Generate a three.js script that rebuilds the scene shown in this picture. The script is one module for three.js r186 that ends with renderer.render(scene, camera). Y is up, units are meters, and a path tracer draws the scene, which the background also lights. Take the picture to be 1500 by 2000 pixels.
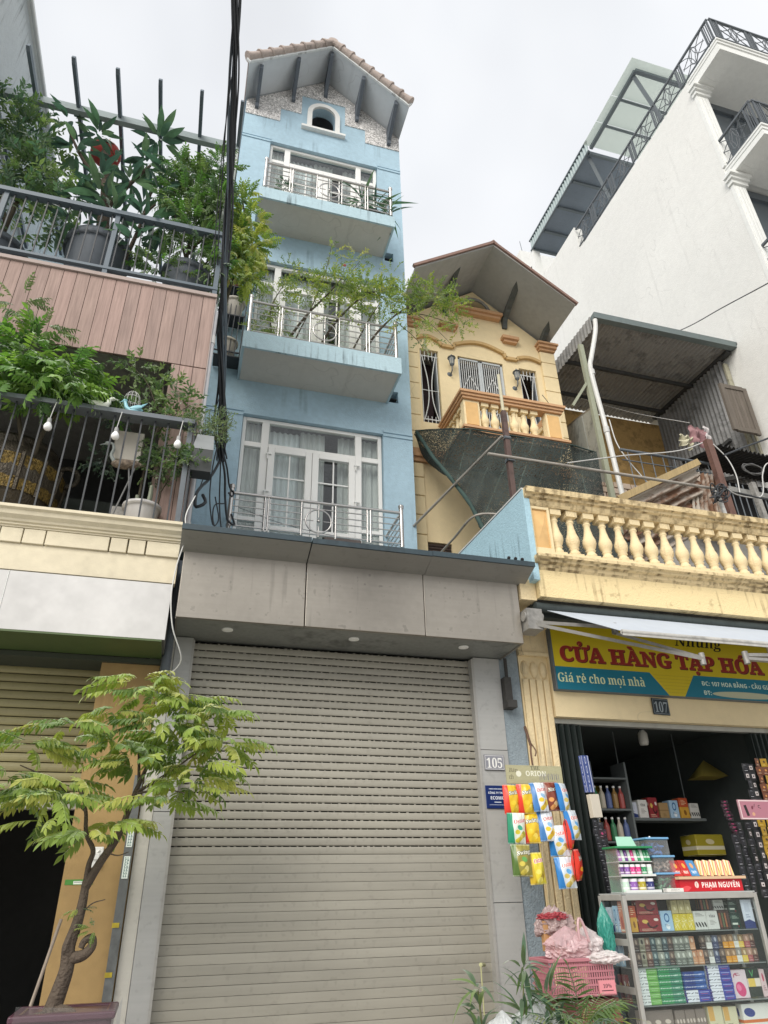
import * as THREE from 'three';
import { mergeGeometries } from 'three/addons/utils/BufferGeometryUtils.js';
import { RoundedBoxGeometry } from 'three/addons/geometries/RoundedBoxGeometry.js';

// ---------------------------------------------------------------- camera, sky, sun, exposure
const scene = new THREE.Scene();
const camera = new THREE.PerspectiveCamera(72.98, 0.75, 0.05, 3000);
camera.position.set(0, 1.6, 7);
camera.up.set(-0.11768583, 0.87375344, 0.47191627);
camera.lookAt(0.24748157, 1.6 + 0.48603035, 7 - 0.83816906);
const renderer = new THREE.WebGLRenderer({ antialias: true });
renderer.setSize(768, 1024);
renderer.toneMapping = THREE.LinearToneMapping;
renderer.toneMappingExposure = 3.3;
renderer.shadowMap.enabled = true;

const sun = new THREE.DirectionalLight(new THREE.Color(1, 0.95, 0.87), 1.0);
sun.position.set(-12, 20, 14);
sun.target.position.set(3, 3, -3);
sun.shadow.radius = 80;
sun.shadow.mapSize.set(2048, 2048);
Object.assign(sun.shadow.camera, { left: -22, right: 22, top: 26, bottom: -22, near: 1, far: 90 });
scene.add(sun, sun.target);

// ---------------------------------------------------------------- random numbers and noise
function mulberry(a) {
  return () => { a |= 0; a = (a + 0x6D2B79F5) | 0; let t = Math.imul(a ^ (a >>> 15), 1 | a); t = (t + Math.imul(t ^ (t >>> 7), 61 | t)) ^ t; return ((t ^ (t >>> 14)) >>> 0) / 4294967296; };
}
let rnd = mulberry(7);
const rr = (a, b) => a + (b - a) * rnd();
const clamp = (v, a, b) => Math.min(b, Math.max(a, v));
const mix = (a, b, t) => a + (b - a) * t;
const sstep = (a, b, v) => { const t = clamp((v - a) / (b - a), 0, 1); return t * t * (3 - 2 * t); };
function noiseGrid(seed, n = 256) { const r = mulberry(seed); const g = new Float32Array(n * n); for (let i = 0; i < g.length; i++) g[i] = r(); return g; }
const NG = noiseGrid(99);
function vnoise(x, y, px, py, o = 0) {                 // value noise with periods px, py
  const xi = Math.floor(x), yi = Math.floor(y); let fx = x - xi, fy = y - yi;
  fx = fx * fx * (3 - 2 * fx); fy = fy * fy * (3 - 2 * fy);
  const m = (a, p) => ((a % p) + p) % p;
  const x0 = m(xi, px), x1 = m(xi + 1, px), y0 = m(yi, py), y1 = m(yi + 1, py);
  const g = (a, b) => NG[(((b + o * 37) & 255) << 8) | ((a + o * 91) & 255)];
  return mix(mix(g(x0, y0), g(x1, y0), fx), mix(g(x0, y1), g(x1, y1), fx), fy);
}
function fbm(u, v, fx, fy, oct, o) { let s = 0, a = 0.5, t = 0; for (let i = 0; i < oct; i++) { s += a * vnoise(u * fx, v * fy, fx, fy, o + i); t += a; a *= 0.5; fx *= 2; fy *= 2; } return s / t; }
const toS = v => { v = clamp(v, 0, 1); return v <= 0.0031308 ? v * 12.92 : 1.055 * Math.pow(v, 1 / 2.4) - 0.055; };
function grayTex(n, fn, metres, srgb = true) {         // fn(u,v) -> number or [r,g,b], linear
  const d = new Uint8Array(n * n * 4);
  for (let j = 0; j < n; j++) for (let i = 0; i < n; i++) {
    const c = fn((i + 0.5) / n, (j + 0.5) / n), k = (j * n + i) * 4;
    for (let q = 0; q < 3; q++) { const v = Array.isArray(c) ? c[q] : c; d[k + q] = Math.round(255 * (srgb ? toS(v) : clamp(v, 0, 1))); }
    d[k + 3] = 255;
  }
  const t = new THREE.DataTexture(d, n, n); t.wrapS = t.wrapT = THREE.RepeatWrapping; t.magFilter = THREE.LinearFilter; t.minFilter = THREE.LinearMipmapLinearFilter; t.generateMipmaps = true;
  if (srgb) t.colorSpace = THREE.SRGBColorSpace; t.repeat.set(1 / metres, 1 / metres); t.needsUpdate = true; return t;
}

// sky: an even bright overcast with faint, wide cloud forms
{
  const w = 512, h = 256, d = new Float32Array(w * h * 4);
  for (let j = 0; j < h; j++) for (let i = 0; i < w; i++) {
    const u = (i + 0.5) / w, v = (j + 0.5) / h, el = (v - 0.5) * Math.PI;
    const n = fbm(u, v, 8, 6, 5, 11), n2 = fbm(u, v, 16, 14, 4, 23);
    let L = 0.280 + 0.065 * (n - 0.5) * 2 + 0.025 * (n2 - 0.5) * 2;
    L *= 0.96 + 0.10 * Math.max(0, Math.sin(el));
    const k = (j * w + i) * 4, b = sstep(0.35, 0.7, n);
    d[k] = L * mix(0.965, 0.99, b); d[k + 1] = L * mix(0.99, 0.998, b); d[k + 2] = L * mix(1.035, 1.01, b); d[k + 3] = 1;
  }
  const t = new THREE.DataTexture(d, w, h, THREE.RGBAFormat, THREE.FloatType);
  t.mapping = THREE.EquirectangularReflectionMapping; t.magFilter = t.minFilter = THREE.LinearFilter; t.wrapS = THREE.RepeatWrapping; t.needsUpdate = true;
  scene.background = t; scene.environment = t;
}

// ---------------------------------------------------------------- shared textures and materials
const TX = {
  blotch: grayTex(1024, (u, v) => { const a = fbm(u, v, 4, 4, 6, 1), b = fbm(u, v, 40, 40, 3, 5); return 0.80 + 0.26 * (a - 0.5) + 0.13 * (b - 0.5); }, 3.1),
  dirty: grayTex(1024, (u, v) => { const a = fbm(u, v, 5, 5, 6, 2), s = fbm(u, v, 34, 2, 4, 7), b = fbm(u, v, 60, 60, 2, 5); return 0.87 + 0.20 * (a - 0.5) - 0.22 * sstep(0.60, 0.85, s) * sstep(0.45, 0.7, a) + 0.13 * (b - 0.5); }, 3.7),
  plain: grayTex(1024, (u, v) => { const a = fbm(u, v, 3, 3, 7, 101), b = fbm(u, v, 80, 80, 2, 103), c = Math.abs(fbm(u, v, 6, 7, 4, 105) - 0.5), s = fbm(u, v, 46, 3, 4, 107); return 0.90 + 0.16 * (a - 0.5) + 0.07 * (b - 0.5) - 0.13 * sstep(0.008, 0.0, c) * sstep(0.5, 0.65, a) - 0.06 * sstep(0.6, 0.8, s) * sstep(0.48, 0.62, a); }, 6.3),
  grime: grayTex(1024, (u, v) => { const a = fbm(u, v, 6, 6, 6, 31), b = fbm(u, v, 22, 22, 5, 33), c = fbm(u, v, 90, 90, 2, 35); return 0.86 + 0.25 * (a - 0.5) - 0.42 * sstep(0.50, 0.80, a * 0.45 + b * 0.55) + 0.2 * (c - 0.5); }, 2.3),
  streak: grayTex(1024, (u, v) => { const s = fbm(u, v, 48, 3, 4, 41), a = fbm(u, v, 5, 4, 4, 43), b = fbm(u, v, 70, 70, 2, 45); return 0.91 - 0.62 * sstep(0.57, 0.85, s * 0.65 + a * 0.35) + 0.14 * (a - 0.5) + 0.12 * (b - 0.5); }, 2.3),
  mould: grayTex(1024, (u, v) => { const a = fbm(u, v, 5, 5, 6, 111), s = fbm(u, v, 60, 4, 4, 113), b = fbm(u, v, 36, 36, 4, 115), t = clamp(0.85 * sstep(0.47, 0.72, a * 0.4 + b * 0.6) + 0.55 * sstep(0.55, 0.8, s), 0, 1); return [mix(0.95, 0.28, t), mix(0.93, 0.25, t), mix(0.90, 0.21, t)]; }, 2.9),
  brushed: grayTex(1024, (u, v) => { const a = fbm(u, v, 3, 3, 6, 121), b = fbm(u, v, 2, 120, 3, 123), c = fbm(u, v, 50, 50, 3, 125), s = fbm(u, v, 40, 3, 4, 127); return 0.80 + 0.42 * (a - 0.5) + 0.07 * (b - 0.5) + 0.10 * (c - 0.5) - 0.18 * sstep(0.6, 0.85, s) - 0.2 * sstep(0.72, 0.85, c); }, 2.6),
  mould2: grayTex(1024, (u, v) => { const a = fbm(u, v, 5, 5, 6, 131), s = fbm(u, v, 70, 2, 4, 133), b = fbm(u, v, 40, 40, 4, 135), t = clamp(0.5 * sstep(0.55, 0.75, a * 0.4 + b * 0.6) + 0.7 * sstep(0.55, 0.78, s) * sstep(0.4, 0.6, a), 0, 1); return [mix(0.95, 0.34, t), mix(0.93, 0.30, t), mix(0.90, 0.25, t)]; }, 2.3),
  metal: grayTex(512, (u, v) => { const a = fbm(u, v, 4, 4, 5, 51), b = fbm(u, v, 3, 90, 3, 53), c = fbm(u, v, 40, 40, 3, 55); return 0.86 + 0.16 * (a - 0.5) + 0.07 * (b - 0.5) - 0.09 * sstep(0.62, 0.85, c); }, 1.7),
  wood: grayTex(512, (u, v) => { const a = fbm(u, v, 40, 3, 4, 61), b = fbm(u, v, 120, 5, 2, 63); return 0.78 + 0.35 * (a - 0.5) + 0.2 * (b - 0.5); }, 0.9),
  rust: grayTex(512, (u, v) => { const a = fbm(u, v, 14, 3, 6, 71), b = fbm(u, v, 50, 30, 3, 73), t = sstep(0.36, 0.68, a + 0.25 * (b - 0.5)); return [mix(0.46, 0.16, t), mix(0.41, 0.08, t), mix(0.35, 0.045, t)]; }, 1.5),
  pebble: grayTex(512, (u, v) => { const b = vnoise(u * 90, v * 90, 90, 90, 3), c = vnoise(u * 50, v * 50, 50, 50, 9); return 0.42 + 0.75 * (b - 0.4) * 0.7 + 0.3 * (c - 0.5); }, 1.6),
  fine: grayTex(512, (u, v) => fbm(u, v, 60, 60, 3, 81), 0.8, false),
  rough: grayTex(512, (u, v) => 0.55 + 0.5 * (fbm(u, v, 8, 8, 5, 91) - 0.5), 1.7, false),
  leafT: grayTex(256, (u, v) => 0.92 + 0.5 * (fbm(u, v, 6, 6, 4, 95) - 0.5), 0.25),
};
const matCache = {};
const lin = (r, g, b) => new THREE.Color().setRGB(r, g, b);
function mat(key, rgb, { map, bump = 0, rough = 0.85, metal = 0, roughMap = false, side, flat, ...rest } = {}) {
  if (matCache[key]) return matCache[key];
  const phys = Object.keys(rest).some(k => ['clearcoat', 'transmission', 'sheen', 'thickness', 'ior'].includes(k));
  const m = new (phys ? THREE.MeshPhysicalMaterial : THREE.MeshStandardMaterial)({ color: lin(...rgb), roughness: rough, metalness: metal, ...rest });
  if (map) m.map = map; if (bump) { m.bumpMap = TX.fine; m.bumpScale = bump; } if (roughMap) { m.roughnessMap = TX.rough; m.roughness = rough * 1.5; }
  m.side = THREE.DoubleSide; m.name = key; return matCache[key] = m;
}

// ---------------------------------------------------------------- builders: things, parts, geometry in world metres
const OFF = new Map(); OFF.set(scene, new THREE.Vector3());
const used = new Map();
function numbered(n) { const k = used.get(n) || 0; used.set(n, k + 1); return k ? n + '_' + String(k).padStart(3, '0') : n; }
function tag(o, label, category, group, kind) { if (label) o.userData.label = label; if (category) o.userData.category = category; if (group) o.userData.group = group; if (kind) o.userData.kind = kind; return o; }
function thing(name, label, category, pos = [0, 0, 0], group) {
  const o = new THREE.Group(); o.name = numbered(name); o.position.set(...pos); OFF.set(o, new THREE.Vector3(...pos)); scene.add(o); return tag(o, label, category, group);
}
function boxUV(g) {                                      // uv in metres from the dominant axis of each face
  if (g.index) g = g.toNonIndexed();
  const p = g.attributes.position, n = p.count, uv = new Float32Array(n * 2), a = new THREE.Vector3(), b = new THREE.Vector3(), c = new THREE.Vector3();
  for (let i = 0; i < n; i += 3) {
    a.fromBufferAttribute(p, i); b.fromBufferAttribute(p, i + 1).sub(a); c.fromBufferAttribute(p, i + 2).sub(a); b.cross(c);
    const ax = Math.abs(b.x), ay = Math.abs(b.y), az = Math.abs(b.z);
    for (let k = i; k < i + 3; k++) { const x = p.getX(k), y = p.getY(k), z = p.getZ(k); const [u, v] = az >= ax && az >= ay ? [x, y] : ax >= ay ? [z, y] : [x, z]; uv[k * 2] = u; uv[k * 2 + 1] = v; }
  }
  g.setAttribute('uv', new THREE.BufferAttribute(uv, 2)); return g;
}
function merge(list, keepUV) {
  list = (Array.isArray(list) ? list : [list]).flat(Infinity).filter(Boolean).map(g => { let q = keepUV ? (g.index ? g.toNonIndexed() : g.clone()) : boxUV(g.clone()); for (const k of Object.keys(q.attributes)) if (!['position', 'normal', 'uv'].includes(k)) q.deleteAttribute(k); if (!q.attributes.normal) q.computeVertexNormals(); return q; });
  return list.length === 1 ? list[0] : mergeGeometries(list);
}
function add(parent, name, geos, m, { label, keepUV, category, group, kind } = {}) {
  const g = merge(geos, keepUV), o = OFF.get(parent); g.translate(-o.x, -o.y, -o.z);
  const me = new THREE.Mesh(g, m); me.name = parent === scene ? numbered(name) : name; me.castShadow = me.receiveShadow = true; parent.add(me); OFF.set(me, o.clone());
  tag(me, label, category, group, kind); return me;
}
function put(parent, name, geo, m, pos, rot, scl) {     // a mesh that shares geometry: position in world metres
  const o = OFF.get(parent), me = new THREE.Mesh(geo, m); me.name = parent === scene ? numbered(name) : name; me.castShadow = me.receiveShadow = true;
  me.position.set(pos[0] - o.x, pos[1] - o.y, pos[2] - o.z); if (rot) me.rotation.set(...rot); if (scl) me.scale.set(...(Array.isArray(scl) ? scl : [scl, scl, scl])); parent.add(me); OFF.set(me, o.clone().add(me.position)); return me;
}
const bx = (x0, x1, y0, y1, z0, z1) => new THREE.BoxGeometry(Math.abs(x1 - x0), Math.abs(y1 - y0), Math.abs(z1 - z0)).translate((x0 + x1) / 2, (y0 + y1) / 2, (z0 + z1) / 2);
const rbx = (x0, x1, y0, y1, z0, z1, r = 0.008, s = 2) => new RoundedBoxGeometry(x1 - x0, y1 - y0, z1 - z0, s, r).translate((x0 + x1) / 2, (y0 + y1) / 2, (z0 + z1) / 2);
const V = (x, y, z) => new THREE.Vector3(x, y, z);
function rod(a, b, r, r2 = r, seg = 8) {                 // a round bar between two points
  const A = V(...a), B = V(...b), d = B.clone().sub(A), L = d.length(), g = new THREE.CylinderGeometry(r2, r, L, seg);
  g.translate(0, L / 2, 0); g.applyQuaternion(new THREE.Quaternion().setFromUnitVectors(V(0, 1, 0), d.normalize())); return g.translate(...a);
}
function bar(a, b, w, h = w, roll = 0) {                 // a square bar between two points
  const A = V(...a), B = V(...b), d = B.clone().sub(A), L = d.length(), g = new THREE.BoxGeometry(w, L, h); g.rotateY(roll); g.translate(0, L / 2, 0);
  g.applyQuaternion(new THREE.Quaternion().setFromUnitVectors(V(0, 1, 0), d.normalize())); return g.translate(...a);
}
function tube(pts, r, seg, rs = 6) { const c = new THREE.CatmullRomCurve3(pts.map(p => V(...p)), false, 'centripetal'); return new THREE.TubeGeometry(c, seg || pts.length * 5, r, rs); }
function extr(pts, depth, z0, holes = []) {              // polygon in x,y pushed from z0 to z0+depth
  const s = new THREE.Shape(pts.map(p => new THREE.Vector2(...p))); for (const h of holes) s.holes.push(new THREE.Path(h.map(p => new THREE.Vector2(...p))));
  return new THREE.ExtrudeGeometry(s, { depth, bevelEnabled: false, curveSegments: 12 }).translate(0, 0, z0);
}
const rect = (x0, x1, y0, y1) => [[x0, y0], [x1, y0], [x1, y1], [x0, y1]];
function prof(pts, x0, x1) {                             // profile of [z,y] points run along x
  const s = new THREE.Shape(pts.map(p => new THREE.Vector2(-p[0], p[1])));
  return new THREE.ExtrudeGeometry(s, { depth: x1 - x0, bevelEnabled: false }).rotateY(Math.PI / 2).translate(x0, 0, 0);
}
function profZ(pts, z0, z1) { return extr(pts, z1 - z0, z0); }   // profile of [x,y] points run along z
function quad(a, b, c, d, th = 0) {                      // a sheet through four corners, with thickness along its normal
  const A = V(...a), n = V(...b).sub(A).cross(V(...d).sub(A)).normalize().multiplyScalar(th), P = [a, b, c, d].map(p => V(...p)), Q = P.map(p => p.clone().add(n));
  const f = [], q = (p0, p1, p2, p3) => f.push(p0, p1, p2, p0, p2, p3);
  q(P[0], P[1], P[2], P[3]); if (th) { q(Q[3], Q[2], Q[1], Q[0]); for (let i = 0; i < 4; i++) { const j = (i + 1) % 4; q(P[i], Q[i], Q[j], P[j]); } }
  const g = new THREE.BufferGeometry().setFromPoints(f); g.computeVertexNormals(); g.setAttribute('uv', new THREE.BufferAttribute(new Float32Array(f.length * 2), 2)); return g;
}
function corrug(a, b, d, waves, amp, segV = 1, th = 0.0) {  // corrugated sheet: corner a, waves run across a->b, ridges along a->d
  const A = V(...a), U = V(...b).sub(A), W = V(...d).sub(A), n = U.clone().cross(W).normalize(), N = waves * 6, pos = [], idx = [], uv = [];
  for (let j = 0; j <= segV; j++) for (let i = 0; i <= N; i++) { const u = i / N, v = j / segV, p = A.clone().addScaledVector(U, u).addScaledVector(W, v).addScaledVector(n, amp * Math.sin(u * waves * Math.PI * 2)); pos.push(p.x, p.y, p.z); uv.push(u * U.length(), v * W.length()); }
  for (let j = 0; j < segV; j++) for (let i = 0; i < N; i++) { const k = j * (N + 1) + i; idx.push(k, k + 1, k + N + 2, k, k + N + 2, k + N + 1); }
  const g = new THREE.BufferGeometry(); g.setAttribute('position', new THREE.Float32BufferAttribute(pos, 3)); g.setAttribute('uv', new THREE.Float32BufferAttribute(uv, 2)); g.setIndex(idx); g.computeVertexNormals(); return g;
}
function canvasTex(w, h, draw) { const c = document.createElement('canvas'); c.width = w; c.height = h; draw(c.getContext('2d'), w, h); const t = new THREE.CanvasTexture(c); t.colorSpace = THREE.SRGBColorSpace; t.anisotropy = 4; return t; }
function facePlane(w, h, x, y, z, rot) { const g = new THREE.PlaneGeometry(w, h); if (rot) { g.rotateX(rot[0]); g.rotateY(rot[1] || 0); g.rotateZ(rot[2] || 0); } return g.translate(x, y, z); }
const lathe = (pts, seg = 16) => new THREE.LatheGeometry(pts.map(p => new THREE.Vector2(...p)), seg);

const M = {
  blue: mat('blue_paint', [0.43, 0.605, 0.72], { map: TX.dirty, bump: 0.004 }),
  bluePlain: mat('pale_blue_paint', [0.40, 0.60, 0.70], { map: TX.streak, bump: 0.004 }),
  soffit: mat('soffit_paint', [0.62, 0.60, 0.55], { map: TX.plain, bump: 0.003 }),
  white: mat('white_paint', [0.82, 0.83, 0.81], { map: TX.plain, bump: 0.003 }),
  upvc: mat('white_plastic', [0.80, 0.80, 0.78], { rough: 0.4 }),
  yellow: mat('yellow_paint', [0.86, 0.71, 0.44], { map: TX.plain, bump: 0.003 }),
  yellowDirty: mat('weathered_yellow_paint', [0.86, 0.70, 0.43], { map: TX.streak, bump: 0.006 }),
  orange: mat('terracotta_paint', [0.62, 0.37, 0.20], { map: TX.dirty, bump: 0.004 }),
  panelOrange: mat('apricot_paint', [0.80, 0.51, 0.22], { map: TX.dirty }),
  cream: mat('cream_paint', [0.80, 0.72, 0.54], { map: TX.dirty, bump: 0.0012 }),
  pink: mat('pink_board', [0.43, 0.31, 0.27], { map: TX.wood, bump: 0.001 }),
  pink2: mat('pink_board_b', [0.46, 0.325, 0.285], { map: TX.wood, bump: 0.001 }),
  pink3: mat('pink_board_c', [0.40, 0.29, 0.255], { map: TX.wood, bump: 0.001 }),
  steel: mat('stainless_steel', [0.50, 0.485, 0.47], { rough: 0.25, metal: 0.9 }),
  blackIron: mat('black_iron', [0.030, 0.034, 0.040], { rough: 0.5 }),
  greyIron: mat('grey_iron', [0.13, 0.15, 0.17], { rough: 0.55, map: TX.metal }),
  blueIron: mat('slate_iron', [0.10, 0.13, 0.16], { rough: 0.5 }),
  metalPanel: mat('brushed_panel', [0.37, 0.34, 0.295], { map: TX.brushed, rough: 0.36, metal: 0.6 }),
  metalGrey: mat('painted_metal', [0.42, 0.41, 0.385], { map: TX.metal, rough: 0.5, metal: 0.1 }),
  dark: mat('dark_void', [0.02, 0.02, 0.022], { rough: 0.95 }),
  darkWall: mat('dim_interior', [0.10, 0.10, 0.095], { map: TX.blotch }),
  glass: mat('window_glass', [0.92, 0.95, 0.95], { transmission: 1, thickness: 0, rough: 0.02, ior: 1.5 }),
  curtain: mat('curtain_cloth', [0.80, 0.80, 0.77], { map: TX.blotch, rough: 0.95 }),
  roofTile: mat('clay_tile', [0.50, 0.42, 0.38], { map: TX.grime, bump: 0.004 }),
  brown: mat('dark_timber', [0.085, 0.065, 0.055], { map: TX.wood }),
  concrete: mat('concrete', [0.36, 0.35, 0.33], { map: TX.grime, bump: 0.006 }),
  asphalt: mat('lane_concrete', [0.42, 0.41, 0.385], { map: TX.blotch, bump: 0.006 }),
  cable: mat('black_cable', [0.032, 0.037, 0.044], { rough: 0.55 }),
  greyCable: mat('pale_cable', [0.55, 0.55, 0.54], { rough: 0.6 }),
  rust: mat('rusty_sheet', [1, 1, 1], { map: TX.rust, rough: 0.9 }),
  shedGrey: mat('grey_sheet', [0.30, 0.30, 0.30], { map: TX.grime, rough: 0.75 }),
  terracotta: mat('terracotta', [0.42, 0.17, 0.09], { map: TX.blotch }),
  soil: mat('soil', [0.05, 0.035, 0.025], { bump: 0.01 }),
};
// ---------------------------------------------------------------- leaves and branches
const leafMats = {};
function leafMat(key, rgb) { return leafMats[key] || (leafMats[key] = mat('leaf_' + key, rgb, { map: TX.leafT, transmission: 0.6, thickness: 0, rough: 0.96 })); }
const LM = {
  bright: [leafMat('b0', [0.315, 0.462, 0.063]), leafMat('b1', [0.221, 0.378, 0.053]), leafMat('b2', [0.441, 0.525, 0.084]), leafMat('b3', [0.137, 0.263, 0.053])],
  mid: [leafMat('m0', [0.150, 0.275, 0.062]), leafMat('m1', [0.100, 0.200, 0.056]), leafMat('m2', [0.225, 0.350, 0.088]), leafMat('m3', [0.069, 0.144, 0.050])],
  dark: [leafMat('d0', [0.060, 0.145, 0.085]), leafMat('d1', [0.085, 0.187, 0.093]), leafMat('d2', [0.048, 0.111, 0.076]), leafMat('d3', [0.119, 0.221, 0.102])],
  lime: [leafMat('l0', [0.345, 0.483, 0.052]), leafMat('l1', [0.253, 0.414, 0.052]), leafMat('l2', [0.460, 0.552, 0.081]), leafMat('l3', [0.172, 0.310, 0.052])],
  spring: [leafMat('s0', [0.50, 0.62, 0.08]), leafMat('s1', [0.40, 0.56, 0.07]), leafMat('s2', [0.62, 0.66, 0.12]), leafMat('s3', [0.30, 0.46, 0.06]), leafMat('s4', [0.20, 0.35, 0.05])],
  vivid: [leafMat('v0', [0.22, 0.46, 0.05]), leafMat('v1', [0.15, 0.36, 0.045]), leafMat('v2', [0.32, 0.56, 0.07]), leafMat('v3', [0.10, 0.25, 0.04])],
  pale: [leafMat('p0', [0.213, 0.312, 0.112]), leafMat('p1', [0.275, 0.388, 0.138]), leafMat('p2', [0.150, 0.250, 0.088]), leafMat('p3', [0.325, 0.450, 0.150])],
};
const barkM = mat('bark', [0.10, 0.075, 0.055], { map: TX.grime, bump: 0.012 });
const twigM = mat('twig', [0.085, 0.07, 0.045], { map: TX.wood });
// one leaf blade along +x, folded along its midrib and curling down
function blade(L, W, fold = 0.25, curl = 0.25, n = 4, tip = 1.0) {
  const pos = [], idx = [], uv = [];
  for (let i = 0; i <= n; i++) {
    const t = i / n, w = W * 0.5 * Math.pow(Math.sin(Math.PI * Math.pow(t * 0.97 + 0.02, 0.75 * tip)), 0.9), x = L * (t - 0.12 * curl * t * t), y = -curl * L * t * t;
    pos.push(x, y + fold * w, w, x, y, 0, x, y + fold * w, -w); uv.push(t * L, W, t * L, 0, t * L, -W);
    if (i < n) { const k = i * 3; idx.push(k, k + 1, k + 3, k + 1, k + 4, k + 3, k + 1, k + 2, k + 4, k + 2, k + 5, k + 4); }
  }
  const g = new THREE.BufferGeometry(); g.setAttribute('position', new THREE.Float32BufferAttribute(pos, 3)); g.setAttribute('uv', new THREE.Float32BufferAttribute(uv, 2)); g.setIndex(idx); g.computeVertexNormals(); return g.toNonIndexed();
}
function pinnate(L, pairs, lL, lW, droop, r) {           // a compound leaf: rachis with leaflets in pairs and one at the tip
  const parts = [], P = t => [L * t * (1 - 0.1 * droop * t), -droop * L * t * t, 0];
  const b = blade(lL, lW, 0.2, 0.25, 3, 1.0);
  for (let i = 0; i <= pairs; i++) {
    const t = 0.18 + 0.82 * i / pairs, p = P(t), dn = Math.atan2(-2 * droop * t, 1), k = (i === pairs ? 1 : (0.75 + 0.35 * Math.sin(Math.PI * t))) * (0.9 + 0.2 * r());
    for (const s of i === pairs ? [0] : [1, -1]) { const g = b.clone(); g.scale(k, k, k); g.rotateX((r() - 0.5) * 0.7); g.rotateZ(-0.15 - 0.3 * r()); g.rotateY(s * (1.05 - 0.25 * t + (r() - 0.5) * 0.3)); g.rotateZ(dn); g.translate(...p); parts.push(g); }
  }
  const st = new THREE.TubeGeometry(new THREE.CatmullRomCurve3([0, 0.5, 1].map(t => V(...P(t)))), 4, 0.0025 + L * 0.004, 3).toNonIndexed(); parts.push(st);
  return mergeGeometries(parts.map(g => { for (const k of Object.keys(g.attributes)) if (!['position', 'normal', 'uv'].includes(k)) g.deleteAttribute(k); return g; }));
}
function sprig(L, n, lL, lW, r) {                        // a short twig with alternate simple leaves all round
  const parts = [], b = blade(lL, lW, 0.2, 0.2, 2);
  for (let i = 0; i < n; i++) { const t = (i + 0.6) / n, g = b.clone(), k = 0.7 + 0.5 * r(); g.scale(k, k, k); g.rotateX((r() - 0.5) * 1.2); g.rotateZ(0.2 + 0.5 * (r() - 0.5)); g.rotateY((i % 2 ? 1 : -1) * (0.5 + 0.7 * r())); g.rotateX((r() - 0.5) * 2.2); g.translate(L * t, -0.15 * L * t * t, 0); parts.push(g); }
  const st = new THREE.TubeGeometry(new THREE.CatmullRomCurve3([V(0, 0, 0), V(L * 0.5, -0.04 * L, 0), V(L, -0.15 * L, 0)]), 3, 0.003, 3).toNonIndexed(); parts.push(st);
  return mergeGeometries(parts.map(g => { for (const k of Object.keys(g.attributes)) if (!['position', 'normal', 'uv'].includes(k)) g.deleteAttribute(k); return g; }));
}
function dirQ(d, roll = 0) {                             // turns +x to the direction d, +y kept upward as far as possible
  const x = d.clone().normalize(); let z = x.clone().cross(V(0, 1, 0)); if (z.length() < 1e-3) z = V(0, 0, 1); z.normalize(); const y = z.clone().cross(x).normalize();
  return new THREE.Quaternion().setFromRotationMatrix(new THREE.Matrix4().makeBasis(x, y, z)).multiply(new THREE.Quaternion().setFromAxisAngle(V(1, 0, 0), roll));
}
// fills clusters with leaves: the first `parts` leaves become parts, the rest one joined mass
function foliage(parent, clusters, geos, mats, { parts = 0, partName = 'leaf', massName = 'foliage', seed = 1, up = 0.15, size = [0.8, 1.2], rollA = 0.6, flat = 1, shell = 0.45 } = {}) {
  const r = mulberry(seed), all = [];
  for (const [c, rad, n] of clusters) for (let i = 0; i < n; i++) {
    const th = r() * Math.PI * 2, cz = r() * 2 - 1, s = Math.sqrt(1 - cz * cz), q = Math.pow(r(), shell), d = V(s * Math.cos(th), cz, s * Math.sin(th));
    const p = V(c[0] + rad[0] * d.x * q, c[1] + rad[1] * d.y * q, c[2] + rad[2] * d.z * q), o = d.clone().multiply(V(rad[0], rad[1], rad[2])).normalize();
    o.y *= flat; o.add(V((r() - 0.5) * 0.9, up + (r() - 0.5) * 0.7 * flat, (r() - 0.5) * 0.9)).normalize();
    all.push({ p, q: dirQ(o, (r() - 0.5) * 2 * rollA), s: mix(size[0], size[1], r()), g: Math.floor(r() * geos.length), m: Math.floor(r() * mats.length), z: p.z + r() * 0.3 });
  }
  all.sort((a, b) => b.z - a.z);
  const off = OFF.get(parent);
  all.slice(0, parts).forEach(a => { const me = new THREE.Mesh(geos[a.g], mats[a.m]); me.name = partName; me.castShadow = me.receiveShadow = true; me.position.copy(a.p).sub(off); me.quaternion.copy(a.q); me.scale.setScalar(a.s); parent.add(me); });
  const rest = all.slice(parts); if (!rest.length) return;
  const by = mats.map(() => []); const mx = new THREE.Matrix4();
  for (const a of rest) { mx.compose(a.p.clone().sub(off), a.q, V(a.s, a.s, a.s)); by[a.m].push(geos[a.g].clone().applyMatrix4(mx)); }
  by.forEach((l, i) => { if (!l.length) return; const me = new THREE.Mesh(mergeGeometries(l), mats[i]); me.name = massName; me.castShadow = me.receiveShadow = true; tag(me, null, null, null, 'stuff'); parent.add(me); });
}
function branchSet(parent, lines, m = twigM, name = 'branch') { for (const [pts, r0, r1] of lines) add(parent, name, taper(pts, r0, r1 ?? r0 * 0.4), m); }
function taper(pts, r0, r1, rs = 7) {                    // a tube that narrows along its length
  const c = new THREE.CatmullRomCurve3(pts.map(p => V(...p)), false, 'centripetal'), n = Math.max(6, pts.length * 4), g = new THREE.TubeGeometry(c, n, 1, rs), p = g.attributes.position, q = V(0, 0, 0);
  for (let i = 0; i <= n; i++) { c.getPointAt(i / n, q); const r = mix(r0, r1, i / n); for (let j = 0; j <= rs; j++) { const k = i * (rs + 1) + j; p.setXYZ(k, q.x + (p.getX(k) - q.x) * r, q.y + (p.getY(k) - q.y) * r, q.z + (p.getZ(k) - q.z) * r); } }
  g.computeVertexNormals(); return g;
}
const LR = mulberry(55);
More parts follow.
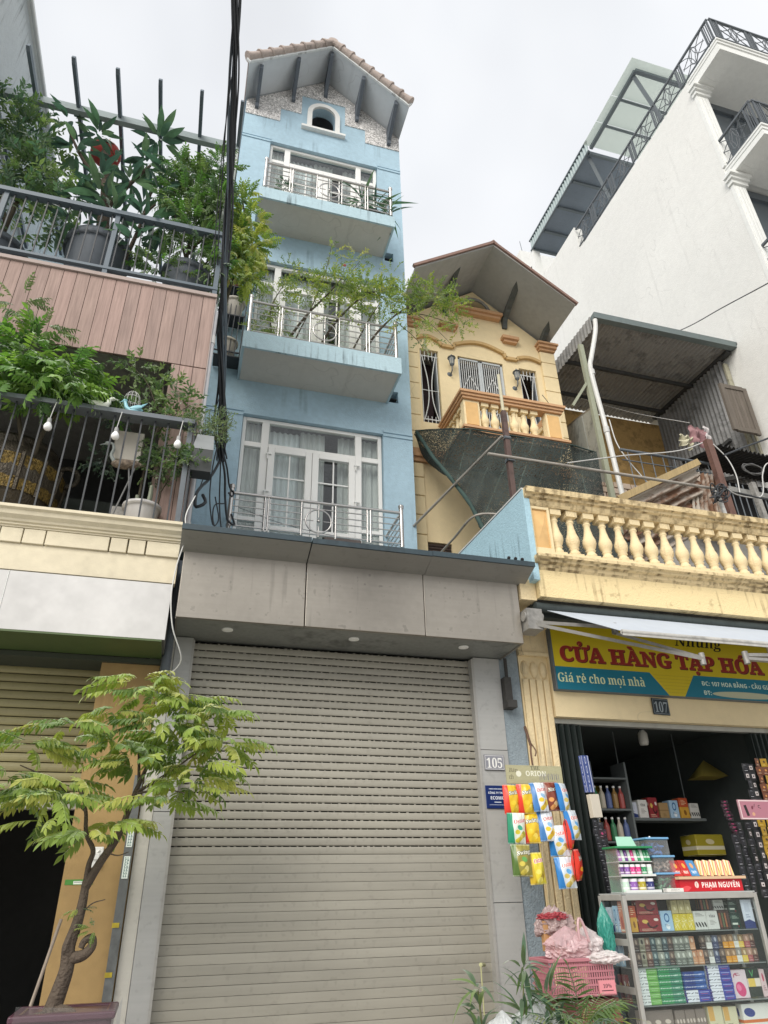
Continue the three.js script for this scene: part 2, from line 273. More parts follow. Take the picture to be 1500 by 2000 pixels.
const LG = {
  frond: [0, 1, 2].map(() => pinnate(0.27, 5, 0.105, 0.042, 0.35, LR)), airy: [0, 1, 2, 3].map((_, i) => pinnate(0.24 + 0.03 * i, 7, 0.078, 0.030, 0.16 + 0.05 * i, LR)),
  frondS: [0, 1, 2].map(() => pinnate(0.20, 6, 0.06, 0.024, 0.3, LR)),
  frondL: [0, 1, 2].map(() => pinnate(0.34, 6, 0.12, 0.05, 0.35, LR)),
  fine: [0, 1, 2].map(() => sprig(0.16, 8, 0.045, 0.020, LR)),
  citrus: [0, 1, 2].map(() => sprig(0.14, 7, 0.075, 0.036, LR)),
  oval: [0, 1, 2].map(() => sprig(0.22, 8, 0.12, 0.05, LR)),
  big: [blade(0.36, 0.095, 0.25, 0.35, 5), blade(0.42, 0.11, 0.2, 0.5, 5), blade(0.30, 0.085, 0.3, 0.2, 5)],
  strap: [blade(0.55, 0.06, 0.3, 0.55, 6, 0.9), blade(0.45, 0.05, 0.35, 0.35, 6, 0.9), blade(0.62, 0.07, 0.25, 0.8, 6, 0.9)],
  palm: [0, 1].map(() => pinnate(0.5, 11, 0.2, 0.016, 0.45, LR)),
};
const potShape = (r, h, rim = 0.015) => lathe([[0.001, 0], [r * 0.72, 0], [r * 0.95, h * 0.9], [r + rim, h * 0.9], [r + rim, h], [r - 0.012, h], [r * 0.93, h * 0.9], [0.001, h * 0.88]], 22);
// ---------------------------------------------------------------- lettering with Vietnamese marks
const PLAIN = new Set('ÀÁÂÃÈÉÊÌÍÒÓÔÕÙÚÝàáâãèéêìíòóôõùúýĂăĐđ'.split(''));
function vtext(c, str, x, y, em, { align = 'center', stroke, lw = 0 } = {}) {
  const items = [...str].map(ch => {
    if (ch.charCodeAt(0) < 128 || PLAIN.has(ch)) return { b: ch, m: [] };
    const d = [...ch.normalize('NFD')]; let b = d[0], m = d.slice(1);
    for (const k of ['\u0302', '\u0306']) if (m.includes(k)) { b = (b + k).normalize('NFC'); m = m.filter(q => q !== k); }
    return { b, m };
  });
  const ws = items.map(i => c.measureText(i.b).width), W = ws.reduce((a, b) => a + b, 0);
  let px = align === 'center' ? x - W / 2 : x; const al = c.textAlign; c.textAlign = 'left';
  const upper = b => b !== b.toLowerCase();
  items.forEach((it, k) => {
    const w = ws[k], cx = px + w / 2, top = y - em * (upper(it.b) ? 0.80 : 0.58), extra = /[ÂĂÊÔâăêô]/.test(it.b) ? em * 0.13 : 0;
    const marks = () => { for (const q of it.m) { c.beginPath();
      if (q === '\u0323') { c.arc(cx, y + em * 0.17, em * 0.065, 0, 7); if (stroke) { c.stroke(); return; } c.fill(); continue; }
      if (q === '\u0309') { c.moveTo(cx - em * 0.07, top - extra - em * 0.10); c.quadraticCurveTo(cx + em * 0.02, top - extra - em * 0.22, cx + em * 0.07, top - extra - em * 0.11); c.quadraticCurveTo(cx + em * 0.07, top - extra - em * 0.05, cx, top - extra - em * 0.01); }
      if (q === '\u0301') { c.moveTo(cx - em * 0.03 + (extra ? em * 0.12 : 0), top - extra * 0.6); c.lineTo(cx + em * 0.09 + (extra ? em * 0.12 : 0), top - extra * 0.6 - em * 0.13); }
      if (q === '\u0300') { c.moveTo(cx + em * 0.03, top - extra); c.lineTo(cx - em * 0.09, top - extra - em * 0.13); }
      if (q === '\u031B') { const hx = px + w * 0.90, hy = y - em * (upper(it.b) ? 0.64 : 0.42); c.moveTo(hx, hy); c.quadraticCurveTo(hx + em * 0.14, hy - em * 0.02, hx + em * 0.12, hy - em * 0.16); }
      const l0 = c.lineWidth, s0 = c.strokeStyle; c.lineWidth = stroke ? l0 + em * 0.06 : em * 0.075; if (!stroke) c.strokeStyle = c.fillStyle; c.lineCap = 'round'; c.stroke(); c.lineWidth = l0; c.strokeStyle = s0; } };
    if (stroke) c.strokeText(it.b, px, y); else c.fillText(it.b, px, y); marks(); px += w;
  });
  c.textAlign = al; return W;
}
function vwidth(c, str) { return [...str].reduce((s, ch) => { if (ch.charCodeAt(0) < 128 || PLAIN.has(ch)) return s + c.measureText(ch).width; const d = [...ch.normalize('NFD')]; let b = d[0]; for (const k of ['\u0302', '\u0306']) if (d.includes(k)) b = (b + k).normalize('NFC'); return s + c.measureText(b).width; }, 0); }
// ---------------------------------------------------------------- the ground
add(scene, 'ground', bx(-600, 600, -0.6, -0.16, -600, 600), mat('earth', [0.36, 0.35, 0.32], { map: TX.blotch }), { kind: 'structure', label: 'bare ground around the street' });
add(scene, 'road', bx(-200, 200, -0.159, -0.12, 8.6, 14.2), M.asphalt, { kind: 'structure' });
add(scene, 'pavement', bx(-200, 200, -0.155, 0, -1.2, 8.45), mat('pale_paving', [0.52, 0.50, 0.465], { map: TX.blotch }), { kind: 'structure' });
add(scene, 'kerb', bx(-200, 200, -0.155, 0.004, 8.45, 8.6), mat('kerb_stone', [0.42, 0.41, 0.39], { map: TX.blotch }), { kind: 'structure' });
// ---------------------------------------------------------------- the tall blue house, number 105
const blue = thing('townhouse', 'tall narrow light blue townhouse with three steel railed balconies and tiled gable', 'house', [1.65, 0, -3.05]);
{
  const arch = []; for (let i = 0; i <= 14; i++) { const a = Math.PI * i / 14; arch.push([1.635 + 0.285 * Math.cos(a), 18.32 + 0.32 * Math.sin(a)]); }
  const archHole = [[1.35, 17.7], [1.92, 17.7], ...arch];
  const wins = [[6.25, 9.08], [10.25, 12.98], [14.15, 16.88]];
  const vents = [[3.10, 3.30, 9.85, 10.12], [3.10, 3.30, 13.72, 13.98]];
  add(blue, 'wall', [
    extr([[-0.22, 4.62], [3.55, 4.62], [3.55, 18.2], [1.65, 19.79], [-0.22, 18.2]], 0.22, -3.27, [...wins.map(([a, b]) => rect(0.43, 2.98, a, b)), archHole, ...vents.map(v => rect(...v))]),
    bx(-0.22, -0.02, 0, 18.25, -14, -3.27), bx(3.35, 3.55, 0, 18.25, -14, -3.27), bx(-0.22, 3.55, 0, 18.25, -14.2, -14),
    bx(-0.22, 0.0, 0, 4.62, -3.27, -0.12), bx(3.38, 3.55, 0, 4.62, -3.27, -0.12),
  ], M.blue);
  add(blue, 'floor_slab', [5.9, 9.85, 13.75, 17.2].map(y => bx(-0.02, 3.35, y, y + 0.28, -14, -3.27)).concat([bx(0, 3.38, 4.45, 4.6, -3.27, 0.3), bx(-0.02, 3.35, 4.45, 4.6, -14, -3.27)]), M.concrete);
  for (const v of vents) add(blue, 'vent_opening', [bx(v[0], v[1], v[2], v[3], -3.4, -3.29), bx(v[0] + 0.02, v[1] - 0.02, v[2] + 0.1, v[2] + 0.12, -3.2, -3.08)], M.dark);
  // pebbledash field of the gable, stepping round the arched attic opening
  add(blue, 'pebbledash', extr([[-0.215, 17.7], [0.6, 17.7], [0.6, 18.2], [1.09, 18.2], [1.09, 18.95], [2.17, 18.95], [2.17, 18.2], [2.68, 18.2], [2.68, 17.7], [3.545, 17.7], [3.545, 18.2], [1.65, 19.79], [-0.215, 18.2]], 0.02, -3.05),
    mat('pebbledash', [1.45, 1.42, 1.40], { map: TX.pebble, bump: 0.02, rough: 0.95 }));
  // white arch surround, with a sill
  const ring = []; for (let i = 0; i <= 14; i++) { const a = Math.PI * i / 14; ring.push([1.635 + 0.40 * Math.cos(a), 18.32 + 0.44 * Math.sin(a)]); }
  add(blue, 'arch_surround', extr([[1.235, 17.7], [1.35, 17.7], ...[...arch].reverse(), [1.92, 17.7], [2.035, 17.7], ...ring], 0.06, -3.05), M.white);
  add(blue, 'arch_sill', bx(1.1, 2.17, 17.63, 17.7, -3.15, -2.95), M.white);
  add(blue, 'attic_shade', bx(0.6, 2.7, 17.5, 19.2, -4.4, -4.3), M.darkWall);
  // belt grooves beside the window heads
  for (const y of [9.07, 16.87]) for (const [a, b] of [[-0.22, 0.43], [2.98, 3.55]])
    add(blue, 'belt_moulding', [bx(a, b, y - 0.04, y + 0.015, -3.05, -3.03), bx(a, b, y + 0.045, y + 0.10, -3.05, -3.03)], M.blue);
  // roof
  const th = 0.10, roofL = [[-0.26, 18.22], [1.65, 19.82], [3.56, 18.22], [3.56, 18.22 + th], [1.65, 19.82 + th], [-0.26, 18.22 + th]];
  const roof = add(blue, 'roof', profZ(roofL, -14.3, -2.22), mat('roof_soffit', [0.66, 0.70, 0.74], { map: TX.plain }));
  const bargeM = mat('barge_white', [0.74, 0.77, 0.78], { map: TX.streak });
  add(roof, 'barge_board', [bar([-0.28, 18.27, -2.19], [1.65, 19.89, -2.19], 0.05, 0.14, Math.PI / 2).translate(0, 0, 0), bar([3.58, 18.27, -2.19], [1.65, 19.89, -2.19], 0.05, 0.14, Math.PI / 2)], bargeM);
  // verge tiles, row by row up both slopes
  const tileG = boxUV(new THREE.CylinderGeometry(0.115, 0.10, 0.36, 10, 1, true, -Math.PI / 2, Math.PI).rotateX(Math.PI / 2 * 0));
  for (const s of [-1, 1]) {
    const L = Math.hypot(1.95, 1.63), n = 8, dir = [(-s) * 1.95 / L, 1.63 / L], x0 = s < 0 ? -0.30 : 3.60;
    for (let i = 0; i < n; i++) {
      const t0 = i * L / n, a = [x0 + dir[0] * t0, 18.33 + dir[1] * t0 + 0.03, -2.16], b = [x0 + dir[0] * (t0 + L / n + 0.05), 18.33 + dir[1] * (t0 + L / n + 0.05), -2.16];
      add(roof, 'tile', [rod(a, b, 0.105, 0.085, 10), rod([a[0], a[1], a[2]], [a[0] + dir[0] * 0.05, a[1] + dir[1] * 0.05, a[2]], 0.122, 0.118, 10)], M.roofTile);
    }
    // courses behind the verge, joined: they cannot be seen from the street
    const course = []; for (let i = 0; i < n; i++) { const t0 = i * L / n + 0.02, t1 = t0 + L / n + 0.06; course.push(quad([x0 + dir[0] * t0, 18.35 + dir[1] * t0, -2.2], [x0 + dir[0] * t0, 18.40 + dir[1] * t0, -14.2], [x0 + dir[0] * t1, 18.37 + dir[1] * t1, -14.2], [x0 + dir[0] * t1, 18.37 + dir[1] * t1, -2.2], 0.02)); }
    add(roof, 'tile_courses', course, M.roofTile, { kind: 'stuff' });
  }
  add(roof, 'ridge_tile', rod([1.65, 19.97, -14.2], [1.65, 19.97, -2.1], 0.12, 0.12, 12), M.roofTile);
  // eave brackets under the gable
  for (const [x, yt, yb] of [[0.03, 18.42, 17.92], [0.87, 19.15, 18.55], [1.66, 19.78, 19.1], [2.46, 19.12, 18.42], [3.27, 18.46, 17.8]])
    add(blue, 'eave_bracket', [extr([[0, yb], [0.08, yb], [0.10, yb + 0.1], [0.74, yt - 0.12], [0.76, yt], [0.02, yt - 0.05], [0, yt - 0.1]], 0.085, -0.0425).rotateY(-Math.PI / 2).translate(x, 0, -3.03)], mat('bracket_slate', [0.14, 0.165, 0.20], { map: TX.wood }));

  // windows: door sets in the recesses
  const pleat = (x0, x1, y0, y1, z) => { const n = Math.round((x1 - x0) / 0.05), pos = [], s = new THREE.PlaneGeometry(x1 - x0, y1 - y0, n * 3, 1); const p = s.attributes.position; for (let i = 0; i < p.count; i++) p.setZ(i, 0.022 * Math.sin(p.getX(i) * Math.PI * 2 / 0.11 + 0.8 * Math.sin(p.getX(i) * 9))); s.computeVertexNormals(); return s.translate((x0 + x1) / 2, (y0 + y1) / 2, z); };
  const frameSet = (y0, y1, k) => {
    const z0 = -3.21, z1 = -3.13, tb = y1 - 0.56, sb = y1 - 0.55;
    const F = (a, b, c, d) => rbx(a, b, c, d, z0, z1, 0.008, 1);
    const w = add(blue, 'door_set', [F(0.44, 0.50, y0, y1), F(2.90, 2.97, y0, y1), F(0.50, 2.90, y1 - 0.07, y1), F(0.78, 0.91, y0, y1 - 0.07), F(2.47, 2.59, y0, y1 - 0.07), F(0.91, 2.47, tb - 0.02, tb + 0.05),
      F(0.50, 0.78, sb - 0.06, sb + 0.04), F(2.59, 2.90, sb - 0.06, sb + 0.04), F(0.50, 0.78, y0, y0 + 0.08), F(2.59, 2.90, y0, y0 + 0.08), F(0.5, 0.78, y0 + 0.75, y0 + 0.83), F(2.59, 2.9, y0 + 0.75, y0 + 0.83)], M.upvc);
    const P = (a, b, c, d, z = -3.17) => add(w, 'pane', bx(a, b, c, d, z - 0.003, z + 0.003), M.glass);
    P(0.50, 0.78, sb + 0.04, y1 - 0.07); P(2.59, 2.90, sb + 0.04, y1 - 0.07); P(0.5, 0.78, y0 + 0.83, sb - 0.06); P(2.59, 2.9, y0 + 0.83, sb - 0.06); P(0.91, 2.47, tb + 0.05, y1 - 0.07);
    P(0.5, 0.78, y0 + 0.08, y0 + 0.75); P(2.59, 2.9, y0 + 0.08, y0 + 0.75);
    for (const [a, b] of [[0.915, 1.687], [1.693, 2.465]]) {
      const dz = 0.03, G = (p, q, r, s, zz = 0) => rbx(p, q, r, s, z0 + dz, z1 + dz + zz, 0.01, 1);
      add(w, 'door_leaf', [G(a, a + 0.115, y0, tb - 0.02), G(b - 0.115, b, y0, tb - 0.02), G(a + 0.115, b - 0.115, tb - 0.13, tb - 0.02), G(a + 0.115, b - 0.115, y0, y0 + 0.45), G(a + 0.115, b - 0.115, y0 + 0.62, y0 + 0.70)], M.upvc);
      add(w, 'muntin', [bx((a + b) / 2 - 0.012, (a + b) / 2 + 0.012, y0 + 0.70, tb - 0.13, -3.165, -3.14), bx(a + 0.115, b - 0.115, tb - 0.62, tb - 0.596, -3.166, -3.139)], M.upvc);
      P(a + 0.115, b - 0.115, y0 + 0.70, tb - 0.13, -3.175); P(a + 0.115, b - 0.115, y0 + 0.45, y0 + 0.62, -3.175);
    }
    if (k === 0) for (const [x, s] of [[0.905, 1], [2.475, -1]]) for (const y of [tb - 0.2, tb - 0.95, y0 + 0.5])
      add(w, 'door_hinge', [rbx(x - 0.03, x + 0.10 * 1 - 0.03, y, y + 0.035, z1 + 0.02, z1 + 0.06, 0.01), rod([x, y - 0.09, z1 + 0.04], [x, y + 0.02, z1 + 0.04], 0.013)], M.upvc);
    for (const [a, b] of [[0.46, 0.95], [1.5, 1.95], [2.2, 2.95]]) add(w, 'curtain', pleat(a, b, y0, y1, -3.32 - 0.05 * (a > 1)), M.curtain, { keepUV: true });
    add(w, 'curtain', pleat(0.9, 1.5, y0, y1 - 0.05, -3.4), mat('net_curtain', [0.78, 0.80, 0.80], { rough: 0.95 }), { keepUV: true });
  };
  wins.forEach(([a, b], k) => frameSet(a, b - 0.01, k));
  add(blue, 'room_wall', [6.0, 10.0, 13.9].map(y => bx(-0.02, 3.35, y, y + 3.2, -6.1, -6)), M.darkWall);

  // balconies: slab with fascia and soffit, and a stainless railing
  const rail = (y0, y1, z, x0, x1, k) => {
    const r = add(blue, 'balcony_railing', [rod([x0, y1, z], [x1, y1, z], 0.026, 0.026, 10), rod([x0, y0 + 0.04, z], [x1, y0 + 0.04, z], 0.014), rod([x0, y1, z], [x0, y1, -3.05], 0.024), rod([x1, y1, z], [x1, y1, -3.05], 0.024)], M.steel);
    const W = x1 - x0, fx = [0.19, 0.21, 0.40, 0.60, 0.79, 0.81].map(f => x0 + W * f);
    for (const x of [x0, x1]) { add(r, 'corner_post', [rod([x, y0 - 0.02, z], [x, y1 + 0.09, z], 0.034, 0.034, 12)], M.steel); add(r, 'post_finial', [new THREE.SphereGeometry(0.045, 12, 8).scale(1, 0.7, 1).translate(x, y1 + 0.12, z), new THREE.CylinderGeometry(0.045, 0.04, 0.03, 12).translate(x, y1 + 0.09, z)], M.steel); }
    for (const x of fx) add(r, 'baluster', rod([x, y0, z], [x, y1, z], 0.016), M.steel);
    const H = y1 - y0 - 0.04;
    for (let i = 1; i < 5; i++) { const y = y0 + 0.04 + H * i / 5; for (const [a, b] of [[x0, fx[0]], [fx[1], fx[2]], [fx[3], fx[4]], [fx[5], x1]]) add(r, 'rail_bar', rod([a, y, z], [b, y, z], 0.010), M.steel); }
    for (let i = 1; i < 5; i++) { const y = y0 + 0.04 + H * i / 5; for (const x of [x0, x1]) add(r, 'side_bar', rod([x, y, z], [x, y, -3.05], 0.010), M.steel); }
    const cx = (fx[2] + fx[3]) / 2, cy = y0 + 0.04 + H * 0.42, R = Math.min(0.21, H * 0.36);
    add(r, 'ring', [new THREE.TorusGeometry(R, 0.014, 8, 28).translate(cx, cy, z), rod([cx, y0, z], [cx, cy - R * 0.45, z], 0.010), rod([cx, cy + R * 0.3, z], [cx, y1, z], 0.010), rod([fx[2], cy, z], [cx - R * 0.4, cy, z], 0.008), rod([cx + R * 0.4, cy, z], [fx[3], cy, z], 0.008), new THREE.SphereGeometry(0.03, 10, 8).translate(cx, cy, z), rod([fx[2], y0 + 0.04 + H * 0.8, z], [fx[3], y0 + 0.04 + H * 0.8, z], 0.010)], M.steel);
  };
  const fasciaM = mat('balcony_fascia', [0.47, 0.63, 0.70], { map: TX.streak, bump: 0.004 });
  for (const [y0, y1, z] of [[9.80, 10.15, -2.24], [13.78, 14.08, -2.30]]) {
    const s = add(blue, 'balcony_slab', bx(0.30, 3.05, y0 + 0.012, y1, -3.05, z + 0.05), M.soffit);
    add(s, 'fascia', [bx(0.30, 3.05, y0, y1 + 0.01, z + 0.05, z + 0.09), bx(0.26, 0.30, y0, y1 + 0.01, -3.05, z + 0.09), bx(3.05, 3.09, y0, y1 + 0.01, -3.05, z + 0.09)], fasciaM);
  }
  add(blue, 'balcony_slab', bx(0.26, 3.09, 5.9, 6.28, -3.05, -2.1), fasciaM);
  rail(6.36, 6.95, -2.2, 0.34, 3.0, 0); rail(10.2, 10.93, -2.22, 0.34, 3.02, 1); rail(14.15, 14.9, -2.24, 0.36, 3.02, 2);

  // ---- street front: metal jambs, fascia box, visor
  const jM = mat('jamb_metal', [0.48, 0.48, 0.465], { map: TX.metal, rough: 0.5, metal: 0.15 });
  add(blue, 'jamb_panel', [bx(-0.135, 0.033, 0, 2.3, -0.12, 0.02), bx(-0.135, 0.033, 2.306, 3.92, -0.12, 0.02)], jM);
  add(blue, 'jamb_panel', [bx(-0.25, -0.139, 0, 3.92, -0.12, 0.012)], mat('jamb_pale', [0.60, 0.58, 0.52], { map: TX.metal, rough: 0.55 }));
  add(blue, 'jamb_panel', [bx(3.06, 3.37, 0, 1.53, -0.12, 0.02), bx(3.06, 3.37, 1.536, 2.93, -0.12, 0.02), bx(3.06, 3.37, 2.936, 3.92, -0.12, 0.02)], jM);
  add(blue, 'party_wall_face', bx(3.376, 3.61, 0, 4.6, -0.12, 0.006), mat('stained_blue_grey', [0.30, 0.36, 0.40], { map: TX.grime, bump: 0.006 }));
  add(blue, 'guide_rail', bx(3.03, 3.058, 0, 3.9, -0.1, 0.03), M.metalGrey); add(blue, 'guide_rail', bx(0.028, 0.05, 0, 3.9, -0.1, 0.026), M.metalGrey);
  const fx = [-0.16, 1.055, 2.305, 3.41];
  for (let i = 0; i < 3; i++) add(blue, 'fascia_panel', rbx(fx[i] + 0.004, fx[i + 1] - 0.004, 3.92, 4.6, 0.56, 0.6 + 0.008 * (i === 1), 0.006, 1), M.metalPanel);
  add(blue, 'fascia_return', [bx(-0.16, -0.14, 3.92, 4.6, -0.12, 0.555), bx(3.39, 3.41, 3.92, 4.6, -0.12, 0.555)], M.metalPanel);
  const sof = add(blue, 'soffit', bx(-0.14, 3.39, 3.93, 3.95, -0.12, 0.556), mat('soffit_metal', [0.27, 0.28, 0.265], { map: TX.grime, rough: 0.5, metal: 0.2 }));
  for (const [x, z] of [[0.34, 0.32], [1.62, 0.32], [2.83, 0.32]]) { add(sof, 'downlight', [lathe([[0.028, 0], [0.045, 0], [0.055, 0.004], [0.055, 0.014], [0.03, 0.02], [0.026, 0.012], [0.028, 0]]).rotateX(Math.PI).translate(x, 3.935, z), new THREE.CylinderGeometry(0.028, 0.028, 0.004, 14).translate(x, 3.922, z)], M.upvc); }
  const visM = mat('visor_metal', [0.30, 0.295, 0.275], { map: TX.metal, rough: 0.45, metal: 0.3 }), edgeM = mat('visor_edge', [0.035, 0.06, 0.075], { rough: 0.5, map: TX.grime });
  for (const [a, b, d] of [[-0.20, 1.05, 0.0], [1.06, 2.32, 0.012], [2.325, 3.50, 0.004]]) {
    const v = add(blue, 'visor_panel', quad([a, 4.602, 0.58], [b, 4.602, 0.58], [b, 4.71 - d, 0.86 + d], [a, 4.71 - d, 0.86 + d], 0.012), visM);
    add(v, 'visor_edge', [bx(a, b, 4.70 - d, 4.755 - d, 0.855 + d, 0.885 + d), quad([a, 4.76 - d, 0.88], [b, 4.76 - d, 0.88], [b, 4.64, 0.3], [a, 4.64, 0.3], -0.01)], edgeM);
  }
  add(blue, 'seam_bolt', [0, 1, 2].map(i => new THREE.SphereGeometry(0.02, 8, 6).translate(3.22 + i * 0.08, 4.79, 0.84)), M.dark);
  const brk = add(blue, 'camera_bracket', [bx(3.38, 3.46, 3.42, 3.7, 0.006, 0.10), bx(3.37, 3.48, 3.36, 3.44, 0.006, 0.15), rod([3.43, 3.7, 0.06], [3.43, 3.92, 0.06], 0.02)], mat('burnt_metal', [0.06, 0.058, 0.055], { map: TX.grime }));
}
// the roller shutter is one door made of slats
{
  const sh = thing('roller_shutter', 'closed grey beige roller shutter with slotted upper slats under steel fascia', 'shutter', [1.54, 0, -0.06]);
  add(sh, 'shutter_box', [bx(0.05, 3.03, 0, 3.92, -0.16, -0.13)], M.dark);
  const slatM = [0, 1, 2].map(i => mat('slat_' + i, [[0.375, 0.355, 0.298], [0.355, 0.337, 0.284], [0.392, 0.372, 0.314]][i], { map: TX.metal, rough: 0.5, metal: 0.1 }));
  const flatSlat = h => boxUV(prof([[-0.008, 0], [-0.0008, 0.0012], [0.0, h * 0.2], [0.0004, h * 0.5], [0.0, h * 0.8], [-0.0008, h - 0.0012], [-0.008, h]], -1.49, 1.49));
  const slat = h => boxUV(prof([[-0.014, 0], [-0.003, 0.003], [0.0, h * 0.2], [0.001, h * 0.5], [0.0, h * 0.8], [-0.003, h - 0.003], [-0.014, h]], -1.49, 1.49));
  const shift = (g, i) => { g = g.clone(); const uv = g.attributes.uv; for (let k = 0; k < uv.count; k++) uv.setXY(k, uv.getX(k) + i * 0.37, uv.getY(k) + i * 0.211); return g; };
  const gA = [0, 1, 2, 3, 4, 5].map(i => shift(slat(0.066), i)), gB = [0, 1, 2, 3, 4, 5].map(i => shift(flatSlat(0.0738), i)), tooth = []; 
  rnd = mulberry(321);
  for (let i = 0; i < 52; i++) {
    const y = 3.905 - (i + 1) * 0.075, open = i < 26;
    const s = put(sh, 'slat', (open ? gA : gB)[Math.floor(rnd() * 6)], slatM[Math.floor(rnd() * 3)], [1.54, y, -0.06 + rr(-0.0015, 0.0015)], [rr(-0.012, 0.012), 0, rr(-0.0006, 0.0006)]);
    if (open) for (let x = 0.08; x < 3.0; x += rr(0.05, 0.09)) tooth.push(bx(x, x + rr(0.006, 0.03), y + 0.064, y + rr(0.069, 0.0755), -0.078, -0.066));
  }
  add(sh, 'slot_bridges', tooth, slatM[1], { kind: 'stuff' });
}
// ---------------------------------------------------------------- the left neighbour with timber boards, balcony and roof garden
const left = thing('terrace_house', 'left house with pink brown boards, dark loggia balcony and roof garden pergola', 'house', [-2.4, 0, 0]);
{
  const X0 = -4.7, X1 = -0.21;
  add(left, 'wall', [bx(X1 - 0.15, X1, 3.6, 8.6, -9, -0.03), bx(X0, X0 + 0.2, 0, 8.6, -9, -0.35), bx(X0, X1, 0, 8.6, -9.2, -9), bx(X1 - 0.15, X1 - 0.002, 0, 3.6, -9, -0.36)], M.concrete);
  add(left, 'floor_slab', [bx(X0, X1, 4.7, 4.93, -9, 0.36), bx(X0, X1 - 0.16, 7.42, 7.6, -9, -0.06), bx(X0, X1, 8.45, 8.62, -9, -0.04)], M.concrete);
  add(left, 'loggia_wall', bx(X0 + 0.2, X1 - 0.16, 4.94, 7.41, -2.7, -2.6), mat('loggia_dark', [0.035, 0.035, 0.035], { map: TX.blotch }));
  add(left, 'loggia_beam', bx(X0 + 0.2, -0.6, 5.55, 5.95, -1.3, -1.1), mat('dark_green_timber', [0.045, 0.055, 0.05], { map: TX.wood }));
  const boardMs = [M.pink, M.pink2, M.pink3]; rnd = mulberry(17);
  for (let x = X1; x > X0; x -= 0.156) {
    add(left, 'board', rbx(x - 0.151, x, 7.40, 8.60, -0.03, rr(0, 0.004), 0.003, 1), boardMs[Math.floor(rnd() * 3)]);
    if (x > -0.6) add(left, 'board', rbx(Math.max(x - 0.151, -0.62), x, 4.95, 7.385, -0.03, rr(0, 0.004), 0.003, 1), boardMs[Math.floor(rnd() * 3)]);
  }
  add(left, 'board_backing', [bx(X0, X1, 7.42, 8.6, -0.055, -0.034), bx(-0.6, X1 - 0.004, 4.94, 7.4, -0.055, -0.034)], M.dark);
  add(left, 'board_cap', [bx(X0, X1 + 0.015, 8.605, 8.66, -0.06, 0.03), bx(X1 + 0.002, X1 + 0.014, 4.95, 8.6, -0.06, 0.012)], mat('cap_pale', [0.46, 0.38, 0.35], { map: TX.metal }));
  // concrete cornice and fascia over the shop
  add(left, 'cornice', prof([[0.0, 4.935], [0.56, 4.935], [0.56, 4.905], [0.53, 4.89], [0.52, 4.85], [0.48, 4.82], [0.47, 4.80], [0.45, 4.795], [0.45, 4.775], [0.43, 4.77], [0.43, 4.755], [0.0, 4.755]], X0, X1), M.cream);
  const den = [[-4.7, -2.36], [-2.34, -1.99], [-1.97, -1.62], [-1.60, -1.07 + 0.28], [-0.78, -0.62], [-0.60, -0.44], [-0.42, X1]];
  const den2 = [[-4.7, -2.4], [-2.39, -1.86], [-1.85, -1.66], [-1.65, -1.46], [-1.45, -0.88], [-0.865, -0.71], [-0.695, -0.54], [-0.525, X1]];
  for (const [a, b] of den2) add(left, 'frieze_block', rbx(a, b, 4.60, 4.75, 0.36, 0.425, 0.006, 1), M.cream);
  add(left, 'fascia_band', bx(X0, X1, 4.33, 4.598, 0.30, 0.40), M.cream);
  add(left, 'fascia_band', bx(X0, X1, 4.60, 4.75, 0.28, 0.36), M.cream);
  add(left, 'fascia_underside', bx(X0, X1 - 0.02, 4.22, 4.33, -0.2, 0.34), M.concrete);
  const boxM = mat('white_board', [0.72, 0.71, 0.70], { map: TX.blotch, rough: 0.5 });
  const sb = add(left, 'fascia_box', [bx(X0, X1 - 0.02, 3.70, 4.235, 0.05, 0.586)], mat('box_side', [0.16, 0.16, 0.15], { map: TX.metal }));
  for (const [a, b] of [[X0, -1.645], [-1.635, X1 - 0.015]]) add(sb, 'box_panel', bx(a, b, 3.69, 4.235, 0.588, 0.602), boxM);
  add(sb, 'box_seam', bx(-1.643, -1.637, 3.69, 4.235, 0.588, 0.606), M.white);
  add(left, 'green_soffit', bx(X0, X1 - 0.04, 3.672, 3.69, 0.06, 0.60), mat('green_panel', [0.095, 0.145, 0.05], { rough: 0.45, map: TX.blotch }));
  add(left, 'dark_soffit', bx(X0, X1 - 0.04, 3.62, 3.668, -0.36, 0.056), mat('olive_dark', [0.06, 0.07, 0.05], { map: TX.metal }));
  // ochre pier beside the shop
  add(left, 'pier', bx(-0.79, -0.256, 0, 3.62, -0.4, 0), mat('ochre_render', [0.43, 0.285, 0.12], { map: TX.dirty, bump: 0.001 }));
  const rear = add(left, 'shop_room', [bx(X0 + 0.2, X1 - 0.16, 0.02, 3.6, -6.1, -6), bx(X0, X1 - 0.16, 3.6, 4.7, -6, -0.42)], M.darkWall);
  // balcony railing
  const rl = add(left, 'balcony_railing', [bx(X0, -0.235, 6.245, 6.30, 0.27, 0.43)], M.greyIron);
  for (let x = -0.375; x > X0; x -= 0.14) add(rl, 'baluster', bar([x, 4.93, 0.36], [x, 6.245, 0.36], 0.016), M.blackIron);
  add(rl, 'end_post', bx(-0.30, -0.245, 4.94, 6.245, 0.30, 0.38), M.greyIron);
  add(rl, 'end_post', bx(-0.235, -0.215, 4.94, 6.29, 0.0, 0.40), M.blackIron);
  add(rl, 'bar_foot', Array.from({ length: 32 }, (_, i) => bx(-0.375 - i * 0.14 - 0.014, -0.375 - i * 0.14 + 0.014, 4.936, 4.95, 0.345, 0.375)), M.upvc, { kind: 'stuff' });
  // roof rail
  const rr2 = add(left, 'roof_railing', [bx(X0, -0.2, 9.78, 9.85, -0.05, 0.05), bx(X0, -0.2, 8.74, 8.78, -0.03, 0.03)], M.blueIron);
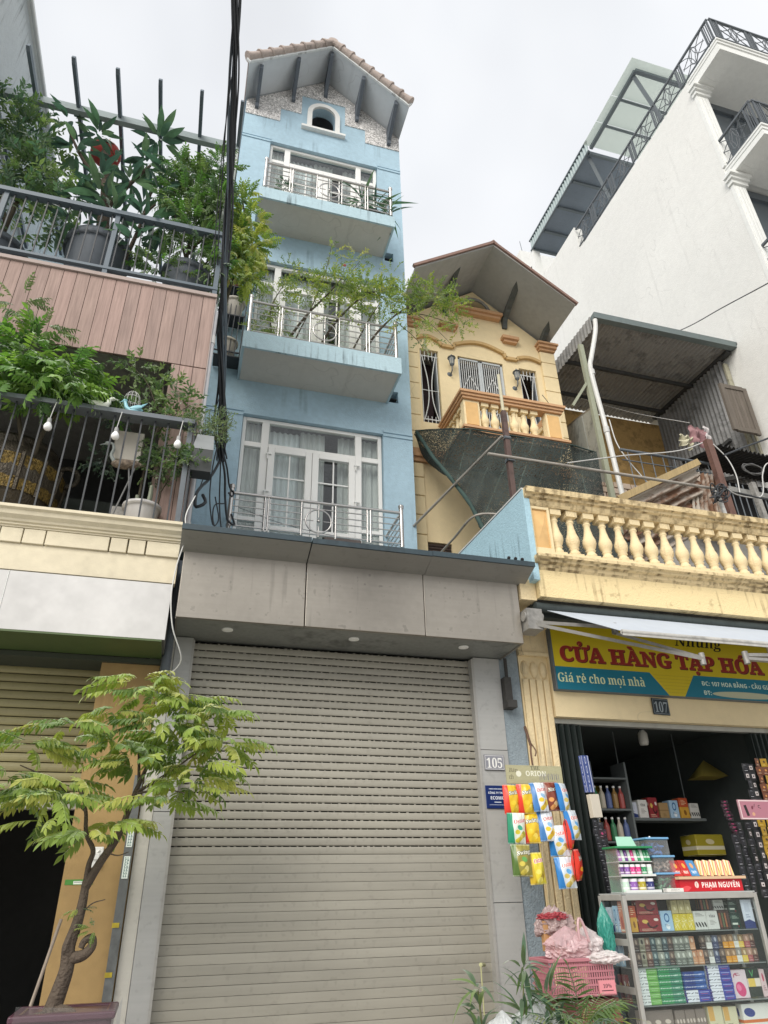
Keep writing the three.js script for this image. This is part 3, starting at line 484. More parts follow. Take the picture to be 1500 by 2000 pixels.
  for (let x = -0.34; x > X0; x -= 0.135) add(rr2, 'baluster', bar([x, 8.76, 0], [x, 9.78, 0], 0.016), M.blackIron);
  for (const x of [-0.235, -1.62, -3.0]) add(rr2, 'rail_post', bx(x - 0.03, x + 0.03, 8.66, 9.8, -0.035, 0.02), M.blueIron);
  // pergola of steel beams over the roof
  const pg = add(left, 'pergola', [bx(X0, -0.18, 12.22, 12.36, -0.36, -0.27)], mat('pergola_beam', [0.30, 0.36, 0.37], { rough: 0.6, map: TX.metal }));
  for (let i = 0; i < 7; i++) { const x = -0.2 - i * 0.605; add(pg, 'rafter', extr([[-0.48, 12.30], [-0.46, 12.37], [3.4, 12.46], [3.4, 12.36], [-0.40, 12.275]], 0.05, -0.025).rotateY(Math.PI / 2).translate(x, 0, 0), M.blueIron); }
  add(pg, 'pergola_post', [bx(-0.30, -0.18, 8.6, 12.2, -0.40, -0.28)], mat('post_pale', [0.50, 0.53, 0.53], { map: TX.streak }));
  // rainwater pipe in the gap
  const pipe = add(left, 'rain_pipe', tube([[-0.185, 8.4, -0.05], [-0.185, 7.0, -0.05], [-0.185, 5.1, -0.05]], 0.035, 10, 10), mat('pipe_white', [0.60, 0.60, 0.62], { map: TX.dirty, rough: 0.5 }));
  add(pipe, 'pipe_socket', [rod([-0.185, 7.85, -0.05], [-0.185, 7.98, -0.05], 0.044, 0.044, 12), rod([-0.185, 5.1, -0.05], [-0.185, 5.25, -0.05], 0.042, 0.042, 12)], M.greyCable);
  add(left, 'rain_pipe', [rod([-0.20, 3.4, 0.10], [-0.20, 5.05, 0.0], 0.045, 0.045, 12), rod([-0.20, 3.3, 0.10], [-0.20, 3.42, 0.10], 0.052, 0.052, 12)], M.greyIron);
  add(left, 'conduit', bx(-0.335, -0.262, 0, 2.6, 0.002, 0.05), mat('conduit_grey', [0.16, 0.17, 0.17], { map: TX.grime, rough: 0.6 }));
}
// shop shutter, half rolled down
{
  const sh = thing('roller_shutter', 'olive shutter half rolled down above the dark shop opening at far left', 'shutter', [-2.6, 2.34, -0.3]);
  const om = [0, 1].map(i => mat('olive_slat_' + i, [[0.36, 0.32, 0.16], [0.34, 0.30, 0.15]][i], { map: TX.metal, rough: 0.5 }));
  const g = boxUV(prof([[-0.02, 0], [-0.006, 0.004], [0.0, 0.02], [0.002, 0.038], [0.0, 0.055], [-0.006, 0.072], [-0.02, 0.076]], -1.9, 1.81));
  for (let i = 0; i < 15; i++) put(sh, 'slat', g, om[i % 2], [-2.6, 2.42 + i * 0.081, -0.3]);
  add(sh, 'bottom_bar', rbx(-4.5, -0.79, 2.34, 2.415, -0.33, -0.27, 0.01), M.metalGrey);
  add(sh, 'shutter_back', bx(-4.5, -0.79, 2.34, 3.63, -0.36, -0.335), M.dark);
}
tag(add(scene, 'light_switch', [rbx(-0.60, -0.50, 1.86, 2.02, 0.001, 0.022, 0.008), rbx(-0.575, -0.525, 1.92, 1.97, 0.02, 0.034, 0.006), rod([-0.55, 1.975, 0.025], [-0.53, 1.995, 0.025], 0.008)], M.upvc), 'cream switch box on the ochre pier behind the tree trunk', 'switch');
tag(add(scene, 'sticker', facePlane(0.22, 0.04, -0.655, 1.755, 0.003), new THREE.MeshStandardMaterial({ roughness: 0.7, map: canvasTex(256, 48, (c, w, h) => { c.fillStyle = '#4c8a3c'; c.fillRect(0, 0, w, h); c.fillStyle = '#e8ebe2'; c.fillRect(w * 0.3, h * 0.3, w * 0.66, h * 0.6); c.fillStyle = '#56695a'; for (let i = 0; i < 18; i++) c.fillRect(w * 0.33 + i * 9, h * 0.42, 5, h * 0.18); }) }), { keepUV: true }), 'narrow green and white sticker on ochre pier below the switch', 'sticker');
{
  const spots = [[2.10, '#dfe6e0', 'upper pale blue sticker on grey conduit beside ochre pier'], [1.86, '#e6efe8', 'lower pale sticker with dark lettering on grey conduit']];
  for (const [y, c0, l] of spots) tag(add(scene, 'sticker', facePlane(0.05, 0.17, -0.298, y, 0.054), new THREE.MeshStandardMaterial({ roughness: 0.7, map: canvasTex(64, 192, (c, w, h) => { c.fillStyle = c0; c.fillRect(0, 0, w, h); c.fillStyle = '#2c5f5c'; for (let i = 0; i < 14; i++) { c.fillRect(12, 10 + i * 12.5, 10 + (i * 7) % 14, 7); c.fillRect(36, 10 + i * 12.5, 8 + (i * 5) % 12, 7); } }) }), { keepUV: true }), l, 'sticker');
  for (const [y, l] of [[1.42, 'upper yellow tape patch on the grey conduit'], [1.08, 'lower yellow tape patch on the grey conduit near the pot']]) tag(add(scene, 'tape_patch', bx(-0.34, -0.285, y, y + 0.035, 0.051, 0.054), mat('yellow_tape', [0.62, 0.48, 0.05], { map: TX.grime })), l, 'tape');
}
// far left house: a tall pale wall behind the roof garden
{
  const h = thing('tall_house', 'tall pale grey house wall rising behind the roof garden at far left', 'house', [-7, 0, -4]);
  add(h, 'wall', [bx(-10, -3.9, 0, 14.85, -12, 0.4)], mat('pale_grey_render', [0.60, 0.63, 0.64], { map: TX.streak, bump: 0.004 }));
  add(h, 'coping', [bx(-10.05, -3.82, 14.85, 14.98, -12.05, 0.48)], M.white);
  add(h, 'gutter_pipe', rod([-3.8, 14.75, 0.4], [-3.8, 14.75, -12], 0.03), M.greyCable);
}
// ---- things on the balcony
{
  for (const [x, l] of [[-1.68, 'white light bulb hanging from balcony rail in front of bronze drum'], [-1.02, 'white light bulb hanging beside the pale panel and crane figure'], [-0.38, 'white light bulb hanging nearest the right end of balcony rail']]) {
    const b = thing('light_bulb', l, 'light bulb', [x, 5.93, 0.45], 'bulbs hanging from the balcony rail');
    add(b, 'glass_bulb', lathe([[0.001, -0.05], [0.025, -0.046], [0.038, -0.03], [0.042, -0.01], [0.036, 0.015], [0.022, 0.04], [0.02, 0.045]], 16).translate(x, 5.93, 0.45), mat('opal_glass', [0.88, 0.88, 0.88], { rough: 0.35 }));
    add(b, 'socket', rod([x, 5.975, 0.45], [x, 6.025, 0.45], 0.024, 0.02, 12), mat('grey_socket', [0.35, 0.35, 0.35]));
    add(b, 'cord', tube([[x, 6.025, 0.45], [x + 0.01, 6.14, 0.45], [x + 0.02, 6.25, 0.44]], 0.005), M.greyCable);
  }
  const bird = (name, label, x, y, z, s, mm, turn, slim) => {
    const b = thing(name, label, 'bird figurine', [x, y, z]);
    const body = new THREE.SphereGeometry(1, 18, 12), p = body.attributes.position;
    for (let i = 0; i < p.count; i++) { const u = p.getX(i), taperT = u < 0 ? 1 + u * 0.75 : 1 - 0.25 * u * u; p.setXYZ(i, u * 0.13, p.getY(i) * 0.055 * taperT + (u < 0 ? -u * 0.045 : 0) + 0.05, p.getZ(i) * 0.05 * taperT); }
    body.computeVertexNormals();
    const pts = slim ? [[0.06, 0.07, 0], [0.085, 0.12, 0], [0.075, 0.19, 0], [0.07, 0.22, 0]] : [[0.08, 0.06, 0], [0.115, 0.11, 0], [0.115, 0.15, 0], [0.14, 0.175, 0]];
    const hx = slim ? [0.065, 0.235] : [0.15, 0.175];
    const T = g => g.rotateY(turn).rotateZ(slim ? 0.5 : 0).scale(s, s, s).translate(x, y, z);
    add(b, 'body', [T(body), T(taper(pts, 0.036, 0.02, 10)), T(new THREE.SphereGeometry(0.027, 12, 8).scale(1.2, 1, 0.9).translate(...hx, 0))], mm);
    add(b, 'beak', T(new THREE.ConeGeometry(0.012, 0.06, 8).rotateZ(-Math.PI / 2).translate(hx[0] + 0.05, hx[1], 0)), mm);
    for (const sgn of [1, -1]) add(b, 'wing', T(new THREE.SphereGeometry(1, 12, 8).scale(0.085, 0.03, 0.012).rotateZ(0.15).translate(-0.02, 0.065, sgn * 0.043)), mm);
    add(b, 'tail', T(new THREE.ConeGeometry(0.02, 0.09, 8).scale(1, 1, 0.8).rotateZ(Math.PI / 2 - 0.25).translate(-0.15, 0.10, 0)), mm);
  };
  bird('goose_figurine', 'white goose figurine standing on the balcony rail', -1.27, 6.285, 0.38, 0.92, mat('white_glaze', [0.78, 0.80, 0.74], { rough: 0.4 }), 0);
  bird('bird_figurine', 'pale blue long necked bird figurine on balcony rail before cage', -0.86, 6.30, 0.38, 0.85, mat('blue_glaze', [0.28, 0.55, 0.64], { rough: 0.35 }), Math.PI, true);
  const cg = thing('bird_cage', 'small domed wire bird cage standing behind the balcony rail', 'bird cage', [-0.95, 6.30, 0.25]);
  add(cg, 'cage_ring', [6.34, 6.48, 6.58].map(y => new THREE.TorusGeometry(0.085, 0.004, 6, 24).rotateX(Math.PI / 2).translate(-0.95, y, 0.25)), M.greyCable);
  for (let i = 0; i < 12; i++) { const a = i * Math.PI / 6, c = Math.cos(a) * 0.085, s = Math.sin(a) * 0.085; add(cg, 'cage_wire', tube([[-0.95 + c, 6.30, 0.25 + s], [-0.95 + c, 6.58, 0.25 + s], [-0.95 + c * 0.7, 6.65, 0.25 + s * 0.7], [-0.95, 6.69, 0.25]], 0.003, 8, 4), M.greyCable); }
  add(cg, 'cage_base', new THREE.CylinderGeometry(0.09, 0.09, 0.015, 20).translate(-0.95, 6.305, 0.25), M.greyIron);
  // bronze drum with gilt panels
  const dr = thing('bronze_drum', 'large dark bronze urn with gilt relief panels behind the balcony bars', 'urn', [-2.15, 4.94, -0.45]);
  const bz = mat('dark_bronze', [0.09, 0.075, 0.055], { map: TX.grime, rough: 0.45, metal: 0.5, bump: 0.01 });
  add(dr, 'body', lathe([[0.001, 0], [0.40, 0], [0.44, 0.05], [0.40, 0.12], [0.36, 0.2], [0.38, 0.28], [0.50, 0.42], [0.56, 0.62], [0.56, 0.82], [0.50, 0.98], [0.44, 1.05], [0.47, 1.10], [0.45, 1.15], [0.36, 1.15], [0.001, 1.10]], 28).translate(-2.15, 4.94, -0.45), bz);
  const gilt = mat('gilt_relief', [0.40, 0.27, 0.07], { map: TX.pebble, bump: 0.02, metal: 0.4, rough: 0.5 });
  for (let i = 0; i < 7; i++) { const a = -0.4 + i * 0.42; add(dr, 'relief_panel', new THREE.CylinderGeometry(0.572, 0.53, 0.40, 6, 1, true, a, 0.33).translate(-2.15, 4.94 + 0.64, -0.45), gilt); }
  for (let i = 0; i < 7; i++) { const a = -0.45 + i * 0.42; add(dr, 'rib', bar([-2.15 + 0.54 * Math.sin(a), 5.36, -0.45 + 0.54 * Math.cos(a)], [-2.15 + 0.59 * Math.sin(a), 5.80, -0.45 + 0.59 * Math.cos(a)], 0.03), bz); }
  add(dr, 'handle', new THREE.TorusGeometry(0.12, 0.03, 8, 16).scale(1, 1, 0.6).translate(-1.58, 5.86, -0.45), bz);
  // pale panel, crane figure, white pot, planter box
  tag(add(scene, 'air_unit', [rbx(-1.07, -0.77, 5.86, 6.24, -0.05, 0.10, 0.012)], mat('pale_box', [0.62, 0.58, 0.50], { map: TX.blotch, rough: 0.5 })), 'pale upright box hung behind the balcony bars above crane figure', 'wall box');
  const cr = thing('crane_figurine', 'slender crane figurine with speckled body and long crossed legs', 'bird figurine', [-0.88, 4.94, 0.17]);
  const sp = mat('speckled_plumage', [0.42, 0.33, 0.25], { map: TX.pebble, bump: 0.01 });
  add(cr, 'body', [new THREE.SphereGeometry(1, 18, 12).scale(0.15, 0.055, 0.06).rotateZ(0.08).translate(-0.90, 5.76, 0.17), new THREE.ConeGeometry(0.04, 0.12, 10).rotateZ(-Math.PI / 2 - 0.1).translate(-0.74, 5.77, 0.17)], sp);
  add(cr, 'neck', [taper([[-1.02, 5.78, 0.17], [-1.06, 5.85, 0.17], [-1.05, 5.94, 0.17], [-1.07, 6.0, 0.17], [-1.11, 6.01, 0.17]], 0.022, 0.013, 8), new THREE.SphereGeometry(0.024, 10, 8).scale(1.3, 1, 1).translate(-1.12, 6.0, 0.17), new THREE.ConeGeometry(0.01, 0.08, 8).rotateZ(Math.PI / 2 + 0.3).translate(-1.17, 5.98, 0.17)], mat('grey_plumage', [0.30, 0.33, 0.32]));
  add(cr, 'leg', rod([-0.86, 5.72, 0.17], [-0.74, 4.95, 0.19], 0.009), mat('leg_grey', [0.2, 0.2, 0.2])); add(cr, 'leg', rod([-0.80, 5.72, 0.17], [-0.98, 4.95, 0.15], 0.009), mat('leg_grey', [0.2, 0.2, 0.2]));
  const wp = thing('plant_pot', 'large white round plant pot on the balcony floor behind bars', 'plant pot', [-0.66, 4.94, 0.12]);
  add(wp, 'pot', potShape(0.185, 0.34, 0.018).translate(-0.66, 4.94, 0.12), mat('white_ceramic', [0.66, 0.64, 0.62], { rough: 0.4, map: TX.blotch }));
  add(wp, 'soil', new THREE.CylinderGeometry(0.16, 0.16, 0.02, 18).translate(-0.66, 5.24, 0.12), M.soil);
  add(wp, 'cactus_stem', [taper([[-0.62, 5.25, 0.12], [-0.60, 5.4, 0.12], [-0.60, 5.56, 0.12]], 0.035, 0.02), taper([[-0.70, 5.25, 0.12], [-0.72, 5.34, 0.12], [-0.73, 5.42, 0.12]], 0.03, 0.02)], mat('grey_green_stem', [0.33, 0.36, 0.27], { map: TX.dirty }));
  tag(add(scene, 'stone_block', rbx(-0.98, -0.74, 5.14, 5.32, -0.12, 0.02, 0.012), M.concrete), 'pale stone block behind the white pot on the balcony', 'block');
  const hb = thing('hanging_planter', 'dark square planter box hung outside the balcony end', 'planter', [-0.11, 5.66, 0.32]);
  add(hb, 'box', [bx(-0.225, 0.0, 5.66, 5.94, 0.22, 0.40)], mat('planter_dark', [0.045, 0.05, 0.05], { map: TX.metal, rough: 0.5 }));
  add(hb, 'sloped_lid', [profZ([[-0.225, 5.945], [0.0, 5.945], [-0.01, 6.13], [-0.19, 6.13]], 0.21, 0.40)], mat('planter_grey', [0.30, 0.32, 0.33], { map: TX.dirty, rough: 0.5 }));
  foliage(hb, [[[-0.12, 6.30, 0.30], [0.20, 0.16, 0.12], 130], [[0.03, 6.36, 0.28], [0.12, 0.2, 0.1], 90], [[-0.22, 6.22, 0.34], [0.14, 0.08, 0.1], 50]], LG.fine, LM.pale, { seed: 21, size: [0.4, 0.8] });
  for (let i = 0; i < 9; i++) add(hb, 'twig', taper([[-0.12 + i * 0.01, 6.1, 0.3], [-0.2 + i * 0.04, 6.3, 0.28 + (i % 3) * 0.03], [-0.26 + i * 0.055, 6.5 + (i % 4) * 0.03, 0.28]], 0.004, 0.002, 4), twigM);
}
// balcony plants
{
  const b1 = thing('balcony_shrub', 'big bright green feathery shrub spilling over balcony rail at left', 'shrub', [-1.9, 4.94, 0.0]);
  branchSet(b1, [[[[-1.9, 5.6, -0.1], [-1.8, 6.2, 0.05], [-1.6, 6.7, 0.2]], 0.03], [[[-1.9, 5.6, -0.1], [-2.1, 6.3, 0.1], [-2.3, 7.0, 0.2]], 0.03], [[[-1.8, 6.2, 0.05], [-1.5, 6.5, 0.3], [-1.2, 6.7, 0.35]], 0.02], [[[-2.1, 6.3, 0.1], [-2.0, 6.9, 0.25], [-1.8, 7.1, 0.35]], 0.02]]);
  foliage(b1, [[[-2.15, 6.95, 0.25], [0.42, 0.28, 0.22], 70], [[-1.72, 6.72, 0.28], [0.42, 0.20, 0.22], 75], [[-2.1, 6.55, 0.35], [0.45, 0.2, 0.2], 60], [[-1.36, 6.56, 0.30], [0.28, 0.12, 0.16], 36], [[-1.8, 6.45, 0.42], [0.4, 0.12, 0.15], 40], [[-2.45, 6.8, 0.2], [0.4, 0.35, 0.25], 40]], LG.frond, [...LM.vivid, LM.vivid[2], LM.bright[3]], { parts: 290, seed: 31, size: [0.75, 1.15], up: 0.1 });
  foliage(b1, [[[-2.35, 7.62, 0.3], [0.22, 0.18, 0.15], 16], [[-2.05, 7.35, 0.3], [0.28, 0.12, 0.15], 16]], LG.frondS, LM.pale, { seed: 32, size: [0.8, 1.2], massName: 'young_foliage' });
  const b2 = thing('citrus_plant', 'small leaved dark green citrus plant standing behind balcony rail', 'plant', [-0.75, 4.94, -0.1]);
  branchSet(b2, [[[[-0.72, 5.2, 0.05], [-0.70, 5.9, 0.1], [-0.62, 6.5, 0.15], [-0.66, 6.9, 0.15]], 0.016], [[[-0.68, 6.2, 0.1], [-0.5, 6.45, 0.2], [-0.32, 6.62, 0.25]], 0.01], [[[-0.65, 6.5, 0.15], [-0.85, 6.9, 0.2], [-1.05, 7.1, 0.2]], 0.01]]);
  foliage(b2, [[[-1.0, 7.08, 0.2], [0.22, 0.12, 0.14], 22], [[-0.74, 6.98, 0.15], [0.18, 0.12, 0.14], 18], [[-0.78, 6.62, 0.15], [0.14, 0.16, 0.12], 18], [[-0.42, 6.62, 0.25], [0.20, 0.12, 0.12], 26], [[-0.55, 6.85, 0.2], [0.12, 0.14, 0.12], 14], [[-0.62, 6.42, 0.2], [0.2, 0.1, 0.1], 14]], LG.citrus, [LM.mid[0], LM.mid[2], LM.bright[3], LM.mid[1]], { parts: 112, partName: 'leaf_spray', seed: 33, size: [0.7, 1.15] });
  const b3 = thing('potted_bush', 'leafy green bush filling the balcony corner behind the bars', 'plant', [-0.5, 4.94, 0.1]);
  branchSet(b3, [[[[-0.52, 5.25, 0.12], [-0.5, 5.5, 0.12], [-0.56, 5.8, 0.14]], 0.012], [[[-0.5, 5.5, 0.12], [-0.42, 5.7, 0.16], [-0.36, 5.9, 0.2]], 0.01]]);
  foliage(b3, [[[-0.58, 6.05, 0.18], [0.16, 0.12, 0.08], 40], [[-0.50, 5.86, 0.18], [0.20, 0.12, 0.1], 60], [[-0.33, 5.80, 0.30], [0.14, 0.12, 0.1], 40], [[-0.62, 5.78, 0.1], [0.12, 0.16, 0.1], 30], [[-0.16, 5.80, 0.44], [0.1, 0.08, 0.05], 16]], LG.citrus, LM.mid, { parts: 186, partName: 'leaf_spray', seed: 34, size: [0.5, 0.85] });
  const b4 = thing('rail_plant', 'dark leafy plant trailing behind goose and bird cage on rail', 'plant', [-1.05, 5.4, 0.05]);
  foliage(b4, [[[-1.06, 6.36, 0.18], [0.2, 0.1, 0.08], 40], [[-1.12, 5.95, -0.1], [0.2, 0.22, 0.1], 50]], LG.citrus, LM.dark, { seed: 35, size: [0.45, 0.8] });
  const b5 = thing('rail_succulent', 'grey green succulent cluster on the end of the balcony rail', 'plant', [-0.42, 6.30, 0.33]);
  foliage(b5, [[[-0.42, 6.36, 0.34], [0.16, 0.05, 0.06], 50], [[-0.56, 6.33, 0.34], [0.07, 0.03, 0.05], 14]], [blade(0.06, 0.02, 0.3, 0.1, 2), blade(0.08, 0.024, 0.3, 0.2, 2)], [...LM.pale, mat('leaf_pinkish', [0.30, 0.20, 0.15])], { parts: 64, seed: 36 });
}
// roof garden
{
  const potDark = mat('dark_pot', [0.10, 0.12, 0.145], { map: TX.dirty, rough: 0.6 });
  const rp = (x, z, r, h, label) => { const t = thing('roof_pot', label, 'plant pot', [x, 8.62, z]); add(t, 'pot', potShape(r, h, 0.02).translate(x, 8.62, z), potDark); add(t, 'soil', new THREE.CylinderGeometry(r * 0.9, r * 0.9, 0.02, 20).translate(x, 8.62 + h * 0.9, z), M.soil); };
  rp(-1.88, -0.55, 0.44, 1.0, 'large dark round pot under the big leaved roof tree'); rp(-0.66, -0.45, 0.33, 0.75, 'dark round pot at right end of roof rail');
  rp(-3.2, -0.7, 0.40, 0.8, 'dark pot half hidden under leaves at left of roof');
  const r1 = thing('roof_bush', 'dense oval leaved bush on roof garden at far left', 'bush', [-3.2, 9.3, -0.7]);
  branchSet(r1, [[[[-3.2, 9.3, -0.7], [-3.1, 10.3, -0.6], [-2.9, 11.2, -0.5]], 0.05], [[[-3.15, 9.9, -0.65], [-3.5, 10.8, -0.5], [-3.7, 11.9, -0.4]], 0.04], [[[-3.1, 10.3, -0.6], [-2.7, 10.6, -0.5], [-2.4, 10.4, -0.4]], 0.03]]);
  foliage(r1, [[[-3.6, 12.0, -0.4], [0.42, 0.45, 0.3], 90], [[-3.15, 11.65, -0.5], [0.4, 0.4, 0.3], 90], [[-3.4, 11.0, -0.5], [0.5, 0.45, 0.3], 95], [[-2.9, 10.9, -0.45], [0.35, 0.4, 0.3], 70], [[-2.6, 10.4, -0.4], [0.35, 0.3, 0.25], 50], [[-3.1, 10.2, -0.4], [0.5, 0.35, 0.25], 55], [[-2.45, 9.75, -0.3], [0.3, 0.3, 0.15], 30], [[-3.2, 9.4, -0.5], [0.5, 0.35, 0.2], 26]], LG.oval, [LM.mid[0], LM.mid[1], LM.mid[2], LM.dark[1], LM.dark[3]], { parts: 290, partName: 'leaf_spray', seed: 41, size: [0.65, 1.1] });
  const r2 = thing('roof_tree', 'big leaved dark green tree in pot at middle of roof garden', 'tree', [-1.88, 9.5, -0.5]);
  branchSet(r2, [[[[-1.88, 9.4, -0.5], [-1.92, 10.2, -0.5], [-2.0, 10.9, -0.5], [-2.15, 11.8, -0.45]], 0.11, 0.05]], barkM, 'trunk');
  branchSet(r2, [[[[-1.95, 10.4, -0.5], [-1.7, 11.0, -0.45], [-1.45, 11.5, -0.4]], 0.05], [[[-1.9, 10.0, -0.5], [-1.5, 10.2, -0.4], [-1.25, 10.6, -0.35]], 0.04], [[[-1.5, 9.4, -0.4], [-1.42, 10.0, -0.4], [-1.35, 10.9, -0.4]], 0.035], [[[-2.0, 10.9, -0.5], [-2.4, 11.4, -0.5], [-2.7, 11.9, -0.4]], 0.04]], barkM);
  const ros = (x, y, z, n, s = 1) => [[x, y, z], [0.16 * s, 0.12 * s, 0.14 * s], n];
  foliage(r2, [ros(-2.72, 12.15, -0.4, 13), ros(-2.25, 11.95, -0.4, 17), ros(-2.5, 11.5, -0.4, 16), ros(-1.95, 11.4, -0.4, 18), ros(-1.4, 12.05, -0.3, 19), ros(-1.5, 11.45, -0.35, 18), ros(-1.15, 11.25, -0.35, 16), ros(-2.1, 10.85, -0.35, 18), ros(-1.65, 10.9, -0.3, 16), ros(-1.2, 10.75, -0.3, 16), ros(-2.3, 10.4, -0.35, 14), ros(-1.9, 10.35, -0.2, 16), ros(-1.35, 10.15, -0.25, 14), ros(-1.1, 10.0, -0.25, 14), ros(-1.35, 9.55, -0.15, 14), ros(-2.2, 9.7, -0.2, 12), ros(-1.75, 9.95, -0.15, 14)], LG.big, LM.dark, { parts: 280, seed: 42, size: [0.7, 1.15], up: 0.25 });
  const lan = thing('red_lantern', 'round red paper lantern among the roof tree leaves', 'lantern', [-2.2, 12.05, -0.75]);
  add(lan, 'paper_globe', new THREE.SphereGeometry(0.23, 20, 14).scale(1, 0.85, 1).translate(-2.2, 12.0, -0.75), mat('red_paper', [0.50, 0.07, 0.06], { transmission: 0.3, thickness: 0, rough: 0.9 }));
  add(lan, 'lantern_cap', [new THREE.CylinderGeometry(0.09, 0.09, 0.04, 14).translate(-2.2, 12.2, -0.75), rod([-2.2, 12.2, -0.75], [-2.2, 12.4, -0.75], 0.006)], mat('gold_card', [0.45, 0.3, 0.06]));
  const r3 = thing('roof_bush', 'fine leaved airy bush in pot at right of roof garden', 'bush', [-0.66, 9.3, -0.45]);
  branchSet(r3, [[[[-0.66, 9.25, -0.45], [-0.7, 10.0, -0.4], [-0.6, 10.9, -0.35]], 0.03], [[[-0.68, 9.6, -0.42], [-0.95, 10.4, -0.3], [-1.05, 11.2, -0.3]], 0.02], [[[-0.68, 9.8, -0.42], [-0.4, 10.4, -0.3], [-0.3, 11.0, -0.25]], 0.02], [[[-0.6, 9.3, -0.4], [-0.35, 9.6, -0.2], [-0.25, 9.9, -0.1]], 0.015]]);
  foliage(r3, [[[-0.95, 11.3, -0.3], [0.28, 0.35, 0.25], 75], [[-0.55, 11.2, -0.3], [0.35, 0.35, 0.25], 105], [[-0.75, 10.75, -0.3], [0.4, 0.35, 0.25], 110], [[-0.35, 10.7, -0.25], [0.25, 0.35, 0.22], 80], [[-0.7, 10.25, -0.3], [0.4, 0.3, 0.22], 85], [[-0.55, 9.75, -0.25], [0.4, 0.3, 0.2], 80], [[-0.3, 9.3, -0.15], [0.15, 0.35, 0.1], 50], [[-1.0, 9.15, -0.2], [0.3, 0.2, 0.1], 40], [[-0.35, 11.7, -0.3], [0.2, 0.25, 0.2], 35]], LG.frondS, [LM.mid[0], LM.vivid[3], LM.mid[2], LM.dark[3], LM.bright[3], LM.vivid[1]], { parts: 290, partName: 'frond', seed: 43, size: [0.85, 1.35] });
  const r4 = thing('creeper', 'bright lime green creeper tumbling past roof corner behind cables', 'climbing plant', [-0.1, 9.2, -0.6]);
  branchSet(r4, [[[[-0.1, 9.0, -0.6], [0.0, 9.8, -0.5], [0.05, 10.8, -0.5], [-0.05, 11.5, -0.5]], 0.025], [[[0.0, 9.8, -0.5], [0.2, 10.2, -0.45], [0.35, 10.3, -0.4]], 0.012]]);
  foliage(r4, [[[-0.02, 11.2, -0.5], [0.20, 0.35, 0.2], 50], [[0.10, 10.75, -0.5], [0.22, 0.3, 0.2], 60], [[0.22, 10.25, -0.45], [0.24, 0.26, 0.2], 80], [[0.08, 9.9, -0.45], [0.22, 0.24, 0.18], 70], [[0.18, 9.6, -0.5], [0.15, 0.18, 0.14], 30], [[-0.08, 10.3, -0.45], [0.14, 0.4, 0.15], 50]], LG.frondS, LM.spring, { parts: 290, partName: 'frond', seed: 44, size: [0.85, 1.3], up: -0.15 });
  // rack of pots hung on the blue house's side
  const rk = thing('pot_rack', 'black wire rack holding flower pots beside the second balcony', 'rack', [0.05, 10, -2.9]);
  add(rk, 'frame', [[[-0.22, 10.02], [0.24, 10.02]], [[-0.22, 11.95], [0.30, 11.95]], [[-0.22, 10.02], [-0.16, 11.95]], [[0.24, 10.02], [0.30, 11.95]], [[-0.2, 11.0], [0.27, 11.0]], [[-0.22, 10.12], [0.24, 10.12]]].map(([a, b]) => bar([...a, -2.72], [...b, -2.72], 0.022)), M.blackIron);
  for (let i = 1; i < 5; i++) add(rk, 'rack_bar', bar([-0.22 + i * 0.092, 10.02, -2.72], [-0.16 + i * 0.092, 11.95, -2.72], 0.016), M.blackIron);
  for (const y of [10.02, 11.0, 11.75]) add(rk, 'rack_shelf', bx(-0.2, 0.25, y - 0.02, y, -3.03, -2.72), M.blackIron);
  const pots = [[0.02, 10.03, 0.17, 0.42, 'lower cream round pot on the wire rack', [0.55, 0.50, 0.43]], [0.05, 11.02, 0.19, 0.42, 'upper cream round pot on the wire rack', [0.56, 0.52, 0.46]], [-0.02, 11.77, 0.12, 0.24, 'pink red pot on top of the wire rack', [0.40, 0.14, 0.12]]];
  for (const [x, y, r, h, l, c] of pots) { const t = thing('flower_pot', l, 'plant pot', [x, y, -2.87]); add(t, 'pot', potShape(r, h, 0.02).translate(x, y, -2.87), mat('pot_' + l, c, { map: TX.dirty, rough: 0.6 })); add(t, 'soil', new THREE.CylinderGeometry(r * 0.88, r * 0.88, 0.02, 16).translate(x, y + h * 0.9, -2.87), M.soil); }
  const r5 = thing('rack_plant', 'dark small leaved plant growing above the wire rack', 'plant', [0.1, 11.9, -2.6]);
  branchSet(r5, [[[[0.05, 11.9, -2.8], [0.15, 12.4, -2.6], [0.2, 12.9, -2.5]], 0.02]]);
  foliage(r5, [[[0.15, 12.7, -2.5], [0.3, 0.5, 0.25], 120], [[0.34, 12.0, -2.5], [0.14, 0.5, 0.2], 80], [[-0.25, 10.9, -2.6], [0.1, 0.4, 0.2], 60]], LG.citrus, LM.dark, { seed: 45, size: [0.6, 1.1] });
}
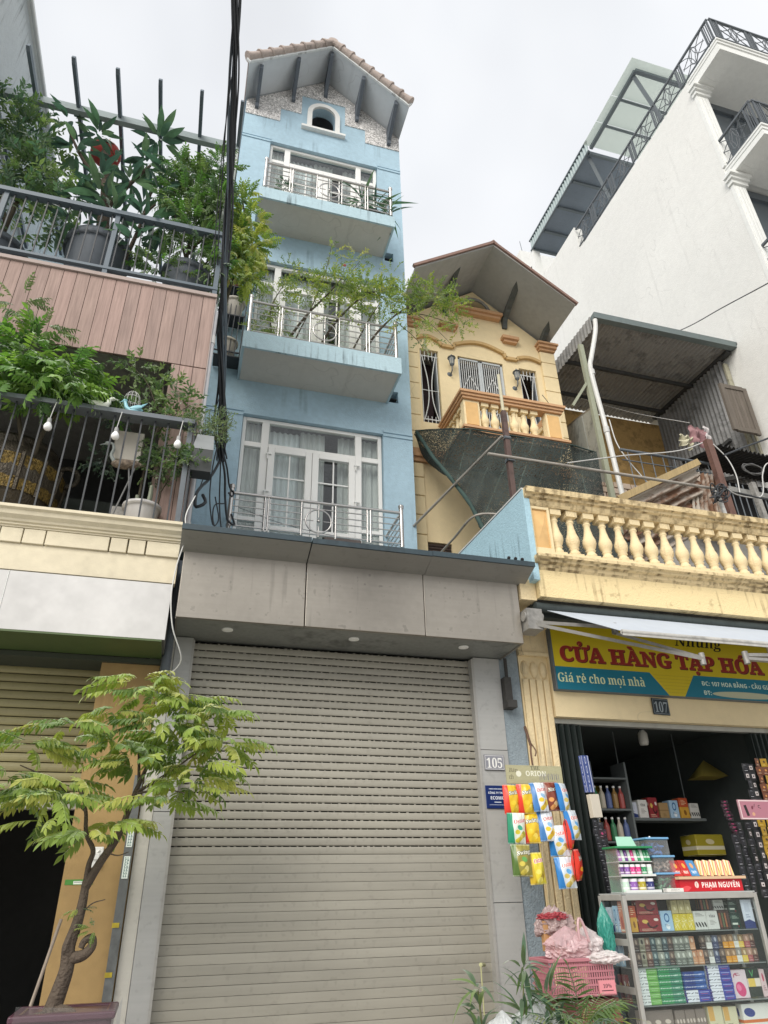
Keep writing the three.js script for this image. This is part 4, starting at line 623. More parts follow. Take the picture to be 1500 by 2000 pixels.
// ---------------------------------------------------------------- number 107: yellow house with terrace over the shop
const yel = thing('shophouse', 'yellow shophouse with balustraded terrace above the grocery and gabled upper floor', 'house', [5.4, 0, -3.6]);
{
  const Y = M.yellow, YD = M.yellowDirty, O = M.orange, X0 = 3.57, X1 = 7.25, zf = -3.6;
  const lun = []; for (let i = 0; i <= 10; i++) { const a = Math.PI * i / 10; lun.push([5.42 + 0.31 * Math.cos(a), 13.32 + 0.34 * Math.sin(a)]); }
  add(yel, 'wall', [extr([[X0, 4.6], [X1, 4.6], [X1, 12.55], [5.4, 13.95], [X0, 12.65]], 0.2, zf - 0.2, [rect(4.0, 4.42, 9.95, 11.9), rect(4.87, 5.94, 9.2, 11.88), rect(6.33, 6.75, 9.9, 11.85), lun, rect(3.95, 4.42, 6.85, 7.24)]),
    bx(X0, X0 + 0.2, 0, 12.6, -12, zf - 0.2), bx(X1 - 0.2, X1, 0, 12.5, -12, zf - 0.2), bx(X0, X1, 0, 12.6, -12.2, -12)], Y);
  add(yel, 'floor_slab', [bx(X0 + 0.2, X1 - 0.2, 9.0, 9.2, -12, zf - 0.2), bx(X0 + 0.2, X1 - 0.2, 12.0, 12.2, -12, zf - 0.2)], M.concrete);
  add(yel, 'room_wall', [bx(X0 + 0.2, X1 - 0.2, 9.2, 12, -6.2, -6.1), bx(X0 + 0.2, X1 - 0.2, 12.2, 13.5, -4.8, -4.7), bx(3.8, 4.6, 6.6, 7.5, -4.1, -4.0)], M.darkWall);
  // quoined pilasters
  const quoins = (x0, x1, ya, yb) => { for (let y = ya; y < yb - 0.1; y += 0.41) add(yel, 'quoin', rbx(x0, x1, y, Math.min(y + 0.392, yb), zf, zf + 0.055, 0.008, 1), Y); };
  quoins(6.9, 7.26, 9.25, 12.42); quoins(3.58, 3.93, 9.25, 12.4); quoins(3.58, 3.93, 4.9, 8.9); quoins(6.9, 7.26, 4.9, 8.9);
  const cap = (x0, x1, y) => [bx(x0 + 0.03, x1 - 0.03, y, y + 0.06, zf, zf + 0.10), bx(x0, x1, y + 0.06, y + 0.14, zf, zf + 0.15), bx(x0 - 0.03, x1 + 0.03, y + 0.14, y + 0.19, zf, zf + 0.19)];
  add(yel, 'pilaster_cap', cap(6.85, 7.3, 12.44), O); add(yel, 'pilaster_cap', cap(3.58, 3.98, 12.42), O);
  // eyebrow moulding
  const brow = pts => pts.slice(1).map((p, i) => bar([...pts[i], zf + 0.03], [...p, zf + 0.03], 0.075, 0.07));
  const arcP = (x0, x1, y, h) => Array.from({ length: 13 }, (_, i) => [mix(x0, x1, i / 12), y + h * Math.sin(Math.PI * i / 12)]);
  add(yel, 'eyebrow_moulding', [brow([...arcP(3.93, 4.42, 12.16, 0.09)]), brow([[4.42, 12.16], [4.5, 12.06], [4.76, 12.06], [4.8, 12.16]]), brow(arcP(4.8, 5.98, 12.16, 0.17)), brow([[5.98, 12.16], [6.02, 12.04], [6.28, 12.04], [6.32, 12.1]]), brow(arcP(6.32, 6.88, 12.1, 0.07))], mat('tan_moulding', [0.62, 0.42, 0.19], { map: TX.dirty }));
  for (const [a, b, y] of [[4.47, 4.90, 12.55], [5.97, 6.37, 12.50]]) add(yel, 'corbel', [bx(a + 0.04, b - 0.04, y, y + 0.07, zf, zf + 0.09), bx(a, b, y + 0.07, y + 0.15, zf, zf + 0.14)], O);
  add(yel, 'attic_sill', [bx(4.9, 5.98, 13.12, 13.2, zf, zf + 0.12), bx(4.86, 6.02, 13.2, 13.28, zf, zf + 0.17)], O);
  add(yel, 'attic_reveal', extr([[5.11 - 0.07, 13.30], [5.11, 13.30], ...[...lun].reverse().map(p => [p[0], p[1]]), [5.73, 13.30], [5.80, 13.30], ...lun.map(p => [5.42 + (p[0] - 5.42) * 1.22, 13.32 + (p[1] - 13.32) * 1.2])], 0.04, zf), M.concrete);
  // roof sheets
  const rf = add(yel, 'roof', [extr([[3.52, 12.78], [5.37, 14.02], [7.16, 12.70], [7.16, 12.76], [5.37, 14.09], [3.52, 12.84]], 10.2, -12.5)], mat('fibre_cement', [0.43, 0.44, 0.43], { map: TX.dirty }));
  add(rf, 'roof_edge', [bar([3.48, 12.83, -2.29], [5.37, 14.10, -2.29], 0.06, 0.075), bar([7.2, 12.73, -2.29], [5.37, 14.10, -2.29], 0.06, 0.075)], mat('red_edge', [0.27, 0.17, 0.14], { map: TX.grime }));
  add(rf, 'ridge_cap', extr([[5.20, 13.99], [5.37, 14.11], [5.54, 13.99], [5.37, 14.16]], 10.3, -12.55), mat('red_edge', [0.3, 0.085, 0.065]));
  const scroll = [[0, 0], [0.05, 0.0], [0.10, 0.22], [0.16, 0.36], [0.30, 0.44], [0.34, 0.5], [0.52, 0.62], [0.95, 0.90], [1.02, 1.0], [0.95, 1.02], [0.5, 0.78], [0.26, 0.66], [0.08, 0.52], [0, 0.42]];
  for (const [x, y] of [[4.66, 13.0], [6.10, 12.95], [6.98, 12.45], [3.78, 12.5]]) add(yel, 'eave_bracket', extr(scroll.map(p => [p[0] * 0.95, p[1] * 0.62]), 0.11, -0.055).rotateY(-Math.PI / 2).translate(x, y, zf + 0.0), mat('bracket_grey', [0.105, 0.115, 0.11], { map: TX.grime }));
  // grilles
  const iron = mat('white_grille', [0.74, 0.76, 0.76], { map: TX.dirty, rough: 0.5 });
  for (const [a, b, c, d] of [[4.0, 4.42, 9.95, 11.9], [6.33, 6.75, 9.9, 11.85]]) {
    const w = add(yel, 'window_grille', [bar([a, c + 0.12, zf - 0.06], [b, c + 0.12, zf - 0.06], 0.02), bar([a, d - 0.14, zf - 0.06], [b, d - 0.14, zf - 0.06], 0.02), bar([a, (c + d) / 2 - 0.1, zf - 0.06], [b, (c + d) / 2 - 0.1, zf - 0.06], 0.012)], iron);
    for (const f of [0.08, 0.92]) add(w, 'grille_bar', bar([mix(a, b, f), c, zf - 0.055], [mix(a, b, f), d, zf - 0.055], 0.014), iron);
    for (const s of [-1, 1]) add(w, 'grille_bar', tube([[mix(a, b, 0.5 + s * 0.36), d - 0.14, zf - 0.05], [mix(a, b, 0.5 + s * 0.10), (c + d) / 2 + 0.1, zf - 0.05], [mix(a, b, 0.5 + s * 0.12), (c + d) / 2 - 0.4, zf - 0.05], [mix(a, b, 0.5 + s * 0.36), c + 0.12, zf - 0.05]], 0.011), iron);
    for (const f of [0.3, 0.5, 0.7]) { add(w, 'grille_bar', bar([mix(a, b, f), d - 0.26, zf - 0.055], [mix(a, b, f), d, zf - 0.055], 0.012), iron); add(w, 'grille_bar', bar([mix(a, b, f), c, zf - 0.055], [mix(a, b, f), c + 0.2, zf - 0.055], 0.012), iron); }
    add(w, 'window_shutter', bx(b - 0.06, b - 0.01, c, d, zf - 0.19, zf - 0.07), M.greyIron);
    add(w, 'curtain_dark', bx(a, b, c, d, zf - 0.5, zf - 0.48), mat('maroon_cloth', [0.05, 0.028, 0.035], { map: TX.blotch }));
  }
  {
    const gate = add(yel, 'grille_gate', [[4.88, 5.40], [5.41, 5.93]].map(([a, b]) => [bar([a + 0.02, 9.2, zf - 0.05], [a + 0.02, 11.86, zf - 0.05], 0.045), bar([b - 0.02, 9.2, zf - 0.05], [b - 0.02, 11.86, zf - 0.05], 0.045), bar([a, 11.84, zf - 0.05], [b, 11.84, zf - 0.05], 0.045), bar([a, 10.1, zf - 0.05], [b, 10.1, zf - 0.05], 0.03)]), mat('pale_steel', [0.56, 0.60, 0.62], { rough: 0.45, map: TX.metal }));
    for (const [a, b] of [[4.92, 5.36], [5.45, 5.89]]) { for (let i = 0; i <= 9; i++) add(gate, 'gate_bar', bar([mix(a, b, i / 9), 9.2, zf - 0.05], [mix(a, b, i / 9), 11.82, zf - 0.05], 0.014), iron);
      for (const [cy, h, w] of [[11.0, 0.5, 0.42], [10.75, 0.28, 0.24], [10.6, 0.16, 0.14]]) { const m = (a + b) / 2; add(gate, 'gate_diamond', [[[m, cy + h / 2 + 0.15], [m - w / 2, cy - 0.05]], [[m, cy + h / 2 + 0.15], [m + w / 2, cy - 0.05]], [[m - w / 2, cy - 0.05], [m, cy - h / 2 - 0.1]], [[m + w / 2, cy - 0.05], [m, cy - h / 2 - 0.1]]].map(([p, q]) => bar([...p, zf - 0.035], [...q, zf - 0.035], 0.014)), iron); } }
    add(yel, 'door_dark', bx(4.87, 5.94, 9.2, 11.88, zf - 0.35, zf - 0.33), M.dark);
  }
  // wall lanterns
  for (const [x, y] of [[4.655, 11.55], [6.165, 11.48]]) {
    const L = add(yel, 'wall_lantern', [lathe([[0.001, 0.19], [0.012, 0.17], [0.02, 0.15], [0.03, 0.13], [0.085, 0.09], [0.09, 0.075], [0.07, 0.075], [0.05, 0.07]], 12).translate(x, y, zf + 0.16), lathe([[0.045, -0.09], [0.05, -0.1], [0.03, -0.13], [0.012, -0.15], [0.001, -0.16]], 12).translate(x, y, zf + 0.16), tube([[x, y - 0.15, zf + 0.16], [x, y - 0.25, zf + 0.14], [x, y - 0.28, zf + 0.05], [x, y - 0.24, zf]], 0.014), lathe([[0.001, 0.02], [0.05, 0.012], [0.06, 0]], 14).rotateX(Math.PI / 2).translate(x, y - 0.24, zf), Array.from({ length: 6 }, (_, i) => { const a = i * Math.PI / 3; return bar([x + 0.05 * Math.cos(a), y - 0.09, zf + 0.16 + 0.05 * Math.sin(a)], [x + 0.07 * Math.cos(a), y + 0.08, zf + 0.16 + 0.07 * Math.sin(a)], 0.009); })], M.greyIron);
    add(L, 'lantern_glass', lathe([[0.044, -0.09], [0.064, 0.08]], 12).translate(x, y, zf + 0.16), mat('frosted', [0.6, 0.62, 0.6], { transmission: 0.6, thickness: 0, rough: 0.35 }));
  }
  // balusters
  const balP = [[0.045, 0], [0.07, 0.02], [0.07, 0.06], [0.052, 0.075], [0.052, 0.10], [0.065, 0.115], [0.052, 0.13], [0.072, 0.16], [0.086, 0.21], [0.082, 0.26], [0.06, 0.32], [0.044, 0.40], [0.038, 0.46], [0.05, 0.475], [0.05, 0.49], [0.036, 0.505], [0.045, 0.53], [0.06, 0.56]];
  const balG = h => merge([lathe(balP.map(([r, y]) => [r * h / 0.62, y * h / 0.62]), 14), bx(-0.075 * h / 0.62, 0.075 * h / 0.62, 0.54 * h / 0.62, h, -0.075 * h / 0.62, 0.075 * h / 0.62), bx(-0.08 * h / 0.62, 0.08 * h / 0.62, -0.012, 0.02, -0.08 * h / 0.62, 0.08 * h / 0.62)]);
  // upper balcony
  {
    const z0 = -2.5, xa = 4.40, xb = 6.42;
    const corn = (y, s, o) => [bx(xa - 0.03, xb + 0.03, y, y + 0.05 * s, zf, z0 + 0.06), bx(xa - 0.06, xb + 0.06, y + 0.05 * s, y + 0.10 * s, zf, z0 + 0.09), bx(xa - 0.09, xb + 0.09, y + 0.10 * s, y + 0.15 * s, zf, z0 + 0.12)];
    const bal = add(yel, 'balcony_slab', [bx(xa + 0.02, xb - 0.02, 8.97, 9.13, zf, z0 + 0.02)], YD);
    add(bal, 'base_cornice', [[bx(xa - 0.02, xb + 0.02, 8.93, 8.985, zf, z0 + 0.04), bx(xa - 0.05, xb + 0.05, 8.99, 9.045, zf, z0 + 0.08), bx(xa - 0.08, xb + 0.08, 9.05, 9.10, zf, z0 + 0.11)]], O);
    const rail = [0, 1, 2].map(i => { const o = 0.03 + i * 0.03, y = 9.76 + i * 0.055; return [bx(xa - o, xb + o, y, y + 0.052, z0 - 0.16, z0 + 0.02 + o), bx(xa - o, xa + 0.16, y, y + 0.052, zf, z0 - 0.162), bx(xb - 0.16, xb + o, y, y + 0.052, zf, z0 - 0.162)]; });
    add(yel, 'balcony_handrail', rail, O);
    for (const [a, b] of [[xa, xa + 0.32], [xb - 0.32, xb]]) { const p = add(yel, 'balcony_pier', bx(a, b, 9.13, 9.755, z0 - 0.15, z0), Y); add(p, 'pier_panel', bx(a + 0.04, b - 0.04, 9.19, 9.70, z0, z0 + 0.015), M.panelOrange); }
    const g = balG(0.62);
    for (let i = 0; i < 6; i++) put(yel, 'baluster', g, Y, [4.84 + i * 0.205, 9.135, z0 - 0.08]);
    for (const x of [xa + 0.09, xb - 0.09]) for (let i = 0; i < 4; i++) put(yel, 'baluster', g, Y, [x, 9.135, z0 - 0.3 - i * 0.21]);
  }
  add(yel, 'string_course', [bx(X0, X1, 8.93, 9.02, zf, zf + 0.08), bx(X0, X1, 9.02, 9.20, zf, zf + 0.12)], O);
  add(yel, 'louvre_vent', [bx(3.96, 4.41, 6.86, 7.23, zf - 0.14, zf - 0.12)], M.dark);
  for (let i = 0; i < 6; i++) add(yel, 'louvre_slat', bx(3.97, 4.40, -0.015, 0.015, -0.04, 0.04).rotateX(0.7).translate(0, 6.91 + i * 0.06, zf - 0.05), mat('louvre_dark', [0.10, 0.07, 0.06]));
  // terrace
  add(yel, 'terrace_slab', [bx(3.63, 10.5, 4.46, 4.72, zf, 0.66), bx(7.05, 10.5, 0, 4.46, -3.6, -0.3)], M.concrete);
  const tb = add(yel, 'terrace_fascia', bx(3.625, 10.5, 4.44, 4.765, 0.60, 0.70), mat('streaked_yellow', [0.84, 0.69, 0.40], { map: TX.mould2, bump: 0.006 }));
  const P1 = [[0.5, 4.76], [0.70, 4.76], [0.725, 4.785], [0.735, 4.82], [0.78, 4.835], [0.79, 4.86], [0.83, 4.87], [0.83, 4.905], [0.5, 4.905]];
  const mouldM = mat('mouldy_yellow', [0.74, 0.60, 0.36], { map: TX.mould, bump: 0.006 }); add(yel, 'terrace_cornice', prof(P1, 3.59, 10.5), mouldM);
  add(yel, 'terrace_plinth', bx(3.63, 10.5, 4.905, 5.0, 0.53, 0.70), Y);
  const P2 = [[0.50, 5.585], [0.705, 5.585], [0.72, 5.61], [0.735, 5.655], [0.765, 5.67], [0.775, 5.70], [0.81, 5.71], [0.82, 5.775], [0.50, 5.785]];
  add(yel, 'terrace_handrail', prof(P2, 3.56, 10.5), mouldM);
  const pier = add(yel, 'terrace_pier', [bx(3.63, 3.66, 5.0, 5.585, 0.53, 0.70), bx(3.66, 3.855, 5.0, 5.045, 0.53, 0.70), bx(3.855, 3.885, 5.0, 5.585, 0.53, 0.70), bx(3.66, 3.855, 5.55, 5.585, 0.53, 0.70), bx(3.66, 3.855, 5.045, 5.55, 0.53, 0.675)], Y);
  add(pier, 'diamond_panel', new THREE.ConeGeometry(0.5, 0.05, 4, 1).rotateY(Math.PI / 4).rotateX(Math.PI / 2).scale(0.195 / 0.7071, 0.505 / 0.7071, 1).translate(3.7575, 5.2975, 0.70), M.panelOrange);
  const bg = balG(0.585);
  for (let i = 0; i < 30; i++) put(yel, 'baluster', bg, i % 3 === 1 ? YD : Y, [3.975 + i * 0.215 + 0.004 * Math.sin(i * 7), 5.0, 0.62 + 0.003 * Math.sin(i * 5)], [0, 0.06 * Math.sin(i * 3.1), 0.008 * Math.sin(i * 2.3)]);
  add(yel, 'terrace_side_wall', extr([[-0.735, 4.62], [3.5, 4.62], [3.5, 5.92], [1.4, 5.86], [-0.735, 5.77]], 0.075, 0).rotateY(Math.PI / 2).translate(3.552, 0, 0), M.bluePlain);
  add(yel, 'side_wall_cap', [bar([3.588, 5.79, 0.72], [3.588, 5.88, -1.4], 0.085, 0.02), bar([3.588, 5.88, -1.4], [3.588, 5.94, -3.5], 0.085, 0.02)], M.greyCable);
  // street front
  const pil = add(yel, 'pilaster', bx(3.625, 3.985, 0, 4.25, -0.3, 0.0), Y);
  for (let i = 0; i < 4; i++) add(pil, 'flute', rbx(3.64 + i * 0.086, 3.64 + i * 0.086 + 0.072, 0.25, 3.72, -0.002, 0.03, 0.012, 2), YD);
  add(pil, 'capital', [bx(3.62, 3.99, 3.98, 4.02, -0.1, 0.06), bx(3.62, 3.99, 4.02, 4.44, -0.1, 0.035), bx(3.6, 4.0, 4.30, 4.44, -0.1, 0.10)], YD);
  for (let i = 0; i < 3; i++) add(pil, 'capital_leaf', new THREE.SphereGeometry(1, 10, 8).scale(0.05, 0.1, 0.04).translate(3.69 + i * 0.115, 3.83, 0.0), YD);
  add(yel, 'shop_wall', [bx(3.986, 7.6, 3.31, 4.46, -0.12, 0.05), bx(6.9, 7.6, 0, 3.31, -0.12, 0.0)], Y);
  add(yel, 'bracket_block', bx(3.43, 3.618, 4.42, 4.66, 0.05, 0.62), YD);
  // shop room
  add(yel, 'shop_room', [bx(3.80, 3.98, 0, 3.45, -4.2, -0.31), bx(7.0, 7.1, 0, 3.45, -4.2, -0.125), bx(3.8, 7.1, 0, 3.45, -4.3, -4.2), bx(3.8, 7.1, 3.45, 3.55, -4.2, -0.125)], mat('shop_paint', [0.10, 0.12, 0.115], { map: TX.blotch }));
  add(yel, 'shop_floor', bx(3.98, 7.0, 0.002, 0.02, -4.2, -0.1), M.concrete);
  const tr = add(yel, 'gate_track', rbx(4.0, 6.9, 3.25, 3.31, -0.11, -0.03, 0.01), mat('track_metal', [0.42, 0.42, 0.38], { map: TX.dirty, metal: 0.3, rough: 0.5 }));
  const gm = mat('gate_green', [0.028, 0.038, 0.036], { rough: 0.5, map: TX.grime });
  for (const x0 of [4.0, 6.58]) { const f = add(yel, 'folding_gate', bar([x0 + 0.15, 0.02, -0.12], [x0 + 0.15, 3.2, -0.12], 0.02), gm); for (let i = 0; i < 8; i++) { add(f, 'gate_leaf', bx(-0.003, 0.003, 0.02, 3.24, -0.07, 0.07).rotateY(i % 2 ? 0.18 : -0.18).translate(x0 + 0.02 + i * 0.037, 0, -0.07), gm); } }
}
// hanging sign and number plates
{
  const signTex = canvasTex(2048, 560, (c, w, h) => {
    c.fillStyle = '#c9b41c'; c.fillRect(0, 0, w, h);
    c.fillStyle = '#0f7189'; c.beginPath(); c.moveTo(0, h * 0.67); c.lineTo(w * 0.405, h * 0.67); c.lineTo(w * 0.475, h); c.lineTo(0, h); c.fill();
    c.beginPath(); c.moveTo(w, h * 0.67); c.lineTo(w * 0.605, h * 0.67); c.lineTo(w * 0.545, h); c.lineTo(w, h); c.fill();
    c.strokeStyle = '#b09b20'; c.lineWidth = 3; for (let i = 0; i < 6; i++) { c.beginPath(); c.moveTo(w * (0.42 + i * 0.01), h * (0.70 + i * 0.05)); c.lineTo(w * (0.60 - i * 0.009), h * (0.70 + i * 0.05)); c.stroke(); }
    c.textBaseline = 'alphabetic'; c.textAlign = 'center';
    c.font = 'bold 200px serif'; const T = 'CỬA HÀNG TẠP HÓA', tw = vwidth(c, T); c.save(); c.translate(w * 0.487, h * 0.575); c.scale(w * 0.925 / tw, 0.84);
    c.lineJoin = 'round'; c.strokeStyle = '#5c1712'; c.lineWidth = 20; vtext(c, T, 4, 5, 200, { stroke: true }); c.strokeStyle = '#c98a4a'; c.lineWidth = 12; vtext(c, T, -1, -1, 200, { stroke: true }); c.strokeStyle = c.fillStyle = '#8e231b'; c.lineWidth = 8; vtext(c, T, 0, 0, 200, { stroke: true }); vtext(c, T, 0, 0, 200); c.restore();
    c.font = 'italic bold 118px serif'; c.fillStyle = '#171512'; c.save(); c.translate(w * 0.66, h * 0.215); c.scale(1.15, 1); c.fillText('Nhung', 0, 0); c.restore();
    c.font = 'bold 108px serif'; c.fillStyle = '#d8dcae'; c.save(); c.translate(w * 0.19, h * 0.89); c.scale(0.74, 0.92); vtext(c, 'Giá rẻ cho mọi nhà', 0, 0, 108); c.restore();
    c.textAlign = 'left'; c.font = 'bold 50px sans-serif'; c.fillStyle = '#d6e4d2'; c.save(); c.translate(w * 0.635, h * 0.815); c.scale(0.98, 1); vtext(c, 'ĐC: 107 HOA BẰNG - CẦU GIẤY', 0, 0, 50, { align: 'left' }); c.restore(); c.fillText('ĐT:', w * 0.635, h * 0.955);
    c.fillStyle = '#b9bba0'; c.beginPath(); c.ellipse(w * 0.83, h * 0.93, w * 0.155, h * 0.05, 0, 0, 7); c.fill();
  });
  const s = thing('shop_sign', 'yellow and teal grocery sign with red lettering above the shop opening', 'sign', [5.45, 3.58, 0.12]);
  add(s, 'sign_box', rbx(3.99, 7.06, 3.585, 4.385, 0.055, 0.138, 0.008), M.greyIron);
  add(s, 'sign_face', facePlane(3.04, 0.79, 5.525, 3.985, 0.142), new THREE.MeshStandardMaterial({ map: signTex, roughness: 0.5 }), { keepUV: true });
  const plate = (name, label, x, y, z, w, h, bg, fg, txt, rot = 0, font = 'bold 150px serif') => {
    const o = thing(name, label, 'number plate', [x, y, z]);
    add(o, 'plate', rbx(-w / 2, w / 2, -h / 2, h / 2, 0, 0.012, 0.004).rotateZ(rot).translate(x, y, z), mat(name + label, bg, { rough: 0.5 }));
    const tx = canvasTex(256, 160, (c, W, H) => { c.fillStyle = fg[1]; c.fillRect(0, 0, W, H); c.strokeStyle = fg[0]; c.lineWidth = 4; c.strokeRect(8, 8, W - 16, H - 16); c.fillStyle = fg[0]; c.textAlign = 'center'; c.textBaseline = 'middle'; c.font = font; c.fillText(txt, W / 2, H / 2 + 6, W * 0.84); for (let i = 0; i < 60; i++) { c.fillStyle = fg[1]; c.globalAlpha = 0.5; c.fillRect((i * 53) % W, (i * 97) % H, 3 + i % 5, 2); } });
    add(o, 'plate_face', facePlane(w * 0.97, h * 0.95, 0, 0, 0).rotateZ(rot).translate(x, y, z + 0.0145), new THREE.MeshStandardMaterial({ map: tx, roughness: 0.45 }), { keepUV: true });
  };
  plate('house_number', 'grey enamel house number 105 on the right metal jamb', 3.20, 2.805, 0.022, 0.225, 0.155, [0.2, 0.2, 0.22], ['#e6e6e2', '#85868f'], '105');
  plate('house_number', 'dark number plate 107 fixed below the grocery sign', 5.35, 3.475, 0.06, 0.22, 0.19, [0.03, 0.04, 0.045], ['#9aa3a8', '#1d2a31'], '107', -0.03);
  const cp = thing('company_sign', 'dark blue company nameplate on right metal jamb behind snack bags', 'sign', [3.2, 2.47, 0.022]);
  add(cp, 'plate', rbx(3.075, 3.325, 2.36, 2.58, 0.021, 0.032, 0.004), mat('navy_plate', [0.015, 0.04, 0.16], { rough: 0.35 }));
  add(cp, 'plate_face', facePlane(0.244, 0.214, 3.2, 2.47, 0.0345), new THREE.MeshStandardMaterial({ roughness: 0.35, map: canvasTex(320, 280, (c, w, h) => { c.fillStyle = '#122a63'; c.fillRect(0, 0, w, h); c.fillStyle = '#e9edf4'; c.textAlign = 'center'; c.font = '22px sans-serif'; for (let i = 0; i < 20; i++) c.fillRect(46 + i * 11.5, 34, 5 + (i * 7) % 5, 12); c.font = 'bold 36px sans-serif'; c.fillText('CÔNG TY TNHH', w / 2, 102); c.font = 'bold 58px sans-serif'; c.fillText('ECOMO', w / 2, 172); c.font = '18px sans-serif'; for (let i = 0; i < 22; i++) c.fillRect(40 + i * 11, 232, 4 + (i * 5) % 5, 10); c.fillRect(110, 200, 100, 9); }) }), { keepUV: true });
}
// retractable awning, half open under the terrace
{
  const a = thing('awning', 'weathered white retractable awning with folding arms under the yellow terrace', 'awning', [5.5, 4.1, 0.6]);
  const cloth = mat('awning_cloth', [0.50, 0.55, 0.62], { map: TX.plain, rough: 0.8 });
  const am = mat('awning_metal', [0.34, 0.33, 0.31], { map: TX.grime, rough: 0.5, metal: 0.3 });
  add(a, 'roller', rod([3.6, 4.36, 0.58], [9.5, 4.36, 0.58], 0.055, 0.055, 12), mat('awning_roll', [0.06, 0.075, 0.075], { map: TX.grime }));
  add(a, 'roller_cover', bx(3.6, 9.5, 4.28, 4.435, 0.40, 0.50), mat('awning_cover', [0.05, 0.06, 0.06], { map: TX.grime }));
  add(a, 'canvas', quad([3.72, 4.31, 0.63], [9.5, 4.31, 0.63], [9.5, 3.88, 1.30], [4.13, 3.88, 1.30], 0.004), cloth);
  add(a, 'front_bar', [rod([4.12, 3.865, 1.31], [9.5, 3.865, 1.31], 0.024, 0.024, 10), bx(4.12, 9.5, 3.825, 3.86, 1.315, 1.325)], mat('front_bar', [0.52, 0.51, 0.48], { map: TX.grime, rough: 0.5 }));
  add(a, 'arm', bar([3.50, 4.14, 0.68], [4.30, 4.05, 0.95], 0.035, 0.06), am);
  add(a, 'arm', bar([3.52, 4.11, 0.70], [5.05, 3.66, 1.28], 0.035, 0.05), am);
  add(a, 'arm', bar([4.30, 3.98, 0.96], [5.02, 3.68, 1.27], 0.03, 0.045), am);
  add(a, 'arm', bar([5.55, 3.72, 1.30], [7.6, 3.95, 1.0], 0.035, 0.05), am);
  add(a, 'arm', bar([5.55, 3.68, 1.32], [7.6, 3.72, 1.2], 0.03, 0.045), am);
  add(a, 'arm_joint', [rod([5.04, 3.60, 1.27], [5.04, 3.72, 1.27], 0.03), rod([5.55, 3.63, 1.31], [5.55, 3.76, 1.31], 0.03), rod([4.3, 3.98, 0.95], [4.3, 4.09, 0.95], 0.035)], am, { kind: 'stuff' });
  add(a, 'wall_bracket', [bx(3.42, 3.60, 4.05, 4.28, 0.5, 0.72), rod([3.4, 4.2, 0.66], [3.62, 4.2, 0.66], 0.055, 0.055, 10)], am);
}
